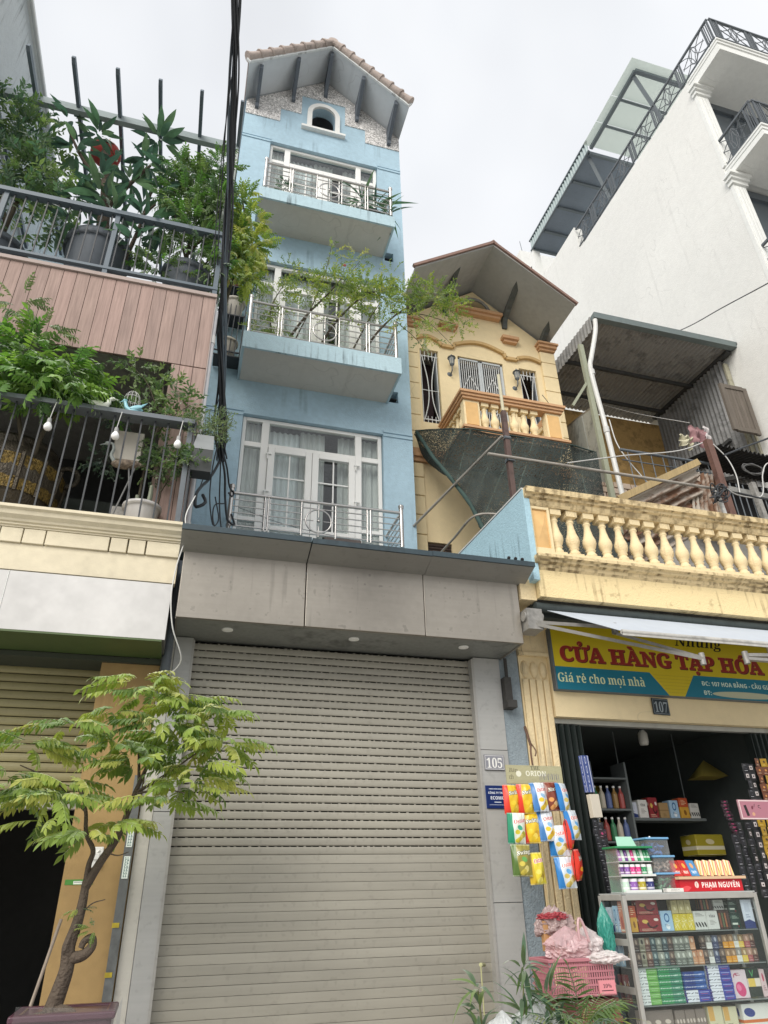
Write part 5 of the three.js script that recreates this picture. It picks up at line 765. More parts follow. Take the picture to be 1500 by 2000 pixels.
// shade net and scaffold pipes over the terrace
{
  const W = 72, H = 34, pos = [], idx = [], uv = [];
  const top = t => { const p = [[3.73, 9.5, -3.35], [4.4, 8.93, -2.3], [5.4, 8.86, -2.22], [6.4, 8.86, -2.22], [7.0, 8.92, -2.4]], f = t * 4, i = Math.min(3, Math.floor(f)), k = f - i; return p[i].map((v, j) => mix(v, p[i + 1][j], k)); };
  const bot = t => { const p = [[3.74, 9.45, -3.32], [3.83, 8.5, -2.75], [3.93, 7.65, -2.15], [4.02, 7.0, -1.75], [4.05, 6.4, -1.45], [4.7, 6.0, -1.35], [5.6, 5.9, -1.3], [6.3, 6.2, -1.4], [6.95, 6.6, -1.6]], f = t * 8, i = Math.min(7, Math.floor(f)), k = f - i; return p[i].map((v, j) => mix(v, p[i + 1][j], k)); };
  for (let j = 0; j <= H; j++) for (let i = 0; i <= W; i++) { const u = i / W, v = j / H, a = top(u), b = bot(u), s = Math.sin(Math.PI * v); const p = a.map((q, k) => mix(q, b[k], v)); p[2] += -0.28 * s + 0.035 * Math.sin(u * 46 + 2 * v) * (0.25 + v) + 0.05 * Math.sin(u * 13 + v * 4); p[1] -= 0.22 * s * Math.abs(Math.sin(u * 7.5)); p[2] += 0.09 * s * Math.sin(u * 22 + v * 3); pos.push(...p); uv.push(u * 3.4, v * 3); }
  for (let j = 0; j < H; j++) for (let i = 0; i < W; i++) { const k = j * (W + 1) + i; idx.push(k, k + 1, k + W + 2, k, k + W + 2, k + W + 1); }
  const g = new THREE.BufferGeometry(); g.setAttribute('position', new THREE.Float32BufferAttribute(pos, 3)); g.setAttribute('uv', new THREE.Float32BufferAttribute(uv, 2)); g.setIndex(idx); g.computeVertexNormals();
  const netA = grayTex(512, (u, v) => { const n = vnoise(u * 128, v * 128, 128, 128, 4), a = fbm(u, v, 4, 4, 3, 12); return n > 0.24 + 0.2 * (a - 0.5) ? 1 : 0; }, 1, false);
  const netC = grayTex(512, (u, v) => { const s = Math.abs(((u * 4.0 + 0.06 * fbm(u, v, 4, 3, 2, 6)) % 1) - 0.5) < 0.012 && fbm(u, v, 8, 8, 2, 8) > 0.42 ? 1 : 0, n = fbm(u, v, 30, 90, 2, 15), b = fbm(u, v, 5, 4, 4, 18); return s ? [0.10, 0.14, 0.12] : [0.014 + 0.05 * n * b, 0.022 + 0.056 * n * b, 0.02 + 0.05 * n * b]; }, 1);
  const m = new THREE.MeshStandardMaterial({ map: netC, alphaMap: netA, transparent: true, alphaTest: 0.5, roughness: 0.9, side: THREE.DoubleSide });
  const n = thing('shade_net', 'dark green shade net sagging below the yellow balcony', 'net', [5.2, 8, -2.3]);
  add(n, 'net', g, m, { keepUV: true });
  add(n, 'net_hem', [tube(Array.from({ length: 14 }, (_, i) => bot(i / 26)), 0.035, 40, 8), tube(Array.from({ length: 30 }, (_, i) => top(i / 29)), 0.015, 60, 6)], mat('net_roll', [0.035, 0.07, 0.062], { map: TX.grime }));
  const post = thing('steel_post', 'rusty brown steel post with pale top standing on the yellow terrace', 'post', [4.36, 4.72, -1]);
  add(post, 'lower_tube', bar([4.36, 4.72, -1], [4.385, 8.35, -1], 0.075, 0.075), mat('brown_steel', [0.12, 0.075, 0.065], { map: TX.grime, rough: 0.7 }));
  add(post, 'upper_tube', rod([4.385, 8.3, -1], [4.38, 9.1, -1], 0.026, 0.026, 10), mat('pale_tube', [0.62, 0.58, 0.42], { map: TX.dirty }));
  add(post, 'clamp', [rod([4.33, 7.82, -0.97], [4.43, 7.82, -0.97], 0.03), bx(4.33, 4.44, 7.38, 7.44, -1.05, -0.93)], M.greyIron);
  const pm = mat('weathered_pipe', [0.40, 0.37, 0.33], { map: TX.grime, rough: 0.55, metal: 0.2 });
  tag(add(scene, 'pipe', rod([4.0, 7.43, -0.93], [8.3, 7.41, -0.93], 0.026, 0.026, 10), pm), 'long horizontal steel pipe crossing in front of the green net', 'pipe');
  tag(add(scene, 'pipe', rod([4.30, 7.84, -0.97], [3.5, 7.22, -3.05], 0.022, 0.022, 10), pm), 'slanting steel pipe from rusty post down to the blue house', 'pipe');
  tag(add(scene, 'pipe', tube([[4.35, 6.35, -0.9], [4.08, 6.52, -1.15], [3.86, 6.52, -1.25], [3.80, 6.51, -2.0], [3.72, 6.45, -3.0]], 0.018, 30, 8), pm), 'thin bent pipe rising from the blue side wall below the net', 'pipe');
}
// ---------------------------------------------------------------- the ramshackle house with the iron shed
{
  const sh = thing('iron_shed', 'old upper floor shed with corrugated iron roof between yellow house and white wall', 'shed', [9.4, 0, -4]);
  const cm = mat('roof_sheet', [0.36, 0.36, 0.355], { map: TX.grime, rough: 0.7 });
  add(sh, 'wall', [bx(7.3, 11.25, 4.7, 9.9, -5.4, -5.2), bx(7.3, 11.25, 9.9, 12.3, -5.4, -5.2)], mat('stained_ochre', [0.55, 0.35, 0.13], { map: TX.grime, bump: 0.006 }));
  add(sh, 'lower_floor', [bx(7.3, 11.25, 0, 7.2, -5.2, -1.9)], M.concrete);
  add(sh, 'roof', corrug([7.60, 12.60, -2.45], [11.42, 12.56, -2.45], [7.60, 12.72, -5.6], 34, 0.02, 6), cm, { keepUV: true });
  add(sh, 'roof_gutter', [prof([[-2.47, 12.50], [-2.33, 12.50], [-2.31, 12.64], [-2.47, 12.62]], 7.6, 11.42), bx(11.30, 11.45, 12.55, 12.62, -2.55, -2.3)], mat('teal_gutter', [0.17, 0.21, 0.21], { map: TX.dirty, rough: 0.5 }));
  add(sh, 'verge_sheet', corrug([7.58, 12.62, -2.45], [7.58, 12.75, -5.5], [7.62, 12.3, -2.5], 24, 0.015, 1), cm, { keepUV: true });
  const bm = mat('purlin_dark', [0.07, 0.072, 0.072], { map: TX.grime });
  for (const [z, y] of [[-3.8, 12.52], [-4.9, 12.55]]) add(sh, 'purlin', bar([7.62, y, z], [11.3, y - 0.04, z], 0.09, 0.06), bm);
  add(sh, 'rafter', bar([11.2, 12.48, -2.5], [11.2, 12.6, -5.3], 0.14, 0.08), bm);
  add(sh, 'side_sheet', corrug([11.18, 7.0, -2.75], [11.18, 7.0, -5.2], [11.18, 12.5, -2.75], 20, 0.028, 4), M.shedGrey, { keepUV: true });
  add(sh, 'rail_beam', [bar([11.1, 10.4, -3.1], [11.1, 10.3, -5.2], 0.08, 0.08), bar([11.1, 9.2, -2.6], [11.1, 10.1, -4.6], 0.09, 0.09)], bm);
  add(sh, 'corner_board', [bar([11.22, 9.3, -2.75], [11.22, 12.3, -2.72], 0.12, 0.05), bar([11.30, 9.4, -2.6], [11.28, 11.5, -2.6], 0.10, 0.04)], mat('pale_board', [0.42, 0.40, 0.30], { map: TX.grime }));
  add(sh, 'post', bar([7.24, 7.2, -2.5], [7.22, 11.75, -2.5], 0.10, 0.08), mat('olive_post', [0.34, 0.36, 0.27], { map: TX.dirty }));
  add(sh, 'brace', bar([6.75, 10.05, -2.5], [7.27, 10.85, -2.5], 0.05, 0.05), mat('olive_post', [0.34, 0.36, 0.27]));
  const pv = add(sh, 'drain_pipe', tube([[7.62, 12.45, -2.36], [7.60, 12.2, -2.38], [7.36, 11.35, -2.42], [7.30, 11.15, -2.42], [7.36, 9.5, -2.42], [7.42, 7.6, -2.42]], 0.05, 60, 12), mat('pvc_white', [0.70, 0.70, 0.68], { map: TX.streak, rough: 0.45 }));
  add(pv, 'pipe_collar', rod([7.36, 9.45, -2.42], [7.362, 9.58, -2.42], 0.06, 0.06, 12), M.greyCable); add(pv, 'pipe_collar', rod([7.31, 10.9, -2.42], [7.305, 11.02, -2.42], 0.06, 0.06, 12), M.greyCable);
  for (let i = 0; i < 3; i++) { const t0 = i / 3, t1 = (i + 0.985) / 3, L = (t, y0, y1) => [mix(7.96, 7.31, t), mix(y0, y1, t), mix(-4.6, -2.62, t)]; add(sh, 'fence_sheet', quad(L(t0, 10.0, 8.4), L(t1, 10.0, 8.4), L(t1, 11.18, 10.2), L(t0, 11.18, 10.2), 0.02 + 0.01 * (i % 2)), mat('sheet_pale_' + (i % 2), [[0.42, 0.44, 0.42], [0.36, 0.38, 0.36]][i % 2], { map: TX.grime, rough: 0.8 })); }
  add(sh, 'sheet_rail', bar([7.96, 11.2, -4.6], [7.31, 10.22, -2.62], 0.04, 0.06), M.concrete);
  // rows of openwork bricks on the back parapet
  const bk = [0, 1, 2].map(i => mat('block_' + i, [[0.60, 0.47, 0.36], [0.64, 0.52, 0.42], [0.55, 0.42, 0.32]][i], { map: TX.dirty })); rnd = mulberry(5);
  for (let r = 0; r < 6; r++) for (let i = 0; i < 12; i++) add(sh, 'brick', rbx(7.9 + i * 0.235 + (r % 2) * 0.11, 7.9 + i * 0.235 + 0.205 + (r % 2) * 0.11, 8.9 + r * 0.165, 8.9 + r * 0.165 + 0.14, -4.72, -4.6 + rr(0, 0.012), 0.008, 1), bk[Math.floor(rnd() * 3)]);
  add(sh, 'brick_mortar', bx(7.9, 10.85, 7.0, 9.86, -4.74, -4.68), mat('mortar_brown', [0.30, 0.19, 0.13], { map: TX.grime }));
  add(sh, 'balcony_rail', [rod([7.2, 8.72, -1.95], [9.3, 8.72, -1.95], 0.028), rod([7.2, 8.50, -1.95], [9.3, 8.50, -1.95], 0.012)], M.greyIron);
  for (let i = 0; i < 8; i++) add(sh, 'balcony_bar', rod([7.35 + i * 0.25, 7.6, -1.95], [7.35 + i * 0.25, 8.72, -1.95], 0.010), M.greyIron);
  const ws = add(sh, 'wooden_shutter', [bx(10.42, 10.52, 10.02, 11.25, -2.36, -2.30), bx(11.0, 11.1, 9.98, 11.22, -2.36, -2.30), bx(10.52, 11.0, 11.14, 11.24, -2.36, -2.30), bx(10.52, 11.0, 10.0, 10.10, -2.36, -2.30)], mat('grey_timber', [0.17, 0.145, 0.12], { map: TX.wood, rough: 0.8 }));
  for (let i = 0; i < 6; i++) add(ws, 'shutter_board', rbx(10.525 + i * 0.079, 10.525 + i * 0.079 + 0.074, 10.1, 11.14, -2.35, -2.32, 0.006, 1), mat('grey_timber_b' + i % 2, i % 2 ? [0.16, 0.135, 0.11] : [0.185, 0.155, 0.13], { map: TX.wood, rough: 0.8 }));
}
{
  const rs = thing('rusty_roof', 'sloping rusty corrugated lean to roof behind the terrace handrail', 'roof', [8.2, 7.6, -1.8]);
  add(rs, 'sheet', corrug([6.55, 7.24, -1.42], [6.95, 5.9, -2.1], [8.33, 8.25, -1.42], 10, 0.05, 8), M.rust, { keepUV: true });
  add(rs, 'sheet', corrug([8.1, 7.0, -1.62], [8.75, 7.0, -1.60], [8.4, 8.3, -1.75], 7, 0.04, 6), M.rust, { keepUV: true });
  add(rs, 'edge_board', bar([6.5, 7.24, -1.37], [8.33, 8.27, -1.37], 0.12, 0.03), mat('bamboo_board', [0.48, 0.36, 0.18], { map: TX.wood }));
  tag(add(scene, 'steel_post', bar([8.74, 8.85, -1.45], [8.80, 7.0, -1.45], 0.13, 0.10), mat('red_brown_steel', [0.17, 0.09, 0.07], { map: TX.grime, rough: 0.7 })), 'red brown steel post beside the rusty corrugated roof', 'post');
  const dk = thing('dark_lean_to', 'dark corrugated lean to with coiled wire at right edge', 'shed', [9.8, 7, -1.8]);
  add(dk, 'roof', corrug([8.9, 8.72, -1.35], [11.2, 8.50, -1.3], [8.9, 9.0, -2.4], 26, 0.028, 2), mat('black_sheet', [0.045, 0.045, 0.045], { map: TX.grime }), { keepUV: true });
  add(dk, 'back_wall', bx(8.9, 11.2, 6.9, 8.7, -2.5, -2.4), M.dark);
  for (let i = 0; i < 14; i++) add(dk, 'bar', rod([9.0 + i * 0.14, 7.0, -1.5], [9.0 + i * 0.14, 8.0, -1.5], 0.012), M.greyIron);
  add(dk, 'cross_bar', bar([8.9, 7.85, -1.48], [11, 7.75, -1.48], 0.10, 0.06), mat('pale_bar', [0.28, 0.28, 0.27], { map: TX.grime }));
  add(dk, 'upright', bar([9.45, 7.0, -1.4], [9.4, 8.0, -1.4], 0.09, 0.09), M.concrete);
  const coil = []; for (let i = 0; i <= 90; i++) { const a = i * 0.35; coil.push([9.40 + 0.22 * Math.cos(a) + 0.02 * Math.sin(i * 0.5), 8.22 + 0.11 * Math.sin(a) - 0.02 * Math.cos(i * 0.31), -1.28 + 0.02 * Math.sin(i)]); }
  tag(add(scene, 'wire_coil', tube(coil, 0.009, 260, 5), mat('dark_wire', [0.13, 0.13, 0.13])), 'coil of dark wire hanging below the dark lean to roof', 'wire coil');
  const rag = (name, label, x, y, w, h, c, s) => { const g = new THREE.PlaneGeometry(w, h, 14, 14), p = g.attributes.position, r = mulberry(s); for (let i = 0; i < p.count; i++) { const u = p.getX(i) / w, v = p.getY(i) / h; p.setZ(i, 0.07 * Math.sin(u * 9 + s) * (0.6 - v) + 0.03 * Math.sin(v * 12 + s * 2)); p.setY(i, p.getY(i) - 0.12 * Math.abs(u) * (0.5 - v) + 0.03 * Math.sin(u * 14)); } g.computeVertexNormals(); tag(add(scene, name, g.rotateZ(-0.12).translate(x, y, -2.3), mat('rag' + s, c, { map: TX.grime, rough: 0.95 }), { keepUV: true }), label, 'cloth'); };
  rag('rag', 'faded pink cloth hung in front of the corrugated side wall', 9.42, 9.68, 0.36, 0.42, [0.34, 0.19, 0.20], 3); rag('rag', 'cream cloth hanging left of the pink cloth', 9.1, 9.50, 0.30, 0.22, [0.58, 0.55, 0.40], 8);
  rag('rag', 'small white cloth hanging right of the pink cloth', 9.64, 9.74, 0.12, 0.36, [0.66, 0.62, 0.62], 5);
}
// ---------------------------------------------------------------- the tall white house
{
  const w = thing('white_house', 'tall white house with bare side wall and iron roof railing at right', 'house', [15, 0, -6]);
  const X = 11.3, zf = -1.05, WM = mat('white_render', [0.80, 0.80, 0.775], { map: TX.plain, bump: 0.005 });
  add(w, 'wall', [bx(X, X + 0.3, 0, 20.95, -13.5, zf), bx(X + 0.3, 17, 0, 3, zf - 0.3, zf), bx(16.7, 17, 3, 20.9, -13.5, zf), bx(X, 17, 0, 20.9, -13.8, -13.5), bx(X, X + 0.3, 20.95, 22.12, -13.5, -6.9)], WM);
  add(w, 'roof_slab', [bx(X + 0.3, 16.7, 20.5, 20.9, -13.5, zf)], M.white);
  for (const y of [4, 7.2, 10.4, 13.0, 16.9]) add(w, 'floor_slab', bx(X + 0.3, 16.7, y, y + 0.3, -13.5, zf), M.white);
  add(w, 'room_wall', bx(X + 0.3, 16.7, 0, 20.5, -6.1, -6), M.darkWall);
  // front pilasters and recessed grey windows
  for (const [y0, y1] of [[13.3, 16.6], [17.2, 20.3], [9.6, 12.8]]) {
    const p = add(w, 'pilaster', bx(X - 0.012, X + 0.36, y0, y1, zf, zf + 0.09), M.white);
    for (let i = 0; i < 3; i++) add(p, 'pilaster_flute', rbx(X + 0.045 + i * 0.10, X + 0.125 + i * 0.10, y0 + 0.1, y1 - 0.2, zf + 0.088, zf + 0.115, 0.01, 1), M.white);
    add(p, 'pilaster_capital', [bx(X - 0.05, X + 0.42, y1 - 0.12, y1, zf - 0.02, zf + 0.14), bx(X - 0.09, X + 0.46, y1, y1 + 0.10, zf - 0.02, zf + 0.19), bx(X - 0.13, X + 0.50, y1 + 0.10, y1 + 0.19, zf - 0.02, zf + 0.25)], M.white);
    const g = add(w, 'window', bx(X + 0.45, 15, y0 + 0.1, y1 + 0.1, zf - 0.22, zf - 0.2), mat('dim_glass', [0.10, 0.12, 0.14], { rough: 0.08, metal: 0.2 }));
    add(g, 'window_frame', [bx(X + 0.40, X + 0.5, y0, y1 + 0.2, zf - 0.24, zf - 0.14), bx(X + 0.5, 15, y1 - 0.05, y1 + 0.2, zf - 0.24, zf - 0.14), bx(X + 1.4, X + 1.5, y0, y1 - 0.05, zf - 0.24, zf - 0.14), bx(X + 2.4, X + 2.5, y0, y1 - 0.05, zf - 0.24, zf - 0.14)], M.greyIron);
  }
  // projecting slabs
  for (const [y0, y1, z1, x0] of [[20.5, 20.95, 0.12, X - 0.02], [16.82, 17.16, 0.20, X + 0.02], [13.0, 13.35, 0.20, X + 0.02]]) {
    const s = add(w, 'balcony_slab', bx(x0 + 0.03, 17, y0, y1 - 0.06, zf, z1 - 0.06), M.white);
    add(s, 'slab_cornice', [bx(x0, 17.03, y1 - 0.06, y1, zf, z1), bx(x0 + 0.015, 17.01, y1 - 0.16, y1 - 0.06, zf, z1 - 0.03), bx(x0 + 0.022, 17, y0 - 0.01, y0 + 0.14, z1 - 0.12, z1 - 0.045), bx(x0 + 0.022, x0 + 0.14, y0 - 0.012, y0 + 0.14, zf, z1 - 0.12)], M.white);
  }
  // decorated iron railings
  const dm = mat('rail_iron', [0.10, 0.115, 0.13], { rough: 0.5, map: TX.metal });
  const panel = (parent, a, b, y0, y1) => {             // a..b horizontal run; flowing leaf curves in each bay
    const A = V(a[0], 0, a[1]), B = V(b[0], 0, b[1]), L = A.distanceTo(B), n = Math.max(1, Math.round(L / 1.15)), at = (t, y) => { const p = A.clone().lerp(B, t); return [p.x, y, p.z]; };
    const r = add(parent, 'roof_railing', [bar(at(0, y1), at(1, y1), 0.05, 0.06), bar(at(0, y0 + 0.04), at(1, y0 + 0.04), 0.035, 0.035)], dm);
    for (let i = 0; i < n; i++) {
      const t0 = i / n, w1 = 1 / n, H = y1 - y0;
      for (let k = 0; k < 4; k++) add(r, 'rail_bar', bar(at(t0 + w1 * (0.03 + k * 0.055), y0), at(t0 + w1 * (0.03 + k * 0.055), y1), k === 0 || k === 3 ? 0.04 : 0.022), dm);
      const c = t0 + w1 * 0.61, hw = w1 * 0.36;
      for (const [s, v] of [[1, 1], [-1, 1], [1, -1], [-1, -1]]) { const yy = f => y0 + H * (v > 0 ? f : 1 - f); add(r, 'rail_scroll', [tube([at(c, yy(0.06)), at(c + s * hw * 0.35, yy(0.3)), at(c + s * hw * 0.8, yy(0.45)), at(c + s * hw, yy(0.55))], 0.011, 12, 5), tube([at(c, yy(0.06)), at(c + s * hw * 0.15, yy(0.45)), at(c + s * hw * 0.55, yy(0.78)), at(c + s * hw, yy(0.94))], 0.011, 12, 5)], dm); }
      add(r, 'rail_scroll', tube(Array.from({ length: 13 }, (_, q) => at(c + hw * 0.32 * Math.cos(q * Math.PI / 6), y0 + H * (0.5 + 0.34 * Math.sin(q * Math.PI / 6)))), 0.011, 24, 5), dm);
    }
  };
  panel(w, [X + 0.02, 0.06], [X + 0.02, -6.85], 21.05, 21.95); panel(w, [X + 0.06, 0.08], [16.9, 0.08], 21.05, 21.95);
  panel(w, [X + 0.08, 0.12], [X + 0.08, -0.98], 17.2, 18.15); panel(w, [X + 0.12, 0.14], [16.9, 0.14], 17.2, 18.15);
  panel(w, [X + 0.08, 0.12], [X + 0.08, -0.98], 13.4, 14.3); panel(w, [X + 0.12, 0.14], [16.9, 0.14], 13.4, 14.3);
  // roof canopies
  const cf = mat('canopy_frame', [0.15, 0.18, 0.20], { rough: 0.5, map: TX.metal });
  const can = add(w, 'glass_canopy', [bar([X, 24.05, -2.5], [X, 24.05, -5.15], 0.11, 0.11), bar([13.6, 24.05, -2.5], [13.6, 24.05, -5.15], 0.1, 0.1), bar([X, 24.05, -2.5], [14, 24.05, -2.5], 0.12, 0.12)], cf);
  for (const z of [-3.4, -4.3]) add(can, 'canopy_bar', bar([X, 24.03, z], [14, 24.03, z], 0.06, 0.07), cf);
  add(can, 'canopy_strut', bar([X + 0.05, 24.0, -2.65], [12.6, 21.0, -2.9], 0.11, 0.11), cf); add(can, 'canopy_strut', bar([13.6, 24.0, -2.6], [13.6, 20.9, -2.6], 0.11, 0.11), cf);
  for (const [a, b] of [[-2.2, -3.4], [-3.4, -4.3], [-4.3, -5.15]]) add(can, 'glass_sheet', bx(X - 0.28, 14, 24.14, 24.16, b + 0.01, a - 0.01), mat('canopy_glass', [0.80, 0.84, 0.80], { transmission: 0.75, thickness: 0, rough: 0.25 }));
  const c2 = add(w, 'iron_canopy', [bx(X - 0.02, 14.2, 24.02, 24.06, -9.55, -5.25)], mat('canopy_under', [0.20, 0.24, 0.29], { map: TX.metal, rough: 0.6 }));
  add(c2, 'canopy_fascia', corrug([X - 0.05, 24.0, -5.22], [X - 0.05, 24.0, -9.55], [X - 0.05, 24.5, -5.22], 30, 0.03, 1), mat('fascia_sheet', [0.30, 0.37, 0.38], { rough: 0.5 }), { keepUV: true });
  add(c2, 'fascia_trim', [bar([X - 0.06, 24.52, -5.2], [X - 0.06, 24.52, -9.6], 0.07, 0.05), bar([X - 0.06, 23.98, -5.2], [X - 0.06, 23.98, -9.6], 0.06, 0.05)], cf);
  for (const z of [-5.3, -6.4, -7.5, -8.6, -9.5]) add(c2, 'canopy_bar', bar([X, 23.97, z], [14.2, 23.97, z], 0.09, 0.09), cf);
  add(c2, 'canopy_strut', bar([X + 0.1, 23.95, -5.45], [12.6, 21.0, -5.9], 0.11, 0.11), cf);
  add(c2, 'canopy_post', [bar([14.1, 20.9, -5.4], [14.1, 24, -5.4], 0.12), bar([14.1, 20.9, -9.4], [14.1, 24, -9.4], 0.12)], cf);
  const tw = add(w, 'stair_tower', [bx(X - 0.05, 14.5, 22.4, 24.95, -13.5, -10.4), bx(12.3, 14.5, 20.9, 22.4, -13.5, -10.4)], WM);
  add(tw, 'tower_column', bx(X - 0.05, X + 0.25, 22.4, 24.0, -9.75, -9.5), M.white); add(tw, 'tower_door', bx(X + 0.26, X + 0.3, 22.4, 23.9, -10.38, -9.76), M.dark);
  tag(add(w, 'lightning_rod', rod([11.5, 24.9, -10.6], [11.5, 25.9, -10.7], 0.012), M.greyIron));
}
// ---------------------------------------------------------------- goods of the grocery
// a printed atlas: 8 x 8 cells, each one a pack design
const CELL = {}; const ATL = 8;
const atlas = canvasTex(1024, 1024, (c, W, H) => {
  const S = W / ATL; let n = 0;
  const cell = (key, fn) => { const x = n % ATL, y = Math.floor(n / ATL); n++; CELL[key] = [x, y]; c.save(); c.beginPath(); c.rect(x * S, y * S, S, S); c.clip(); c.translate(x * S, y * S); fn(); c.restore(); };
  const bg = (k, a, b) => { const g = c.createLinearGradient(0, 0, b ? S : 0, b ? 0 : S); g.addColorStop(0, a); g.addColorStop(0.5, a); g.addColorStop(0.501, b || a); g.addColorStop(1, b || a); c.fillStyle = g; c.fillRect(0, 0, S, S); };
  const T = (t, x, y, f, col, al = 'center') => { c.font = f; c.fillStyle = col; c.textAlign = al; c.textBaseline = 'middle'; c.fillText(t, x, y); };
  const lines = (col, y0, k, w = 0.6) => { c.fillStyle = col; for (let i = 0; i < k; i++) c.fillRect(S * (0.5 - w / 2), y0 + i * 9, S * w * (0.6 + 0.4 * ((i * 7) % 3) / 2), 3); };
  const blob = (x, y, r, col) => { c.fillStyle = col; c.beginPath(); c.ellipse(x, y, r, r * 0.8, 0.4, 0, 7); c.fill(); };
  cell('ps_green', () => { bg(0, '#e9ecea', '#6fae55'); T('P/S', S * 0.25, S * 0.5, 'bold 44px sans-serif', '#2c2f3c'); c.fillStyle = '#b9d8a6'; c.fillRect(S * 0.55, S * 0.3, S * 0.4, 14); c.fillRect(S * 0.6, S * 0.62, S * 0.3, 8); });
  cell('ps_blue', () => { bg(0, '#e6e8ef', '#3c46a0'); T('P/S', S * 0.25, S * 0.5, 'bold 44px sans-serif', '#33364a'); c.fillStyle = '#a9b2e0'; c.fillRect(S * 0.55, S * 0.32, S * 0.38, 14); c.fillStyle = '#c05a6a'; c.fillRect(S * 0.6, S * 0.62, S * 0.28, 9); });
  cell('close_green', () => { bg(0, '#2f8f55', '#2a7d60'); T('closeup', S * 0.36, S * 0.5, 'italic bold 33px sans-serif', '#eef4ee'); c.strokeStyle = '#b8e0c8'; c.lineWidth = 5; c.beginPath(); c.arc(S * 0.83, S * 0.5, 17, 0, 7); c.stroke(); });
  cell('close_blue', () => { bg(0, '#213b80', '#27549a'); T('closeup', S * 0.36, S * 0.5, 'italic bold 33px sans-serif', '#eef0fa'); c.strokeStyle = '#9fb6e8'; c.lineWidth = 5; c.beginPath(); c.arc(S * 0.83, S * 0.5, 17, 0, 7); c.stroke(); });
  cell('maroon', () => { bg(0, '#8f2a30'); blob(S * 0.3, S * 0.4, 18, '#d9b65a'); c.strokeStyle = '#3a1216'; c.lineWidth = 12; c.beginPath(); c.arc(S * 0.62, S * 0.55, 26, 0.3, 3.6); c.stroke(); blob(S * 0.8, S * 0.3, 14, '#e7dad0'); lines('#e8cfae', S * 0.82, 2, 0.8); });
  cell('salmon', () => { bg(0, '#d68162'); lines('#f2dcc6', 12, 4, 0.7); blob(S * 0.5, S * 0.68, 30, '#b7442f'); c.fillStyle = '#f0e0cc'; c.fillRect(18, S * 0.9, 90, 7); });
  cell('redgold', () => { bg(0, '#c4542f'); c.fillStyle = '#d9a63f'; c.fillRect(0, S * 0.45, S, S * 0.55); lines('#f6e3b8', 14, 4, 0.6); blob(S * 0.5, S * 0.72, 20, '#8a5a1c'); });
  cell('lightblue', () => { bg(0, '#a9c9e2'); c.strokeStyle = '#1f5f9a'; c.lineWidth = 9; c.beginPath(); c.arc(S * 0.5, S * 0.35, 24, 0, 7); c.stroke(); blob(S * 0.5, S * 0.78, 22, '#f1f5f8'); lines('#335f8c', S * 0.66, 2, 0.5); });
  cell('yellow', () => { bg(0, '#dcc63c'); c.strokeStyle = '#f5efc4'; c.lineWidth = 4; for (let i = 0; i < 9; i++) { c.beginPath(); c.moveTo((i * 41) % S, (i * 29) % S); c.quadraticCurveTo(((i * 41) % S) + 24, ((i * 29) % S) + 4, ((i * 67) % S), ((i * 53) % S)); c.stroke(); } c.fillStyle = '#9a8420'; for (let i = 0; i < 30; i++) c.fillRect((i * 37) % S, (i * 61) % S, 4, 3); });
  cell('palegold', () => { bg(0, '#c9bb86'); lines('#8a7a44', 20, 3, 0.5); blob(S * 0.5, S * 0.62, 20, '#ece2b8'); });
  cell('whitebox', () => { bg(0, '#d9d8d2'); lines('#6d6a66', 14, 3, 0.7); for (let i = 0; i < 4; i++) { c.fillStyle = '#2c2b2a'; c.beginPath(); c.ellipse(20 + i * 29, S * 0.72, 8, 20, -0.5, 0, 7); c.fill(); } });
  cell('whitebox2', () => { bg(0, '#dcdad5'); T('vina', S * 0.5, S * 0.28, 'bold 30px serif', '#444'); lines('#807c78', S * 0.5, 4, 0.55); });
  cell('brownstripe', () => { bg(0, '#3a2620'); for (let i = 0; i < 4; i++) { c.fillStyle = ['#8a4a32', '#5f6d4a', '#a06440', '#4d3a34'][i]; c.fillRect(8 + i * 30, 18, 18, S - 30); } });
  cell('darkgreen', () => { bg(0, '#1d3b33'); lines('#b8c9b8', 22, 3, 0.7); c.fillStyle = '#d9dfd2'; c.fillRect(14, S * 0.62, 70, 16); blob(S * 0.7, S * 0.85, 12, '#7a2d2a'); });
  cell('card', () => { bg(0, '#d5dae6'); c.fillStyle = '#c4cad8'; c.fillRect(34, 16, 60, 40); c.fillStyle = '#2c3d78'; c.beginPath(); c.moveTo(0, S * 0.75); c.lineTo(S * 0.5, S * 0.68); c.lineTo(S, S * 0.78); c.lineTo(S, S); c.lineTo(0, S); c.fill(); lines('#7f8aa6', S * 0.52, 2, 0.5); });
  const cig = (key, a, b, d) => cell(key, () => { bg(0, a); c.fillStyle = b; c.fillRect(0, S * 0.52, S, S * 0.48); blob(S * 0.5, S * 0.3, 26, d); lines(d, S * 0.66, 2, 0.7); c.fillStyle = 'rgba(240,240,235,0.5)'; c.fillRect(S * 0.12, S * 0.86, S * 0.7, 7); });
  cig('cig_brown', '#8a6c5c', '#5c3b38', '#cdb7a4'); cig('cig_grey', '#9a9c92', '#6f746c', '#d7d8cc'); cig('cig_teal', '#56676b', '#39474c', '#a9b6b4'); cig('cig_salmon', '#c08a6a', '#cf9a74', '#e2c8ae'); cig('cig_white', '#8f8a84', '#e4e2dc', '#c9c4bc'); cig('cig_navy', '#5a6076', '#3a4266', '#b6bac8'); cig('cig_orange', '#9a7a5c', '#e09a26', '#d4b494'); cig('cig_yellow', '#a2845e', '#e6c552', '#e0cba6'); cig('cig_pink', '#b08a74', '#a85a5c', '#dcb8a8'); cig('cig_dark', '#6b5a52', '#463a38', '#a89484'); cig('cig_stone', '#a09a88', '#84806c', '#3c3a36');
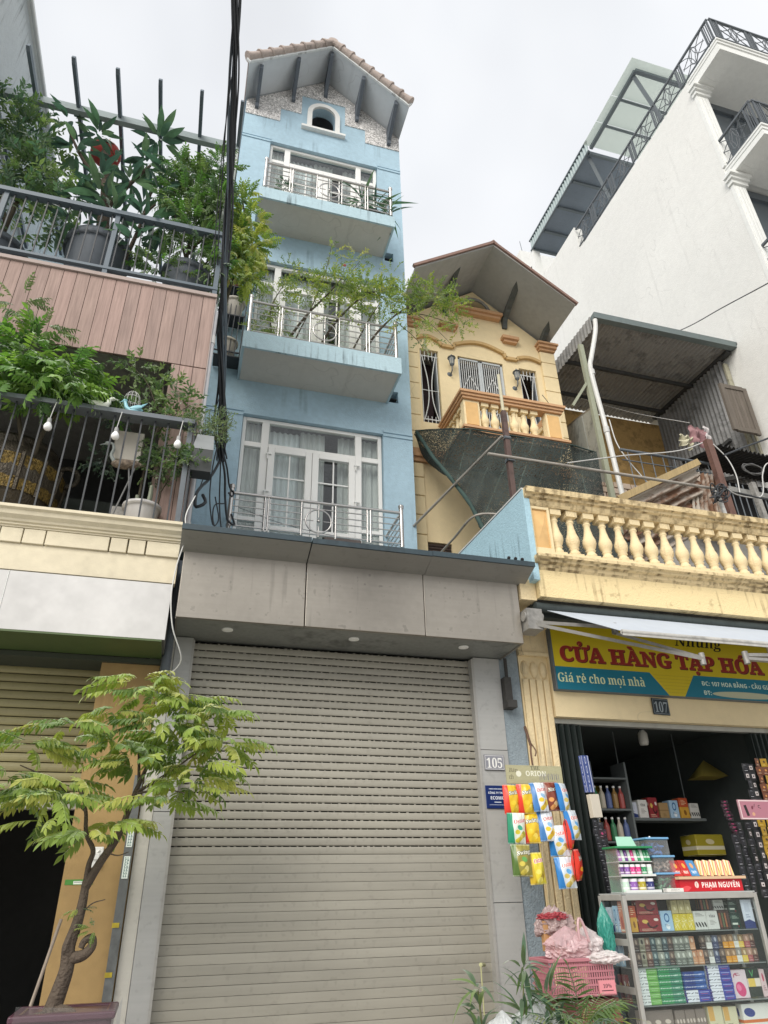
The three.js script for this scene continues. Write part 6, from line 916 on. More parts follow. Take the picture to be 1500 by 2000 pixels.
  cell('pinkpack', () => { bg(0, '#e6d3d8'); blob(S * 0.5, S * 0.68, 40, '#d9487e'); blob(S * 0.4, S * 0.62, 18, '#ee7fa6'); c.strokeStyle = '#c04a6a'; c.lineWidth = 6; c.beginPath(); c.arc(S * 0.3, S * 0.25, 14, 3, 6); c.stroke(); lines('#b06a7c', 14, 2, 0.4); });
  cell('blackyellow', () => { bg(0, '#26332c'); c.fillStyle = '#e8c860'; c.fillRect(0, S * 0.36, S * 0.55, S * 0.28); c.fillStyle = '#eadfd0'; c.fillRect(S * 0.55, S * 0.36, S * 0.45, S * 0.28); c.strokeStyle = '#58b06a'; c.lineWidth = 7; c.beginPath(); c.moveTo(S * 0.25, 10); c.lineTo(S * 0.4, 36); c.lineTo(S * 0.55, 10); c.stroke(); });
  cell('pinkwhite', () => { bg(0, '#e3c9cb'); blob(S * 0.5, S * 0.3, 24, '#c9506c'); lines('#8c4a58', S * 0.6, 3, 0.6); });
  cell('greybrown', () => { bg(0, '#8a7c74'); for (let i = 0; i < 3; i++) blob(24 + i * 40, S * 0.4, 12, '#d8c9bc'); lines('#4e4440', S * 0.7, 3, 0.8); });
  cell('paleyellow', () => { bg(0, '#d7cfae'); c.fillStyle = '#d9a95c'; c.fillRect(0, 0, S * 0.4, S * 0.5); lines('#8b8468', S * 0.6, 3, 0.6); });
  cell('blueorange', () => { bg(0, '#e8e4de'); blob(S * 0.25, S * 0.3, 24, '#2b3f86'); c.fillStyle = '#d8743a'; c.fillRect(0, S * 0.55, S, 14); lines('#555a78', S * 0.74, 2, 0.7); });
  cell('redpack', () => { bg(0, '#b92a22'); blob(S * 0.55, S * 0.35, 24, '#e8a040'); T('MEAT', S * 0.5, S * 0.75, 'bold 30px sans-serif', '#f4e8da'); });
  cell('bluepack', () => { bg(0, '#4a86b8'); blob(S * 0.5, S * 0.35, 26, '#cf9a6a'); T('TASTY', S * 0.5, S * 0.76, 'bold 28px sans-serif', '#f0f4f8'); });
  cell('cake', () => { bg(0, '#ecd3a2'); c.save(); c.translate(S / 2, S / 2); c.rotate(0.35); for (let i = -2; i < 3; i++) { c.fillStyle = ['#f6e7c6', '#dda25c', '#f2d9a8', '#d9737a', '#e6bd72'][i + 2]; c.fillRect(i * 26 - 10, -S, 20, S * 2); } c.restore(); });
  const cap = (k, col) => cell(k, () => { bg(0, col); c.fillStyle = 'rgba(245,240,240,0.75)'; c.fillRect(0, S * 0.55, S, S * 0.18); blob(S * 0.5, S * 0.35, 20, 'rgba(250,240,250,0.6)'); });
  cap('b_purple', '#6a3a86'); cap('b_violet', '#8a5aa8'); cap('b_pink', '#d23a84'); cap('b_green', '#2f8f5a'); cap('b_lilac', '#b07ab8'); cap('b_olive', '#a89a2a'); cap('b_navy', '#2c3470'); cap('b_mint', '#c4dccb');
  cell('sachet_black', () => { bg(0, '#15151a'); lines('#8a8a92', 20, 2, 0.5); blob(S * 0.5, S * 0.62, 14, '#3a3a44'); c.fillStyle = '#c9c9d0'; c.fillRect(30, S * 0.84, 60, 5); });
  cell('sachet_pink', () => { bg(0, '#2a1620'); blob(S * 0.5, S * 0.4, 24, '#a83a68'); lines('#d8b8c4', S * 0.72, 2, 0.6); });
  cell('sachet_gold', () => { bg(0, '#b08a1a'); blob(S * 0.5, S * 0.4, 22, '#5c4410'); lines('#f0dc90', S * 0.74, 2, 0.6); });
  cell('sachet_white', () => { bg(0, '#1c1a1c'); c.fillStyle = '#cfc6c4'; c.fillRect(34, 30, 60, 60); c.fillStyle = '#3a3232'; c.fillRect(50, 46, 28, 28); });
  cell('sachet_brown', () => { bg(0, '#6b3c22'); blob(S * 0.5, S * 0.42, 20, '#c98a4a'); lines('#e6d2b4', S * 0.72, 2, 0.6); });
  cell('carton_blue', () => { bg(0, '#3a4d8a'); for (let i = 0; i < 4; i++) { c.strokeStyle = '#c6cce2'; c.lineWidth = 5; c.beginPath(); c.arc(S * 0.4, 18 + i * 32, 11, 0, 7); c.stroke(); } c.fillStyle = '#e0e3ee'; c.fillRect(S * 0.8, 0, 10, S); });
  cell('kraft', () => { bg(0, '#a88a5e'); c.fillStyle = '#8a6e48'; c.fillRect(0, S * 0.46, S, 8); lines('#6b5334', S * 0.7, 3, 0.4); });
});
const packM = new THREE.MeshStandardMaterial({ map: atlas, roughness: 0.42, side: THREE.DoubleSide }), paperM = new THREE.MeshStandardMaterial({ map: atlas, roughness: 0.8, side: THREE.DoubleSide });
const packGeo = {};
function packBox(key, w, h, d, vert) {
  const id = [key, w, h, d, vert].join(); if (packGeo[id]) return packGeo[id];
  const g = new RoundedBoxGeometry(w, h, d, 1, Math.min(w, h, d) * 0.06), p = g.attributes.position, n = g.attributes.normal, uv = g.attributes.uv, [cx, cy] = CELL[key];
  for (let i = 0; i < p.count; i++) { let u = Math.abs(n.getX(i)) > 0.7 ? p.getZ(i) / d + 0.5 : p.getX(i) / w + 0.5, v = Math.abs(n.getY(i)) > 0.7 ? p.getZ(i) / d + 0.5 : p.getY(i) / h + 0.5; u = clamp(u, 0.02, 0.98); v = clamp(v, 0.02, 0.98); if (vert) [u, v] = [v, 1 - u]; uv.setXY(i, (cx + u) / ATL, 1 - (cy + 1 - v) / ATL); }
  return packGeo[id] = g;
}
const ord = ['first', 'second', 'third', 'fourth', 'fifth', 'sixth', 'seventh', 'eighth', 'ninth', 'tenth', 'eleventh', 'twelfth', 'thirteenth', 'fourteenth', 'fifteenth'];
function pack(name, label, category, group, key, w, h, d, pos, rot, m = packM) { const o = put(scene, name, packBox(key, w, h, d), m, [pos[0], pos[1] + h / 2, pos[2]], rot); return tag(o, label, category, group); }

// the glass showcase
const CX0 = 3.84, CX1 = 5.24, CZ0 = 0.60, CZ1 = 1.0, SH = [0.30, 0.545, 0.785, 1.045, 1.295];
{
  const s = thing('display_case', 'glass display case with worn aluminium frame full of packets by the shop door', 'display case', [4.54, 0, 0.8]);
  const al = mat('worn_aluminium', [0.46, 0.45, 0.42], { map: TX.dirty, rough: 0.5, metal: 0.3 });
  const e = 0.038;
  for (const x of [CX0, CX1 - e]) for (const z of [CZ0, CZ1 - e]) add(s, 'corner_post', rbx(x, x + e, 0.12, 1.575, z, z + e, 0.005, 1), al);
  for (const y of [0.16, 1.535]) add(s, 'frame_rail', [rbx(CX0 + e, CX1 - e, y, y + 0.045, CZ1 - e, CZ1, 0.005, 1), rbx(CX0 + e, CX1 - e, y, y + 0.045, CZ0, CZ0 + e, 0.005, 1), rbx(CX0, CX0 + e, y, y + 0.045, CZ0 + e, CZ1 - e, 0.005, 1), rbx(CX1 - e, CX1, y, y + 0.045, CZ0 + e, CZ1 - e, 0.005, 1)], al);
  for (const y of [1.20, 0.86]) add(s, 'side_rail', rbx(CX0, CX0 + 0.03, y, y + 0.05, CZ0 + e, CZ1 - e, 0.004, 1), al);
  add(s, 'top_board', bx(CX0 + 0.01, CX1 - 0.01, 1.581, 1.59, CZ0 + 0.01, CZ1 - 0.01), mat('top_glass', [0.42, 0.44, 0.43], { rough: 0.3 }));
  for (const y of SH) add(s, 'shelf', bx(CX0 + 0.032, CX1 - 0.04, y - 0.009, y - 0.002, CZ0 + 0.03, CZ1 - 0.045), mat('shelf_glass', [0.55, 0.60, 0.58], { transmission: 0.6, thickness: 0, rough: 0.1 }));
  add(s, 'back_panel', bx(CX0 + e, CX1 - e, 0.2, 1.53, CZ0 + 0.004, CZ0 + 0.012), mat('case_back', [0.10, 0.11, 0.11], { map: TX.blotch }));
  add(s, 'base_board', bx(CX0 + 0.01, CX1 - 0.01, 0.06, 0.155, CZ0 + 0.01, CZ1 - 0.01), M.greyIron);
  add(s, 'front_glass', bx(CX0 + e, CX1 - e, 0.21, 1.53, CZ1 - 0.012, CZ1 - 0.008), M.glass);
  add(s, 'side_glass', [bx(CX0 + 0.006, CX0 + 0.009, 0.21, 1.53, CZ0 + e, CZ1 - e)], M.glass); add(s, 'side_glass', [bx(CX1 - 0.009, CX1 - 0.006, 0.21, 1.53, CZ0 + e, CZ1 - e)], M.glass);
}
{
  const zf = 0.90; rnd = mulberry(404); const G = 'packets in the glass display case';
  const P = (label, key, w, h, x, y, d = 0.07, z = zf, name = 'packet', cat = 'packet') => pack(name, label, cat, G, key, w, h, d, [x + w / 2, y, z - d / 2 + rr(-0.004, 0.004)], [0, rr(-0.03, 0.03), 0]);
  // top shelf
  const y4 = SH[4];
  P('salmon upright box at left end of the top showcase shelf', 'salmon', 0.058, 0.235, 3.885, y4); P('red and gold upright box second on the top showcase shelf', 'redgold', 0.066, 0.20, 3.948, y4);
  P('lower dark red wide box on the top showcase shelf', 'maroon', 0.225, 0.128, 4.022, y4); P('upper dark red wide box stacked on another on the top shelf', 'maroon', 0.215, 0.118, 4.024, y4 + 0.130);
  P('light blue box with ring print on top showcase shelf', 'lightblue', 0.118, 0.155, 4.255, y4);
  ['left', 'middle', 'right'].forEach((l, i) => { P(`bright yellow packet, ${l} of three on the top showcase shelf`, 'yellow', 0.068, 0.128, 4.378 + i * 0.070, y4); P(`pale gold packet, ${l} of three above the yellow packets`, 'palegold', 0.064, 0.105, 4.378 + i * 0.070, y4 + 0.13, 0.06); });
  P('white box with four black ovals on top showcase shelf', 'whitebox', 0.128, 0.145, 4.592, y4); P('white box with grey print right of the ovals box', 'whitebox2', 0.122, 0.145, 4.725, y4);
  P('maroon striped pack behind on top showcase shelf', 'brownstripe', 0.13, 0.10, 4.71, y4 + 0.147, 0.06, 0.86); P('black and white striped pack beside the maroon striped pack', 'whitebox', 0.11, 0.08, 4.85, y4 + 0.147, 0.06, 0.87);
  P('brown striped pack on the top shelf near its right end', 'brownstripe', 0.118, 0.145, 4.853, y4); P('lower dark green pack at right of the top shelf', 'darkgreen', 0.10, 0.12, 4.978, y4); P('upper dark green pack at right of the top shelf', 'darkgreen', 0.098, 0.10, 4.978, y4 + 0.122);
  P('white paper card with blue foot standing at right end of top shelf', 'card', 0.115, 0.225, 5.082, y4, 0.006, 0.945, 'paper_card', 'card');
  // second shelf: two layers of cigarette sized packs
  const cols = ['brown', 'dark', 'stone', 'brown', 'teal', 'grey', 'teal', 'dark', 'grey', 'grey', 'grey', 'salmon', 'salmon', 'dark', 'white', 'navy', 'dark', 'orange', 'orange', 'white', 'yellow', 'pink', 'brown'];
  const nice = { brown: 'brown', dark: 'dark brown', stone: 'stone grey', teal: 'slate', grey: 'grey', salmon: 'salmon', white: 'white', navy: 'navy', orange: 'orange', yellow: 'yellow', pink: 'dull pink' };
  const w = 0.0565, cnt = {};
  cols.forEach((c, i) => { cnt[c] = (cnt[c] || 0) + 1; });
  for (const [lay, ln] of [[0, 'lower'], [1, 'upper']]) { const seen = {}; cols.forEach((c, i) => { seen[c] = (seen[c] || 0) + 1; const q = cnt[c] > 1 ? `${ord[seen[c] - 1]} ${nice[c]} pack from left` : `only ${nice[c]} pack`; if (rnd() < 0.03 && lay) return; P(`${q} in the ${ln} layer of the second showcase shelf`, 'cig_' + c, w - 0.003, 0.098 + 0.006 * rnd(), 3.888 + i * w, SH[3] + lay * 0.106, 0.024, zf + 0.0 - rr(0, 0.02), 'cigarette_pack', 'cigarette pack'); }); }
  // third shelf: toothpaste cartons in stacks
  const stack = (key, n, x, wd, words, from = 0, h = 0.042) => { for (let i = 0; i < n; i++) { const k = i + from; P(`${words}, ${ord[k]} from bottom of its stack`, key, wd, h - 0.002, x, SH[2] + k * h, 0.045, 0.935, 'toothpaste_box', 'toothpaste box'); } };
  stack('ps_green', 6, 3.89, 0.205, 'white and light green toothpaste box'); stack('close_green', 6, 4.10, 0.225, 'deep green toothpaste box', 0, 0.0435);
  stack('ps_blue', 2, 4.345, 0.235, 'white blue toothpaste box below navy ones'); stack('close_blue', 3, 4.345, 0.215, 'navy toothpaste box', 2, 0.043);
  stack('ps_blue', 6, 4.592, 0.235, 'white blue toothpaste box in tall right stack');
  P('pink flower packet on the third showcase shelf', 'pinkpack', 0.165, 0.205, 4.838, SH[2]); P('black and yellow packet on the third showcase shelf', 'blackyellow', 0.13, 0.215, 5.01, SH[2]); P('pink and white packet at right end of third shelf', 'pinkwhite', 0.055, 0.20, 5.145, SH[2]);
  // lowest shelf in view
  P('grey brown wide pack at left of the lowest shelf in view', 'greybrown', 0.30, 0.20, 3.90, SH[1], 0.09); ['left', 'middle', 'right'].forEach((l, i) => P(`brown pack with pale ovals, ${l} of three on the lowest shelf`, 'greybrown', 0.095, 0.19, 4.22 + i * 0.1, SH[1])); P('pale yellow pack on lowest shelf in the middle', 'paleyellow', 0.14, 0.20, 4.54, SH[1]); P('pale yellow pack on lowest shelf right of its twin', 'paleyellow', 0.14, 0.19, 4.69, SH[1]); P('white and orange box at right of the lowest shelf', 'blueorange', 0.30, 0.20, 4.88, SH[1]);
  // seen through the side
  const zs = [0.68, 0.76, 0.84];
  pack('packet', 'white bottle shaped pack behind the upper side glass of the showcase', 'packet', G, 'card', 0.05, 0.19, 0.08, [3.89, SH[4] - 0.06 + 0.06, 0.70], [0, 0, 0]); pack('packet', 'pale pack behind the side glass beside the white one', 'packet', G, 'lightblue', 0.04, 0.2, 0.06, [3.885, SH[4], 0.80], [0, 0, 0]);
  pack('packet', 'blue and white pack behind the lower side glass', 'packet', G, 'lightblue', 0.04, 0.18, 0.1, [3.885, SH[3], 0.74], [0, 0, 0]);
  pack('packet', 'dark red pack leaning behind the lowest side glass', 'packet', G, 'maroon', 0.03, 0.2, 0.12, [3.89, SH[2], 0.74], [0, 0, 0.05]);
}
// on top of the case
{
  const y = 1.592;
  const r = thing('gum_rack', 'green tiered gum and candy rack standing on the showcase', 'candy rack', [4.08, y, 0.82]);
  const gp = mat('rack_green', [0.02, 0.22, 0.08], { rough: 0.35 }), clear = mat('clear_plastic', [0.9, 0.93, 0.92], { transmission: 0.9, thickness: 0, rough: 0.15 });
  add(r, 'top_board', rbx(3.885, 4.275, 1.945, 1.962, 0.72, 0.94, 0.004), gp);
  add(r, 'back_board', bx(3.92, 4.26, y, 1.945, 0.715, 0.722), gp);
  add(r, 'tier', [bx(3.91, 4.27, 1.72, 1.727, 0.72, 0.92), bx(3.91, 4.27, 1.835, 1.841, 0.72, 0.90), bx(3.91, 4.27, y, y + 0.008, 0.72, 0.96)], mat('rack_white', [0.66, 0.68, 0.66], { rough: 0.4 }));
  add(r, 'tier_lip', [bx(3.91, 4.27, 1.72, 1.738, 0.92, 0.925), bx(3.91, 4.27, y, y + 0.022, 0.96, 0.965)], mat('rack_white', [0.66, 0.68, 0.66]));
  add(r, 'side_panel', bx(3.905, 3.909, y, 1.944, 0.73, 0.93), clear);
  add(r, 'header_card', quad([3.96, 1.964, 0.86], [4.16, 1.964, 0.86], [4.14, 2.045, 0.83], [3.975, 2.045, 0.83], 0.004), mat('mint_card', [0.35, 0.62, 0.48], { rough: 0.5 }));
  rnd = mulberry(88);
  ['b_lilac', 'b_mint', 'b_purple', 'b_mint', 'b_pink', 'b_mint', 'b_green', 'b_mint', 'b_green', 'b_green'].forEach((k, i) => pack('gum_stick', `gum pack, ${ord[i]} from left on top tier of green rack`, 'gum pack', 'gum packs on the green rack', k, 0.028, 0.09, 0.015, [3.945 + i * 0.033, 1.842, 0.885], [-0.25, 0, rr(-0.06, 0.06)]));
  const lid = mat('white_lid', [0.78, 0.77, 0.78], { rough: 0.35 });
  const bottle = (label, key, x, yb, rad, h, group) => { const b = thing('gum_bottle', label, 'bottle', [x, yb, 0.88], group); const g = new THREE.CylinderGeometry(rad, rad, h, 14, 1).toNonIndexed(), uv = g.attributes.uv, [cx, cy] = CELL[key]; for (let i = 0; i < uv.count; i++) uv.setXY(i, (cx + clamp((uv.getX(i) * 2) % 1, 0.03, 0.97)) / ATL, 1 - (cy + 1 - clamp(uv.getY(i), 0.03, 0.97)) / ATL); g.translate(x, yb + h / 2, 0.88); add(b, 'body', g, packM, { keepUV: true }); add(b, 'cap', new THREE.CylinderGeometry(rad * 0.98, rad * 0.98, h * 0.3, 14).translate(x, yb + h * 1.15, 0.88), lid); };
  ['purple', 'violet', 'pink', 'pink', 'green', 'mint'].forEach((k, i) => bottle(`small ${k} gum bottle with white cap, ${ord[i]} from left on middle tier`, 'b_' + k, 3.95 + i * 0.058, 1.728, 0.024, 0.068, 'gum bottles on the middle tier'));
  ['mint', 'violet', 'olive', 'navy'].forEach((k, i) => bottle(`wide ${k} candy jar with white lid, ${ord[i]} from left on bottom tier`, 'b_' + k, 3.965 + i * 0.084, y + 0.009, 0.037, 0.078, 'candy jars on the bottom tier'));
  // stacked plastic boxes with blue lids
  const boxes = [[4.30, 4.53, 1.592, 1.73, 'bottom clear plastic box of green sweets with blue lid on showcase', [0.12, 0.30, 0.16]], [4.29, 4.51, 1.745, 1.87, 'middle clear plastic box of mixed sweets with blue lid', [0.40, 0.30, 0.26]], [4.25, 4.48, 1.885, 2.02, 'top clear plastic box of blue sweets with blue lid', [0.06, 0.16, 0.42]]];
  for (const [x0, x1, y0, y1, l, c] of boxes) {
    const b = thing('sweet_box', l, 'plastic box', [(x0 + x1) / 2, y0, 0.8]);
    add(b, 'box', rbx(x0, x1, y0, y1, 0.70, 0.90, 0.012), clear); add(b, 'lid', rbx(x0 - 0.008, x1 + 0.008, y1, y1 + 0.018, 0.692, 0.908, 0.006), mat('blue_lid', [0.16, 0.36, 0.58], { rough: 0.35 }));
    const sw = []; for (let i = 0; i < 46; i++) sw.push(rbx(-0.022, 0.022, -0.007, 0.007, -0.010, 0.010, 0.004, 1).rotateZ(rr(-1.2, 1.2)).rotateY(rr(0, 3)).translate(rr(x0 + 0.03, x1 - 0.03), rr(y0 + 0.015, y0 + (y1 - y0) * 0.78), rr(0.735, 0.87)));
    add(b, 'sweets', sw, mat('sweets' + l, c, { rough: 0.35 }), { kind: 'stuff' });
  }
  tag(add(scene, 'lid_knob', [new THREE.SphereGeometry(0.01, 8, 6).translate(4.36, 2.045, 0.8)], M.upvc), 'tiny white knob on the topmost blue lid', 'knob');
  tag(pack('card_box', 'flat white printed carton lying before the sweet boxes', 'carton', null, 'whitebox2', 0.17, 0.03, 0.06, [4.40, 1.592, 0.95]), 'flat white printed carton lying before the sweet boxes', 'carton');
  // red tray
  const t = thing('display_tray', 'red cardboard display tray with white lettering on the showcase', 'display tray', [4.8, 1.592, 0.86]);
  const red = mat('tray_red', [0.52, 0.015, 0.03], { rough: 0.4 });
  add(t, 'tray_box', [bx(4.47, 5.14, 1.592, 1.598, 0.70, 0.96), bx(4.47, 5.14, 1.592, 1.78, 0.70, 0.706), bx(4.47, 4.476, 1.592, 1.70, 0.706, 0.955), bx(5.134, 5.14, 1.592, 1.70, 0.706, 0.955), bx(4.47, 5.14, 1.592, 1.69, 0.953, 0.959)], red);
  add(t, 'tray_ledge', bx(4.455, 5.175, 1.69, 1.712, 0.93, 0.985), mat('tray_ledge', [0.62, 0.42, 0.26], { rough: 0.5 }));
  add(t, 'tray_print', facePlane(0.66, 0.094, 4.805, 1.641, 0.9605), new THREE.MeshStandardMaterial({ roughness: 0.4, map: canvasTex(768, 112, (c, w, h) => { c.fillStyle = '#c01322'; c.fillRect(0, 0, w, h); c.fillStyle = '#dc4a50'; c.beginPath(); c.moveTo(0, h * 0.8); c.quadraticCurveTo(w * 0.1, h * 0.3, w * 0.17, h * 0.7); c.lineTo(w * 0.1, h); c.lineTo(0, h); c.fill(); c.fillStyle = '#ecd9cf'; c.beginPath(); c.ellipse(w * 0.26, h * 0.45, 24, 32, 0, 0, 7); c.fill(); c.fillStyle = '#c01322'; c.fillRect(w * 0.253, h * 0.3, 5, h * 0.6); c.font = 'bold 74px sans-serif'; c.fillStyle = '#f6efe8'; const T = 'PHẠM NGUYÊN', tw = vwidth(c, T); c.save(); c.translate(w * 0.65, h * 0.70); c.scale(w * 0.63 / tw, 1); vtext(c, T, 0, 0, 74); c.restore(); }) }), { keepUV: true });
  ['redpack', 'redpack', 'bluepack', 'cake', 'cake', 'cake', 'cake', 'cake'].forEach((k, i) => { const w = i < 3 ? 0.088 : 0.072, x = i < 3 ? 4.52 + i * 0.088 : 4.79 + (i - 3) * 0.076; pack('snack_pack', k === 'cake' ? `cream striped cake pack, ${ord[i - 3]} from left in red tray` : k === 'bluepack' ? 'blue snack pack between red and cream packs in the tray' : `red snack pack, ${ord[i]} from left in the red tray`, 'snack pack', 'packs in the red tray', k, w - 0.006, 0.15, 0.03, [x, 1.70, 0.87], [-0.5, 0, i > 2 ? -0.22 : -0.05]); });
}
// hanging snack bags in front of the pilaster
{
  const bagTex = (bg, side, word, wc, chip, extra) => canvasTex(192, 288, (c, w, h) => {
    c.fillStyle = bg; c.fillRect(0, 0, w, h); c.fillStyle = side; c.beginPath(); c.moveTo(0, 0); c.lineTo(w * 0.26, 0); c.quadraticCurveTo(w * 0.12, h * 0.5, w * 0.36, h); c.lineTo(0, h); c.fill();
    for (let i = 0; i < 7; i++) { c.fillStyle = chip[i % chip.length]; c.beginPath(); c.ellipse(w * (0.45 + 0.5 * ((i * 37) % 10) / 10), h * (0.62 + 0.30 * ((i * 53) % 10) / 10), 30, 22, i, 0, 7); c.fill(); }
    if (extra) { c.fillStyle = extra; c.beginPath(); c.ellipse(w * 0.6, h * 0.48, 30, 22, 0.5, 0, 7); c.fill(); }
    c.save(); c.translate(w * 0.60, h * 0.27); c.rotate(-0.16); c.font = 'italic bold 50px serif'; c.textAlign = 'center'; c.lineWidth = 8; c.strokeStyle = wc[1]; c.lineJoin = 'round'; c.strokeText(word, 0, 16); c.fillStyle = wc[0]; c.fillText(word, 0, 16); c.restore();
    c.fillStyle = 'rgba(235,235,230,0.7)'; for (let i = 0; i < 26; i++) { c.fillRect(i * 7.5, 0, 3, 11); c.fillRect(i * 7.5, h - 11, 3, 11); }
  });
  const BM = {
    swing: ['#dcb51c', '#d8331c', 'Swing', ['#f4f0e2', '#2c3a1c'], ['#e6c32c', '#c99a1c', '#f0d65a']], white: ['#dfe4ea', '#3f78b4', 'Ostar', ['#c4202e', '#f2ece6'], ['#e3c22e', '#efd95c', '#cfa52a'], '#8fb6d6'], green: ['#dfe6d8', '#1f8a66', 'Ostar', ['#c4202e', '#f2ece6'], ['#d6c63a', '#b6b83a', '#e6d668'], '#3aa684'],
    brown: ['#7d3a26', '#5e2419', 'Max', ['#f0ead8', '#321812'], ['#d99a58', '#b0703c', '#e8bd84']], blue: ['#c9d2da', '#1d74b8', 'Ostar', ['#c4202e', '#f2ece6'], ['#c9b25c', '#a89a58', '#ded092'], '#5da0d4'], olive: ['#8d8436', '#4e6b2a', 'Swing', ['#ece8d4', '#26331a'], ['#c9b84a', '#8f8a3a', '#d8cc7c'], '#5c9a4a'], yellow: ['#e0cf3a', '#cfae24', 'Ostar', ['#c4202e', '#f2ece6'], ['#eadc6a', '#d6b83a', '#b89a2e']], red: ['#c22a1c', '#d8321c', 'Swing', ['#f4f0e2', '#3a1a12'], ['#d99a2c', '#c9861c', '#a8541c']],
  };
  const mats = {}; for (const k in BM) mats[k] = new THREE.MeshPhysicalMaterial({ map: bagTex(...BM[k]), roughness: 0.32, clearcoat: 0.35, clearcoatRoughness: 0.3, side: THREE.DoubleSide });
  const bagGeo = seed => { const W = 18, H = 24, r = mulberry(seed), ph = [r() * 6, r() * 6, r() * 6], all = []; for (const sgn of [1, -1]) { const g = new THREE.PlaneGeometry(1, 1, W, H), p = g.attributes.position; for (let i = 0; i < p.count; i++) { const u = p.getX(i), v = p.getY(i), a = Math.pow(Math.max(0, Math.cos(Math.PI * u)), 0.6) * Math.pow(Math.max(0, Math.cos(Math.PI * v * 0.97)), 0.5); p.setZ(i, sgn * (0.22 * a + 0.028 * a * Math.sin(u * 11 + ph[0]) * Math.sin(v * 9 + ph[1]) + 0.02 * (1 - a) * Math.sin(u * 26 + ph[2]))); p.setX(i, u * (1 - 0.06 * a)); } g.computeVertexNormals(); all.push(g.toNonIndexed()); } return mergeGeometries(all); };
  const bags = [bagGeo(1), bagGeo(2), bagGeo(3), bagGeo(4)];
  const list = [
    [490, 915, 'swing', 0.15, 0, 'red and yellow snack bag at left end of the top row'], [635, 915, 'swing', -0.1, 0, 'red and yellow snack bag second in the top row'], [765, 905, 'white', 0.2, 0.12, 'white and blue snack bag tilted in middle of the top row'], [905, 900, 'brown', -0.05, 0.06, 'brown snack bag hanging under the cardboard in top row'], [1030, 915, 'blue', 0.5, 0.12, 'blue snack bag at right end of the top row'],
    [500, 1185, 'green', 0.05, -0.02, 'white and green snack bag at left of the second row'], [665, 1190, 'swing', -0.25, 0, 'red and yellow snack bag in the second row'], [822, 1180, 'white', 0.1, 0.08, 'white and blue snack bag below the first white one'], [1092, 1185, 'blue', 0.35, 0.12, 'blue snack bag second down at the right side'], [945, 1320, 'blue', -0.35, 0.05, 'dull blue snack bag hanging behind red one in third row'], [1045, 1270, 'red', 0.9, 0.05, 'slim red snack bag turned sideways beside the blue bags'],
    [522, 1475, 'olive', -0.1, -0.04, 'olive green snack bag at lower left'], [682, 1555, 'yellow', 0.2, 0.1, 'yellow snack bag hanging lowest at left'], [972, 1610, 'blue', -0.05, 0.06, 'blue and white snack bag hanging lowest over the pilaster'], [1092, 1550, 'red', 0.75, 0.04, 'orange red snack bag at the lower right'],
  ];
  list.forEach(([zx, zy, k, ry, rz, l], i) => { const x = 3.03 + (zx - 390) * 0.00099 + (zy - 900) * -0.00003, y = 2.50 - (zy - 790) * 0.00093 + (zx - 390) * 0.00005, slim = k === 'red' ? 0.8 : 1; tag(put(scene, 'snack_bag', bags[i % 4], mats[k], [x, y, 0.5 + (i % 3) * 0.018 + (i > 8 ? 0.01 : 0)], [rr(-0.12, 0.12), ry, rz * 0.6], [0.182 * slim, 0.262, 0.22]), l, 'snack bag', 'snack bags hanging by the shop'); });
  const cb = thing('cardboard_sign', 'torn cardboard sign with hand lettering above the snack bags', 'sign', [3.41, 2.62, 0.48]);
  add(cb, 'card', rbx(3.105, 3.715, 2.535, 2.71, 0.475, 0.482, 0.002), mat('card_edge', [0.36, 0.34, 0.24], { map: TX.dirty }));
  add(cb, 'card_face', facePlane(0.606, 0.172, 3.41, 2.6225, 0.4835), new THREE.MeshStandardMaterial({ roughness: 0.9, map: canvasTex(512, 148, (c, w, h) => { c.fillStyle = '#a7a383'; c.fillRect(0, 0, w, h); const r = mulberry(9); for (let i = 0; i < 900; i++) { c.fillStyle = r() > 0.5 ? 'rgba(90,86,62,0.12)' : 'rgba(210,206,180,0.12)'; c.fillRect(r() * w, r() * h, r() * 30, 2); } c.fillStyle = '#55513f'; c.font = 'bold 40px serif'; c.fillText('THE', w * 0.44, 34); c.font = 'italic 44px serif'; c.fillText('Bán', 24, 56); c.fillText('thẻ', 20, 110); c.font = 'bold 58px sans-serif'; c.fillStyle = '#d9d8c6'; c.fillText('ORION', w * 0.34, 84); c.beginPath(); c.arc(w * 0.22, 68, 24, 0, 7); c.fill(); c.strokeStyle = '#6a6a78'; c.lineWidth = 4; for (let i = 0; i < 14; i++) { c.beginPath(); c.moveTo(w * 0.6 + i * 13, 60 + (i * 7) % 14); c.lineTo(w * 0.6 + i * 13 + ((i % 3) - 1) * 6, 118 - (i * 5) % 12); c.stroke(); } }) }), { keepUV: true });
  const strings = []; for (const [zx] of list) strings.push(1); 
  for (const x of [3.13, 3.27, 3.40, 3.54, 3.66]) add(cb, 'hanging_string', rod([x, 1.75, 0.47], [x, 2.54, 0.475], 0.002, 0.002, 4), M.greyCable);
  tag(add(scene, 'hook_rod', [rod([3.60, 3.18, 0.03], [3.45, 2.92, 0.40], 0.016, 0.014, 8), tube([[3.45, 2.92, 0.40], [3.41, 2.83, 0.46], [3.41, 2.70, 0.47]], 0.010, 12, 6), tube([[3.46, 2.94, 0.39], [3.49, 2.86, 0.42], [3.47, 2.81, 0.43]], 0.007, 10, 6)], mat('rusty_rod', [0.16, 0.09, 0.06], { map: TX.grime })), 'rusty iron rod on the pilaster carrying the cardboard sign', 'rod');
}
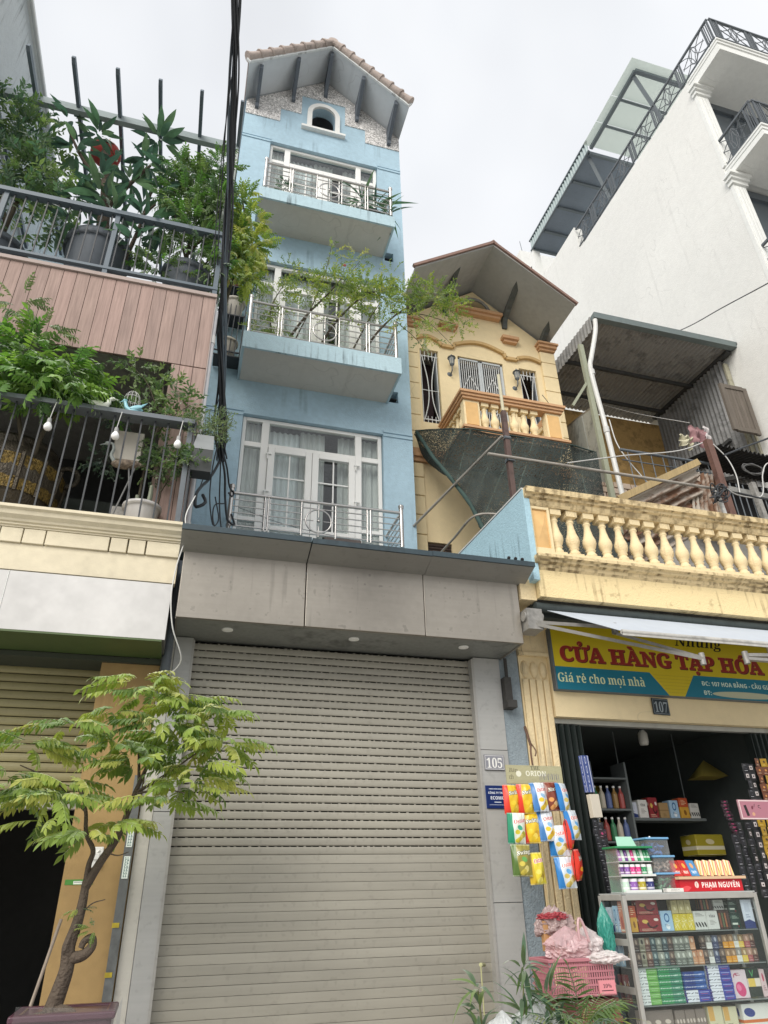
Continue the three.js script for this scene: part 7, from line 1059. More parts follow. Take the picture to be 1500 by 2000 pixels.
// things hanging in the shop mouth
{
  pack('carton_strip', 'tall blue patterned carton hanging at the left gate', 'carton', null, 'carton_blue', 0.10, 0.36, 0.05, [4.125, 2.50, 0.26], [0, 0.3, 0.06]);
  tag(pack('paper_bag', 'plain cream cardboard box tied below the blue carton', 'box', null, 'palegold', 0.115, 0.22, 0.06, [4.155, 2.26, 0.27], [0, 0.15, 0.04], new THREE.MeshStandardMaterial({ color: lin(0.60, 0.55, 0.46), roughness: 0.8 })), 'plain cream cardboard box tied below the blue carton', 'box');
  const sac = new THREE.PlaneGeometry(1, 1, 4, 5); { const p = sac.attributes.position; for (let i = 0; i < p.count; i++) p.setZ(i, 0.16 * Math.cos(Math.PI * p.getX(i)) * Math.cos(Math.PI * p.getY(i) * 0.9)); sac.computeVertexNormals(); }
  const sg = {}; const sach = key => { if (sg[key]) return sg[key]; const g = mergeGeometries([sac, sac.clone().scale(1, 1, -1)]), uv = g.attributes.uv, [cx, cy] = CELL[key]; for (let i = 0; i < uv.count; i++) uv.setXY(i, (cx + clamp(uv.getX(i), 0.03, 0.97)) / ATL, 1 - (cy + 1 - clamp(uv.getY(i), 0.03, 0.97)) / ATL); return sg[key] = g; };
  rnd = mulberry(61);
  const strip = (label, x, z, y1, n, key, w, h, alt, slope = 0) => { const s = thing('sachet_strip', label, 'sachet strip', [x, y1, z], 'sachet strips hanging in the shop'); for (let i = 0; i < n; i++) put(s, 'sachet', sach(alt && i % 3 === 1 ? alt : key), packM, [x + slope * i + rr(-0.004, 0.004), y1 - (i + 0.5) * h, z + rr(-0.008, 0.008)], [0, rr(-0.35, 0.35), rr(-0.05, 0.05)], [w, h * 0.98, 0.05]); };
  strip('black sachet strip hanging left of the pink speckled strip', 4.11, 0.30, 2.24, 9, 'sachet_black', 0.065, 0.075, null, 0.006); strip('black and pink sachet strip hanging beside the gum rack', 4.185, 0.27, 2.22, 9, 'sachet_black', 0.07, 0.075, 'sachet_pink', 0.006); strip('pink speckled sachet strip hanging innermost at left', 4.25, 0.22, 2.16, 8, 'sachet_pink', 0.05, 0.075, 'sachet_black', 0.004);
  strip('grey black sachet strip at upper right of the shop mouth', 6.16, 0.25, 2.84, 5, 'sachet_black', 0.075, 0.09, 'sachet_white'); strip('dark sachet strip with white labels at upper right', 6.25, 0.22, 2.84, 5, 'sachet_white', 0.075, 0.09); strip('brown sachet strip at upper right edge', 6.34, 0.24, 2.90, 6, 'sachet_brown', 0.08, 0.09); strip('gold brown sachet strip at the top right edge', 6.43, 0.24, 2.90, 6, 'sachet_gold', 0.08, 0.09, 'sachet_brown');
  strip('black sachet strip left of the long strips at right', 5.82, 0.22, 2.12, 7, 'sachet_black', 0.09, 0.10); strip('black sachet strip below the pink carton', 5.93, 0.20, 2.24, 8, 'sachet_black', 0.08, 0.085, null, 0.0); strip('dotted black sachet strip below the pink carton', 6.02, 0.22, 2.24, 9, 'sachet_black', 0.075, 0.08, 'sachet_white'); strip('white labelled sachet strip below the pink carton at right', 6.10, 0.24, 2.26, 7, 'sachet_white', 0.08, 0.10); strip('gold sachet strip hanging at the right edge', 6.19, 0.24, 2.28, 8, 'sachet_gold', 0.085, 0.09); strip('second gold sachet strip at the far right edge', 6.29, 0.25, 2.28, 8, 'sachet_gold', 0.085, 0.09);
  strip('pink blister strip hanging left of the pink carton', 5.97, 0.0, 2.48, 6, 'sachet_pink', 0.10, 0.035, null, 0.005); strip('lower pink blister strip hanging left of the pink carton', 6.0, 0.02, 2.25, 6, 'sachet_pink', 0.10, 0.035, null, 0.006);
  const pc = thing('carton_sign', 'pink printed carton lid hung as a sign at right', 'carton', [5.88, 2.33, 0.6]);
  add(pc, 'carton', rbx(5.63, 6.1, 2.225, 2.415, 0.58, 0.60, 0.004).rotateZ(0), mat('carton_pink', [0.45, 0.26, 0.30], { rough: 0.6 }));
  add(pc, 'carton_print', facePlane(0.455, 0.18, 5.865, 2.32, 0.6015), new THREE.MeshStandardMaterial({ roughness: 0.6, map: canvasTex(384, 152, (c, w, h) => { c.fillStyle = '#d9c4c4'; c.fillRect(0, 0, w, h); c.fillStyle = '#a8707e'; c.fillRect(9, 9, w - 18, h - 18); c.fillStyle = '#231a1c'; c.save(); c.translate(64, 84); c.rotate(-0.2); c.fillRect(-14, -44, 28, 88); c.restore(); c.fillStyle = '#6a2c3c'; c.beginPath(); c.ellipse(130, 60, 10, 16, 0.4, 0, 7); c.fill(); c.strokeStyle = '#33242a'; c.lineWidth = 5; c.beginPath(); c.moveTo(160, 30); c.lineTo(150, 56); c.moveTo(214, 44); c.quadraticCurveTo(190, 34, 196, 58); c.lineTo(220, 66); c.stroke(); c.fillStyle = '#c99a7a'; c.beginPath(); c.arc(130, 112, 15, 0, 7); c.fill(); }) }), { keepUV: true });
  // inside
  const lb = thing('ceiling_lamp', 'unlit white bulb lamp under the shop ceiling', 'lamp', [5.6, 3.2, -0.8]); add(lb, 'bulb', lathe([[0.001, -0.10], [0.05, -0.095], [0.06, -0.06], [0.06, 0.04], [0.03, 0.08]], 16).translate(5.66, 3.31, -0.8), mat('opal_lamp', [0.75, 0.74, 0.68], { rough: 0.4 })); add(lb, 'lamp_holder', rod([5.66, 3.38, -0.8], [5.66, 3.45, -0.8], 0.03), M.greyIron);
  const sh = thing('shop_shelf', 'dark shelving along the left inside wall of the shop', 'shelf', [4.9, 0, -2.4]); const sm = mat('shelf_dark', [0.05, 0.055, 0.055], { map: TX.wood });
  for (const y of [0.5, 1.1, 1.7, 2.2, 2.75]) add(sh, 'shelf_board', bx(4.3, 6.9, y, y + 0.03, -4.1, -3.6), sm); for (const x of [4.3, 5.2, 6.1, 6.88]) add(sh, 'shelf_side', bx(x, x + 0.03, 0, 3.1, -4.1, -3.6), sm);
  for (const y of [1.7, 2.2, 2.7]) add(sh, 'shelf_board', bx(3.99, 4.5, y, y + 0.03, -3.0, -1.0), sm);
  const inG = 'goods on the dim shop shelves'; rnd = mulberry(909);
  const kinds = ['kraft', 'kraft', 'card', 'whitebox2', 'b_green', 'b_olive', 'maroon', 'redgold', 'b_navy'];
  for (const [y, ty] of [[1.13, 'lowest'], [1.73, 'second'], [2.23, 'third'], [2.78, 'top']]) for (let i = 0; i < 8; i++) { const k = kinds[Math.floor(rnd() * kinds.length)], w = rr(0.14, 0.28), h = rr(0.18, 0.36); pack('goods_box', `dim box, ${ord[i]} from left on the ${ty} back shelf`, 'box', inG, k, w, h, 0.25, [4.48 + i * 0.31, y, -3.78], null, paperM); }
  ['b_green', 'b_olive', 'kraft', 'card', 'whitebox2'].forEach((k, i) => pack('goods_box', `dim ${['green', 'olive', 'brown', 'white', 'pale'][i]} pack on the left wall shelf of shop`, 'packet', inG, k, 0.12, 0.3, 0.12, [4.22, 2.23, -1.25 - i * 0.3], null, paperM)); ['kraft', 'kraft', 'card'].forEach((k, i) => pack('goods_box', `${['front', 'middle', 'rear'][i]} brown carton on the high left wall shelf`, 'carton', inG, k, 0.3, 0.34, 0.34, [4.25, 2.73, -1.2 - i * 0.5], null, paperM));
  // drinks shelf and a ledge of packs deeper in
  const ds = thing('drinks_shelf', 'narrow grey shelf of bottles just inside the shop at left', 'shelf', [5.08, 0, -0.95]); const dm = mat('shelf_grey', [0.16, 0.18, 0.18], { map: TX.metal });
  for (const x of [4.84, 5.32]) add(ds, 'shelf_side', bx(x, x + 0.025, 0.02, 3.0, -1.12, -0.82), dm); for (const y of [1.75, 2.10, 2.45, 2.80]) add(ds, 'shelf_board', bx(4.865, 5.32, y, y + 0.02, -1.12, -0.82), dm);
  const bcol = [[0.05, 0.22, 0.10], [0.30, 0.18, 0.06], [0.50, 0.45, 0.36], [0.36, 0.08, 0.07], [0.10, 0.14, 0.30]], bname = ['green', 'amber', 'cream', 'red', 'blue'];
  for (const [y, yn] of [[1.77, 'bottom'], [2.12, 'middle'], [2.47, 'top']]) for (let i = 0; i < 5; i++) { const k = (i * 2 + Math.round(y * 10)) % 5, b = thing('drink_bottle', `${bname[k]} bottle, ${ord[i]} from left on the ${yn} board of drinks shelf`, 'bottle', [4.91 + i * 0.088, y, -0.9], 'bottles on the drinks shelf'); add(b, 'body', lathe([[0.001, 0], [0.034, 0.002], [0.036, 0.02], [0.036, 0.15], [0.03, 0.18], [0.014, 0.21], [0.013, 0.24]], 12).translate(4.91 + i * 0.088, y, -0.9), mat('drink_' + k, bcol[k], { rough: 0.25 })); add(b, 'cap', rod([4.91 + i * 0.088, y + 0.24, -0.9], [4.91 + i * 0.088, y + 0.262, -0.9], 0.016), M.upvc); }
  const lg = thing('wall_ledge', 'dim ledge of packs hung in the middle of the shop', 'shelf', [5.9, 2.35, -1.1]); add(lg, 'board', bx(5.42, 6.5, 2.36, 2.39, -1.3, -1.0), dm); for (const x of [5.5, 6.4]) add(lg, 'hanger', rod([x, 2.39, -1.2], [x, 3.45, -1.2], 0.008), dm);
  ['card', 'whitebox2', 'maroon', 'kraft', 'lightblue', 'redgold', 'whitebox'].forEach((k, i) => pack('goods_box', `${['white paper', 'pale printed', 'dark red', 'brown', 'light blue', 'red gold', 'white striped'][i]} pack on the dim hanging ledge in the shop`, 'box', 'packs on the hanging ledge', k, 0.13, 0.18 + 0.03 * (i % 3), 0.14, [5.5 + i * 0.15, 2.392, -1.12], null, paperM));
  tag(pack('yellow_carton', 'dull yellow carton in the dim right side of the shop', 'carton', null, 'b_olive', 0.42, 0.24, 0.3, [6.6, 1.98, -1.3], null, paperM), 'dull yellow carton in the dim right side of the shop', 'carton');
  tag(add(scene, 'yellow_lampshade', new THREE.ConeGeometry(0.26, 0.22, 4).rotateY(0.6).translate(6.66, 2.98, -1.0), mat('yellow_shade', [0.38, 0.30, 0.06], { rough: 0.7 })), 'dim yellow pyramid shade high in the shop', 'lampshade');
  tag(add(scene, 'shop_counter', rbx(5.0, 6.9, 0, 1.75, -2.2, -1.5, 0.02), sm), 'dark cabinet across the middle of the shop', 'cabinet');
}
// basket with plastic bags beside the case
{
  const b = thing('basket', 'pink plastic lattice basket by the yellow pilaster', 'basket', [3.34, 0.9, 0.95]);
  const pk = mat('pink_plastic', [0.44, 0.17, 0.20], { rough: 0.4 }), X0 = 3.05, X1 = 3.62, Z0 = 0.72, Z1 = 1.05, Y0 = 0.88, Y1 = 1.14;
  add(b, 'rim', [rbx(X0 - 0.012, X1 + 0.012, Y1 - 0.025, Y1, Z1 - 0.01, Z1 + 0.012, 0.005), rbx(X0 - 0.012, X1 + 0.012, Y1 - 0.025, Y1, Z0 - 0.012, Z0 + 0.01, 0.005), rbx(X0 - 0.012, X0 + 0.01, Y1 - 0.025, Y1, Z0 + 0.01, Z1 - 0.01, 0.005), rbx(X1 - 0.01, X1 + 0.012, Y1 - 0.025, Y1, Z0 + 0.01, Z1 - 0.01, 0.005)], pk);
  add(b, 'base', rbx(X0, X1, Y0, Y0 + 0.03, Z0, Z1, 0.005), pk);
  for (const y of [Y0 + 0.07, Y0 + 0.115, Y0 + 0.16, Y0 + 0.205]) add(b, 'lattice_band', [bx(X0, X1, y, y + 0.014, Z1 - 0.004, Z1 + 0.003), bx(X0 - 0.003, X0 + 0.004, y, y + 0.014, Z0, Z1)], pk);
  for (let i = 0; i <= 26; i++) { const x = mix(X0 + 0.01, X1 - 0.01, i / 26); add(b, 'lattice_bar', bx(x - 0.006, x + 0.006, Y0 + 0.02, Y1 - 0.02, Z1 - 0.006, Z1), pk); }
  for (let i = 1; i < 14; i++) { const z = mix(Z0 + 0.01, Z1 - 0.01, i / 14); add(b, 'lattice_bar', bx(X0 - 0.001, X0 + 0.006, Y0 + 0.02, Y1 - 0.02, z - 0.006, z + 0.006), pk); }
  add(b, 'basket_label', bx(3.46, 3.61, 0.89, 0.985, Z1 + 0.004, Z1 + 0.007), mat('label_pink', [0.62, 0.26, 0.28]));
  add(b, 'label_print', facePlane(0.14, 0.085, 3.535, 0.9375, Z1 + 0.0085), new THREE.MeshStandardMaterial({ roughness: 0.6, map: canvasTex(160, 96, (c, w, h) => { c.fillStyle = '#d98a92'; c.fillRect(0, 0, w, h); c.fillStyle = '#3c2228'; c.font = 'bold 44px serif'; c.textAlign = 'center'; c.fillText('10%', w * 0.5, h * 0.55); c.fillRect(18, h * 0.72, 120, 7); }) }), { keepUV: true });
  const film = (key, c, tr = 0.45) => mat(key, c, { transmission: tr, thickness: 0, rough: 0.3 });
  const crumple = (x, y, z, sx, sy, sz, seed, knot) => { const g = new THREE.IcosahedronGeometry(1, 15), p = g.attributes.position; for (let i = 0; i < p.count; i++) { const a = p.getX(i), q = p.getY(i), c = p.getZ(i); const n = vnoise(a * 3 + 20 + seed * 7, q * 3 + 20, 256, 256, seed) * 0.6 + vnoise(a * 8 + 40, c * 8 + 40 + seed * 3, 256, 256, seed + 3) * 0.35 + vnoise(q * 14 + 60, a * 10 + 60, 256, 256, seed + 5) * 0.2; const rg = (f, o) => 1 - Math.abs(vnoise(a * f + c * f * 0.6 + 30, q * f + c * f * 0.8 + 30, 256, 256, seed + o) * 2 - 1); const k = 0.50 + 0.55 * n + 0.22 * rg(4, 9) + 0.10 * rg(9, 12), up = knot && q > 0.35 ? 1 - (q - 0.35) * 1.05 : 1; p.setXYZ(i, x + a * sx * k * up, y + q * sy * (knot && q > 0.35 ? 1.25 : k), z + c * sz * k * up); } g.computeVertexNormals(); return g; };
  const bag = (label, g, m, parent) => tag(add(scene, 'plastic_bag', g, m), label, 'plastic bag');
  bag('pale pink plastic bag knotted and bulging at front of the basket', crumple(3.30, 1.20, 0.92, 0.19, 0.13, 0.13, 2, true), film('film_pink', [0.78, 0.55, 0.57]));
  tag(add(scene, 'bag_handle', [tube([[3.36, 1.26, 1.03], [3.36, 1.37, 1.03], [3.385, 1.42, 1.02], [3.42, 1.36, 1.02], [3.45, 1.25, 1.02]], 0.012, 20, 6).scale(1, 1, 1)], film('film_pink', [0.78, 0.55, 0.57])), 'looped handle of the pale pink bag in the basket', 'bag handle');
  bag('clear white plastic bag leaning at right in the basket', crumple(3.50, 1.21, 0.88, 0.14, 0.12, 0.13, 4, true), film('film_white', [0.80, 0.72, 0.72]));
  bag('dark grey and pink bag of goods standing at back of the basket', crumple(3.27, 1.35, 0.80, 0.17, 0.13, 0.10, 6, false), film('film_grey', [0.46, 0.34, 0.33], 0.3));
  bag('red plastic bag crumpled on top of the bags in the basket', crumple(3.25, 1.43, 0.82, 0.13, 0.035, 0.08, 8, false), film('film_red', [0.48, 0.07, 0.09], 0.35));
  tag(add(scene, 'paper_packet', [rbx(3.13, 3.22, 1.18, 1.40, 0.80, 0.86, 0.006).rotateZ(0.0)], mat('kraft_orange', [0.55, 0.30, 0.13], { map: TX.blotch })), 'orange brown paper packet at left among the basket bags', 'packet');
  bag('white film wrap trailing over the right rim of the basket', crumple(3.58, 1.13, 1.0, 0.20, 0.045, 0.10, 11, false), film('film_clear', [0.82, 0.76, 0.75], 0.3));
  const hg = crumple(3.70, 1.28, 0.88, 0.065, 0.20, 0.05, 13, true);
  bag('teal green plastic bag hanging on the left side of showcase', hg, film('film_teal', [0.06, 0.42, 0.34]));
  const st = thing('crate', 'red brown crate under the pink basket', 'crate', [3.35, 0, 0.9]);
  add(st, 'box', rbx(3.10, 3.66, 0.02, 0.86, 0.66, 1.0, 0.01), mat('crate_red', [0.20, 0.06, 0.055], { map: TX.grime, rough: 0.6 })); add(st, 'crate_band', [bx(3.1, 3.66, 0.70, 0.74, 1.0, 1.012), bx(3.1, 3.66, 0.45, 0.49, 1.0, 1.012)], mat('crate_band', [0.26, 0.09, 0.08]));
  bag('white plastic sack bunched among the pavement plants', crumple(2.78, 0.72, 1.25, 0.20, 0.17, 0.16, 15, true), film('film_sack', [0.70, 0.72, 0.73], 0.25)); bag('small white bag at foot of the left dracaena', crumple(2.50, 0.74, 1.3, 0.11, 0.10, 0.1, 17, true), film('film_sack', [0.70, 0.72, 0.73], 0.25));
  tag(add(scene, 'spout_pipe', [rod([2.94, 1.04, -0.02], [2.79, 1.065, 0.26], 0.016, 0.016, 8), rod([2.79, 1.065, 0.26], [2.785, 0.7, 0.27], 0.006)], mat('brass_grey', [0.42, 0.42, 0.22], { rough: 0.5 })), 'short pale pipe sticking out from the shutter guide with wire', 'pipe');
}
// pavement plants
{
  const pm = mat('clay_pot', [0.30, 0.13, 0.08], { map: TX.dirty });
  const p1 = thing('dracaena', 'small dracaena with few strap leaves before the shutter corner', 'plant', [2.37, 0.0, 1.2]);
  add(p1, 'pot', potShape(0.14, 0.42).translate(2.37, 0, 1.2), pm); branchSet(p1, [[[[2.37, 0.4, 1.2], [2.375, 0.75, 1.2], [2.365, 0.98, 1.2]], 0.014]], mat('cane', [0.14, 0.15, 0.06]), 'stem');
  foliage(p1, [[[2.365, 1.0, 1.2], [0.04, 0.05, 0.04], 7], [[2.37, 0.86, 1.2], [0.04, 0.06, 0.04], 6], [[2.37, 0.72, 1.2], [0.05, 0.06, 0.05], 8]], [blade(0.17, 0.036, 0.3, 0.5, 5, 0.9), blade(0.22, 0.04, 0.3, 0.7, 5, 0.9)], [LM.mid[0], LM.mid[2], LM.dark[3]], { parts: 40, seed: 71, up: 0.7 });
  const p2 = thing('bamboo_plant', 'tall narrow leaved plant standing before the grey jamb', 'plant', [2.68, 0, 1.3]);
  add(p2, 'pot', potShape(0.16, 0.42).translate(2.68, 0, 1.3), pm); branchSet(p2, [[[[2.68, 0.4, 1.3], [2.67, 0.8, 1.3], [2.70, 1.12, 1.3]], 0.011]], mat('cane', [0.14, 0.15, 0.06]), 'stem'); branchSet(p2, [[[[2.72, 0.4, 1.3], [2.80, 0.7, 1.32], [2.86, 0.9, 1.35]], 0.009]], mat('cane', [0.14, 0.15, 0.06]), 'stem');
  foliage(p2, [[[2.70, 1.12, 1.3], [0.05, 0.06, 0.05], 12], [[2.68, 0.98, 1.3], [0.06, 0.07, 0.06], 13], [[2.68, 0.84, 1.3], [0.07, 0.08, 0.06], 15], [[2.84, 0.90, 1.35], [0.08, 0.08, 0.07], 16], [[2.68, 0.68, 1.3], [0.1, 0.08, 0.08], 16], [[2.9, 0.74, 1.35], [0.1, 0.08, 0.08], 14]], [blade(0.21, 0.026, 0.3, 0.35, 5, 0.9), blade(0.25, 0.03, 0.3, 0.5, 5, 0.9), blade(0.17, 0.03, 0.3, 0.3, 5, 0.9)], [LM.dark[1], LM.dark[3], LM.mid[0], LM.pale[2]], { parts: 90, seed: 72, up: 0.55 });
  const p3 = thing('palm', 'yellow green feathery palm in front of the pink basket', 'palm', [3.02, 0, 1.45]);
  add(p3, 'pot', potShape(0.18, 0.40).translate(3.02, 0, 1.45), pm);
  foliage(p3, [[[3.02, 0.62, 1.45], [0.05, 0.05, 0.05], 22], [[3.06, 0.74, 1.45], [0.05, 0.06, 0.05], 16]], [pinnate(0.34, 10, 0.15, 0.014, 0.35, mulberry(3)), pinnate(0.30, 9, 0.14, 0.013, 0.55, mulberry(4))], [LM.bright[1], LM.bright[3], LM.mid[2], LM.bright[2], LM.dark[1]], { parts: 38, partName: 'frond', seed: 73, up: 0.95, size: [0.8, 1.2] });
  const p4 = thing('shrub', 'dark leafy plant low between the dracaena and palm', 'plant', [2.86, 0, 1.55]);
  add(p4, 'pot', potShape(0.13, 0.36).translate(2.86, 0, 1.55), pm);
  foliage(p4, [[[2.84, 0.68, 1.5], [0.14, 0.14, 0.1], 40], [[2.62, 0.66, 1.5], [0.12, 0.08, 0.1], 22]], [blade(0.16, 0.045, 0.25, 0.4, 5), blade(0.12, 0.04, 0.25, 0.3, 5)], LM.dark, { parts: 70, seed: 74, up: 0.3 });
}
// bonsai in the purple pot at lower left
{
  const t = thing('potted_tree', 'gnarled small tree with yellow green compound leaves in purple pot', 'tree', [-0.52, 0, 1.0]);
  const pu = mat('purple_glaze', [0.105, 0.045, 0.065], { rough: 0.28, map: TX.metal });
  const pot = add(t, 'pot', [new RoundedBoxGeometry(0.60, 0.50, 0.46, 3, 0.04).translate(-0.50, 0.73, 1.0)], pu);
  add(pot, 'pot_rim', [rbx(-0.82, -0.18, 0.945, 0.99, 1.19, 1.255, 0.015), rbx(-0.82, -0.18, 0.945, 0.99, 0.745, 0.81, 0.015), rbx(-0.82, -0.755, 0.945, 0.99, 0.81, 1.19, 0.015), rbx(-0.245, -0.18, 0.945, 0.99, 0.81, 1.19, 0.015)], pu);
  add(t, 'soil', bx(-0.75, -0.25, 0.94, 0.965, 0.81, 1.19), M.soil);
  add(t, 'stand', [bx(-0.78, -0.22, 0.02, 0.48, 0.8, 1.2)], M.concrete);
  add(t, 'trunk', [taper([[-0.60, 0.95, 1.0], [-0.565, 1.1, 1.0], [-0.545, 1.22, 1.0], [-0.555, 1.34, 1.0], [-0.53, 1.46, 1.0], [-0.515, 1.60, 1.0], [-0.515, 1.74, 1.0]], 0.058, 0.026, 12), taper([[-0.60, 0.95, 1.05], [-0.68, 0.96, 1.1], [-0.74, 0.95, 1.12]], 0.045, 0.012, 8), taper([[-0.56, 0.98, 1.02], [-0.47, 0.98, 1.08], [-0.42, 0.95, 1.1]], 0.045, 0.014, 8), taper([[-0.545, 1.28, 1.01], [-0.57, 1.33, 1.03], [-0.55, 1.42, 1.02]], 0.03, 0.022, 8)], barkM);
  add(t, 'knot', [taper([[-0.535, 1.27, 1.0], [-0.45, 1.29, 1.02], [-0.405, 1.34, 1.02], [-0.415, 1.39, 1.02], [-0.46, 1.37, 1.02], [-0.475, 1.33, 1.02]], 0.042, 0.02, 9)], barkM);
  branchSet(t, [[[[-0.515, 1.70, 1.0], [-0.44, 1.86, 1.0], [-0.35, 2.02, 1.0], [-0.27, 2.33, 1.0], [-0.20, 2.55, 1.02]], 0.034, 0.014], [[[-0.515, 1.70, 1.0], [-0.515, 1.85, 1.0], [-0.50, 1.93, 1.0], [-0.57, 2.05, 1.0], [-0.60, 2.2, 1.0], [-0.68, 2.4, 1.02]], 0.022, 0.010], [[[-0.27, 2.33, 1.0], [-0.08, 2.45, 1.05], [0.15, 2.62, 1.1]], 0.014, 0.005], [[[-0.25, 2.4, 1.0], [-0.30, 2.7, 1.0], [-0.38, 2.95, 1.0]], 0.013, 0.005], [[[-0.60, 2.2, 1.0], [-0.85, 2.4, 1.05], [-1.1, 2.5, 1.1]], 0.011, 0.004], [[[-0.27, 2.33, 1.0], [-0.05, 2.35, 1.08], [0.10, 2.32, 1.15]], 0.010, 0.004], [[[-0.40, 1.92, 1.0], [-0.32, 1.90, 1.06], [-0.25, 1.92, 1.1]], 0.006, 0.003], [[[-0.50, 1.55, 1.0], [-0.44, 1.60, 1.06], [-0.36, 1.62, 1.1]], 0.006, 0.003]], barkM);
  const px = (x, y) => [mix(-1.25, 0.69, (x - 22) / 515), 3.26 - (y - 1312) * 0.00386 + 0.0003 * (x - 212) * 0.6, 1.05];
  const C = (x, y, rx, ry, n, z = 0) => { const p = px(x, y); p[2] += z; return [p, [rx / 260, ry / 260, 0.16], n]; };
  foliage(t, [C(262, 1338, 55, 10, 19), C(300, 1362, 70, 10, 19), C(365, 1378, 60, 10, 19), C(210, 1395, 40, 6, 11), C(435, 1402, 40, 7, 12), C(320, 1425, 80, 12, 24), C(350, 1452, 70, 10, 19), C(450, 1465, 50, 10, 22), C(235, 1468, 55, 10, 19, 0.1), C(140, 1428, 50, 7, 14), C(65, 1462, 65, 10, 23), C(35, 1515, 60, 8, 19), C(50, 1545, 65, 8, 19), C(140, 1535, 60, 9, 14), C(140, 1562, 60, 9, 19, 0.08), C(280, 1500, 50, 10, 16, 0.12), C(400, 1512, 55, 10, 19), C(380, 1545, 50, 9, 14), C(335, 1572, 45, 7, 11, 0.05), C(205, 1625, 28, 6, 9, 0.08), C(255, 1608, 30, 7, 9), C(140, 1600, 26, 7, 8)], LG.airy, LM.spring, { parts: 290, seed: 81, size: [0.72, 1.12], up: 0.0, flat: 0.3, rollA: 0.75 });
  foliage(t, [[[-0.52, 1.57, 1.05], [0.05, 0.02, 0.04], 6], [[-0.40, 1.44, 1.06], [0.05, 0.02, 0.04], 5]], LG.frondS, LM.bright, { parts: 11, partName: 'shoot', seed: 82, size: [0.35, 0.5] });
  const pf = thing('plastic_wrap', 'clear plastic sheet wrapped round the purple pot', 'plastic sheet', [-0.5, 0.9, 1.26]);
  add(pf, 'sheet', [quad([-0.83, 0.3, 1.275], [-0.16, 0.3, 1.275], [-0.17, 1.0, 1.268], [-0.78, 1.04, 1.268], 0), quad([-0.16, 0.3, 1.275], [-0.15, 0.3, 0.8], [-0.16, 1.02, 0.8], [-0.17, 1.0, 1.268], 0)], mat('clear_film', [0.95, 0.95, 0.96], { transmission: 0.97, thickness: 0, rough: 0.08 }));
  tag(add(scene, 'stick', rod([-0.68, 1.50, 0.58], [-0.86, 0.5, 0.66], 0.012, 0.012, 8), mat('pale_stick', [0.40, 0.33, 0.27], { map: TX.wood })), 'pale wooden stick leaning beside the ochre pier', 'stick');
}
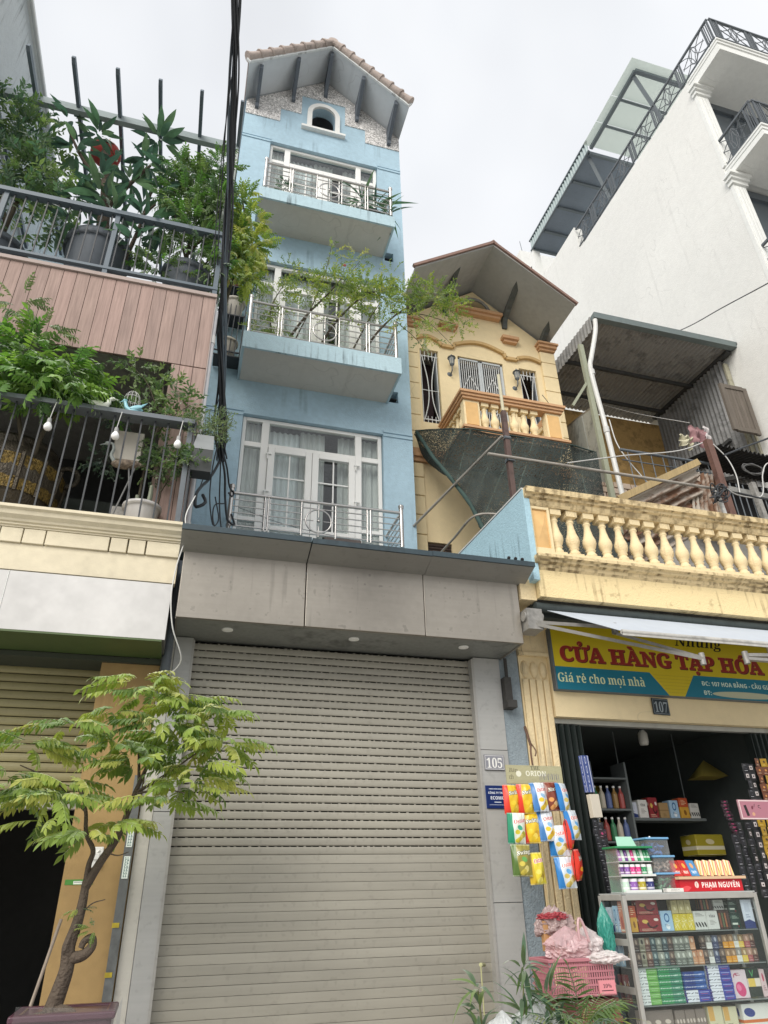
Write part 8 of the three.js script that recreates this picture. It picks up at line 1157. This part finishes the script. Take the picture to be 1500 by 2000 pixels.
// ---------------------------------------------------------------- plants on the blue house's balconies
{
  const s = thing('balcony_tree', 'airy yellow green shrub spreading over the middle balcony railing', 'shrub', [1.6, 10.15, -2.5]);
  branchSet(s, [[[[1.0, 10.3, -2.5], [1.35, 11.0, -2.4], [1.75, 11.6, -2.3], [2.0, 12.0, -2.2]], 0.03, 0.01], [[[1.6, 10.3, -2.5], [1.9, 10.9, -2.3], [2.4, 11.5, -2.1], [3.0, 11.8, -2.0]], 0.03, 0.008], [[[2.4, 10.3, -2.5], [2.7, 10.8, -2.2], [3.2, 11.3, -2.0], [3.9, 11.6, -1.9]], 0.028, 0.006], [[[0.8, 10.3, -2.5], [0.7, 11.0, -2.4], [0.9, 11.6, -2.3]], 0.018, 0.006], [[[2.2, 10.3, -2.5], [2.5, 11.0, -2.2], [2.7, 11.4, -2.1]], 0.02, 0.007], [[[1.2, 10.5, -2.5], [1.5, 11.4, -2.3], [1.7, 12.3, -2.2], [1.75, 12.75, -2.15]], 0.014, 0.004], [[[2.9, 11.2, -2.1], [3.5, 11.2, -2.0], [4.1, 11.0, -1.9]], 0.014, 0.004], [[[3.2, 11.3, -2.0], [3.6, 10.9, -1.9], [4.0, 10.4, -1.85]], 0.008, 0.003], [[[3.0, 11.0, -2.1], [3.4, 10.4, -1.95], [3.55, 9.9, -1.9]], 0.008, 0.003], [[[1.9, 10.9, -2.3], [2.0, 11.8, -2.2], [2.3, 12.4, -2.1]], 0.010, 0.004]]);
  foliage(s, [[[1.9, 11.75, -2.2], [0.45, 0.22, 0.3], 150], [[2.35, 11.7, -2.1], [0.4, 0.18, 0.28], 110], [[2.7, 11.45, -2.05], [0.45, 0.26, 0.28], 130], [[3.1, 11.75, -2.0], [0.35, 0.14, 0.22], 70], [[3.75, 11.65, -1.9], [0.42, 0.18, 0.25], 150], [[4.1, 11.4, -1.9], [0.22, 0.14, 0.2], 40], [[1.3, 11.6, -2.3], [0.4, 0.22, 0.28], 80], [[0.8, 11.4, -2.4], [0.35, 0.35, 0.2], 60], [[1.75, 12.5, -2.15], [0.10, 0.25, 0.1], 14], [[2.25, 12.45, -2.1], [0.2, 0.14, 0.1], 22], [[1.0, 12.0, -2.3], [0.16, 0.16, 0.1], 22], [[2.9, 12.1, -2.0], [0.10, 0.16, 0.1], 10], [[2.0, 11.2, -2.2], [0.6, 0.3, 0.25], 70], [[3.2, 11.0, -2.0], [0.45, 0.25, 0.2], 40], [[3.5, 10.7, -1.9], [0.25, 0.4, 0.15], 26], [[4.15, 11.05, -1.9], [0.3, 0.2, 0.15], 24], [[0.55, 10.55, -2.45], [0.2, 0.25, 0.12], 40], [[0.85, 10.6, -2.35], [0.2, 0.25, 0.12], 40]], LG.fine, [...LM.spring, LM.pale[1], LM.bright[0]], { parts: 295, partName: 'leaf_spray', seed: 51, size: [0.95, 1.6], up: 0.1 });
  const fl = mat('pink_petal', [0.65, 0.16, 0.18]);
  const f = add(s, 'flower', Array.from({ length: 7 }, (_, i) => blade(0.05, 0.04, 0.2, -0.2, 2).rotateZ(0.6).rotateY(i * 0.9).translate(1.98, 12.05, -2.0)), fl);
  const s2 = thing('balcony_plant', 'broad strap leaved plant at right end of the top balcony', 'plant', [2.7, 14.08, -2.5]);
  add(s2, 'pot', potShape(0.2, 0.35).translate(2.7, 14.1, -2.6), M.blackIron);
  foliage(s2, [[[2.45, 14.75, -2.5], [0.1, 0.08, 0.1], 12], [[2.75, 14.6, -2.45], [0.1, 0.08, 0.1], 13], [[3.0, 14.35, -2.35], [0.08, 0.1, 0.08], 12]], LG.strap, LM.dark, { parts: 40, seed: 52, up: 0.55, size: [0.8, 1.15] });
  const s3 = thing('balcony_plant', 'small dark plant behind left bars of the top balcony', 'plant', [0.85, 14.08, -2.5]);
  foliage(s3, [[[0.75, 14.45, -2.4], [0.14, 0.2, 0.1], 40], [[2.2, 14.4, -2.45], [0.2, 0.16, 0.1], 50]], LG.citrus, LM.dark, { seed: 53, size: [0.6, 0.9] });
  tag(add(scene, 'air_conditioner', [rbx(1.85, 2.45, 6.3, 6.6, -2.9, -2.6, 0.02)], mat('ac_brown', [0.16, 0.13, 0.12], { map: TX.dirty })), 'brown appliance box behind the lowest railing', 'appliance');
}
// ---------------------------------------------------------------- cables
{
  const K = M.cable; rnd = mulberry(77);
  const bundle = thing('cable_bundle', 'thick bundle of black cables rising past the blue house', 'cable bundle', [0.3, 6.9, -1.9]);
  const path = [[0.12, 7.1, -1.6], [0.07, 7.42, -1.3], [0.01, 7.92, -0.9], [-0.08, 8.49, -0.5], [-0.13, 9.05, -0.1], [-0.19, 9.79, 0.4], [-0.24, 10.24, 1.0], [-0.30, 10.6, 1.8], [-0.38, 10.96, 2.6], [-0.48, 11.3, 3.6]];
  for (let i = 0; i < 18; i++) { const a = i * 2.4, q = 0.006 + 0.037 * Math.sqrt(i / 18); add(bundle, 'cable', tube(path.map(([x, y, z], j) => { const w = 1 + 0.75 * Math.sin(j * 1.7 + i * 1.3), r = q * w * (j < 3 ? 1.5 : 1); return [x + r * Math.cos(a + j * 0.9), y, z + r * Math.sin(a + j * 0.9)]; }), 0.008 + 0.003 * (i % 3), 90, 6), i % 5 === 2 ? M.blueIron : K); }
  const lines = [
    [[[0.12, 7.15, -1.6], [0.06, 6.95, -1.6], [-0.02, 6.7, -1.5], [-0.10, 6.4, -1.2], [-0.14, 5.9, -0.6], [-0.11, 5.65, -0.4], [-0.02, 5.72, -0.4], [-0.06, 5.85, -0.45]], 0.020, 'black cable loop dropping beside the left rain pipe'],
    [[[0.12, 7.2, -1.6], [0.20, 7.0, -1.8], [0.25, 6.7, -2.0], [0.33, 6.42, -2.12], [0.42, 6.38, -2.14], [0.36, 6.55, -2.14]], 0.016, 'black cable ending coiled at the rail post foot'],
    [[[0.10, 7.3, -1.5], [0.22, 7.12, -1.8], [0.31, 6.98, -2.14], [0.37, 6.93, -2.16], [0.35, 6.86, -2.16], [0.29, 6.92, -2.16]], 0.013, 'black cable knotted round the top of the rail post'],
    [[[0.09, 7.3, -1.4], [0.13, 7.0, -1.7], [0.17, 6.6, -1.9], [0.22, 6.25, -1.9], [0.27, 6.0, -1.8]], 0.010, 'thin black cable hanging straight left of the rail post'],
    [[[0.08, 7.4, -1.3], [0.02, 6.9, -1.4], [0.03, 6.4, -1.5], [0.12, 6.05, -1.6], [0.18, 6.2, -1.7], [0.10, 6.5, -1.6]], 0.009, 'looping black cable left of the bundle foot, turned up at its end'],
    [[[0.02, 7.9, -0.95], [-0.06, 7.3, -1.0], [-0.05, 6.8, -1.2], [-0.12, 6.3, -1.1], [-0.16, 5.8, -0.5]], 0.008, 'thin black cable nearest the left rain pipe'],
    [[[0.24, 6.7, -2.12], [0.12, 6.6, -2.0], [0.10, 6.35, -1.9], [0.16, 6.1, -1.8], [0.24, 6.02, -1.75]], 0.010, 'thin black cable bowing left below the post knot'],
  ];
  for (const [p, r, l] of lines) tag(add(scene, 'cable', tube(p, r, 50, 6), K), l, 'cable', 'cables by the first balcony');
  const thin = (p, r, m, l, g) => tag(add(scene, 'cable', tube(p, r, 60, 5), m), l, 'cable', g);
  thin([[-0.16, 8.49, -0.5], [-0.23, 9.05, -0.1], [-0.29, 9.7, 0.4], [-0.33, 10.22, 1.0], [-0.36, 10.56, 1.8], [-0.40, 10.98, 2.6]], 0.009, K, 'thin black cable running close left of the thick bundle');
  thin([[-0.20, 8.3, -0.6], [-0.27, 9.0, -0.1], [-0.33, 9.66, 0.4], [-0.35, 10.2, 1.0], [-0.33, 10.58, 1.8]], 0.007, K, 'thinnest black cable farther left of the bundle');
  thin([[-0.13, 5.4, 0.3], [-0.19, 4.95, 0.62], [-0.16, 4.75, 0.66], [-0.21, 4.4, 0.66], [-0.22, 4.1, 0.66], [-0.17, 3.8, 0.64], [-0.06, 3.55, 0.5], [-0.10, 3.48, 0.4], [-0.2, 3.42, 0.3], [-0.21, 3.2, 0.25]], 0.0065, mat('white_wire', [0.62, 0.62, 0.60]), 'white wire wandering down past the steel fascia end');
  thin([[0.46, 6.72, -2.22], [1.0, 6.55, -2.2], [1.6, 6.45, -2.21], [2.98, 6.36, -2.2]], 0.005, M.greyIron, 'slack wire along the lowest balcony railing');
  // right side wires
  thin([[11.29, 14.6, -4.3], [10.77, 13.55, -2.85], [10.29, 12.67, -1.5], [9.79, 11.69, 0], [9.2, 10.6, 1.7]], 0.012, K, 'thin black cable climbing across the white side wall');
  thin([[8.1, 7.86, -0.6], [8.5, 8.05, -0.55], [9.3, 8.42, -0.45], [10.4, 9.1, -0.3]], 0.017, K, 'black cable slanting up to right edge above the lean to');
  thin([[6.0, 8.2, -1.9], [7.2, 8.55, -1.9], [8.4, 8.78, -1.75], [8.75, 8.86, -1.5]], 0.012, M.greyCable, 'pale cable running to the top of red brown post');
  thin([[8.8, 8.75, -1.4], [9.0, 8.45, -1.38], [9.06, 8.1, -1.36], [9.02, 7.7, -1.36]], 0.012, M.greyCable, 'pale cable drooping down right of the red brown post');
  thin([[8.2, 7.5, -0.9], [8.8, 7.55, -1.2], [9.3, 7.6, -1.2], [9.5, 8.1, -1.2], [9.7, 8.35, -1.2], [10.6, 8.4, -1.2]], 0.011, M.greyCable, 'pale cable bending up under the dark lean to');
  thin([[8.6, 7.45, -1.0], [9.3, 7.48, -1.1], [10.4, 7.58, -1.1]], 0.016, K, 'dark cable crossing low at the right edge');
  thin([[7.26, 10.9, -3.5], [7.0, 10.6, -3.4], [6.75, 11.1, -3.5]], 0.008, K, 'thin cable sagging between yellow house lantern and shed');
  thin([[8.6, 12.3, -4.7], [9.4, 11.5, -4.0], [10.4, 10.95, -3.4]], 0.010, M.greyCable, 'pale wire stretched across the shed interior');
  thin([[7.3, 9.6, -2.2], [7.3, 8.9, -2.1], [7.6, 8.2, -2.0], [7.9, 7.7, -1.9]], 0.012, M.greyCable, 'pale cable hanging behind the white drain pipe');
  // knot of cables on the pipe
  const kn = []; for (let i = 0; i <= 70; i++) { const a = i * 0.55; kn.push([8.05 + (0.14 + 0.05 * Math.sin(i * 0.7)) * Math.cos(a), 7.28 + 0.14 * Math.sin(a * 1.1) + 0.05 * Math.cos(i * 0.9), -0.86 + 0.05 * Math.sin(i * 1.3)]); }
  tag(add(scene, 'cable_knot', tube(kn, 0.011, 240, 5), K), 'tangled knot of black cables on the end of the horizontal pipe', 'cable knot');
  tag(add(scene, 'pipe', rod([8.15, 7.45, -1.0], [8.2, 6.9, -1.0], 0.035, 0.035, 10), mat('pvc_white', [0.7, 0.7, 0.68])), 'short white upright pipe beside the cable knot', 'pipe');
}
renderer.render(scene, camera);
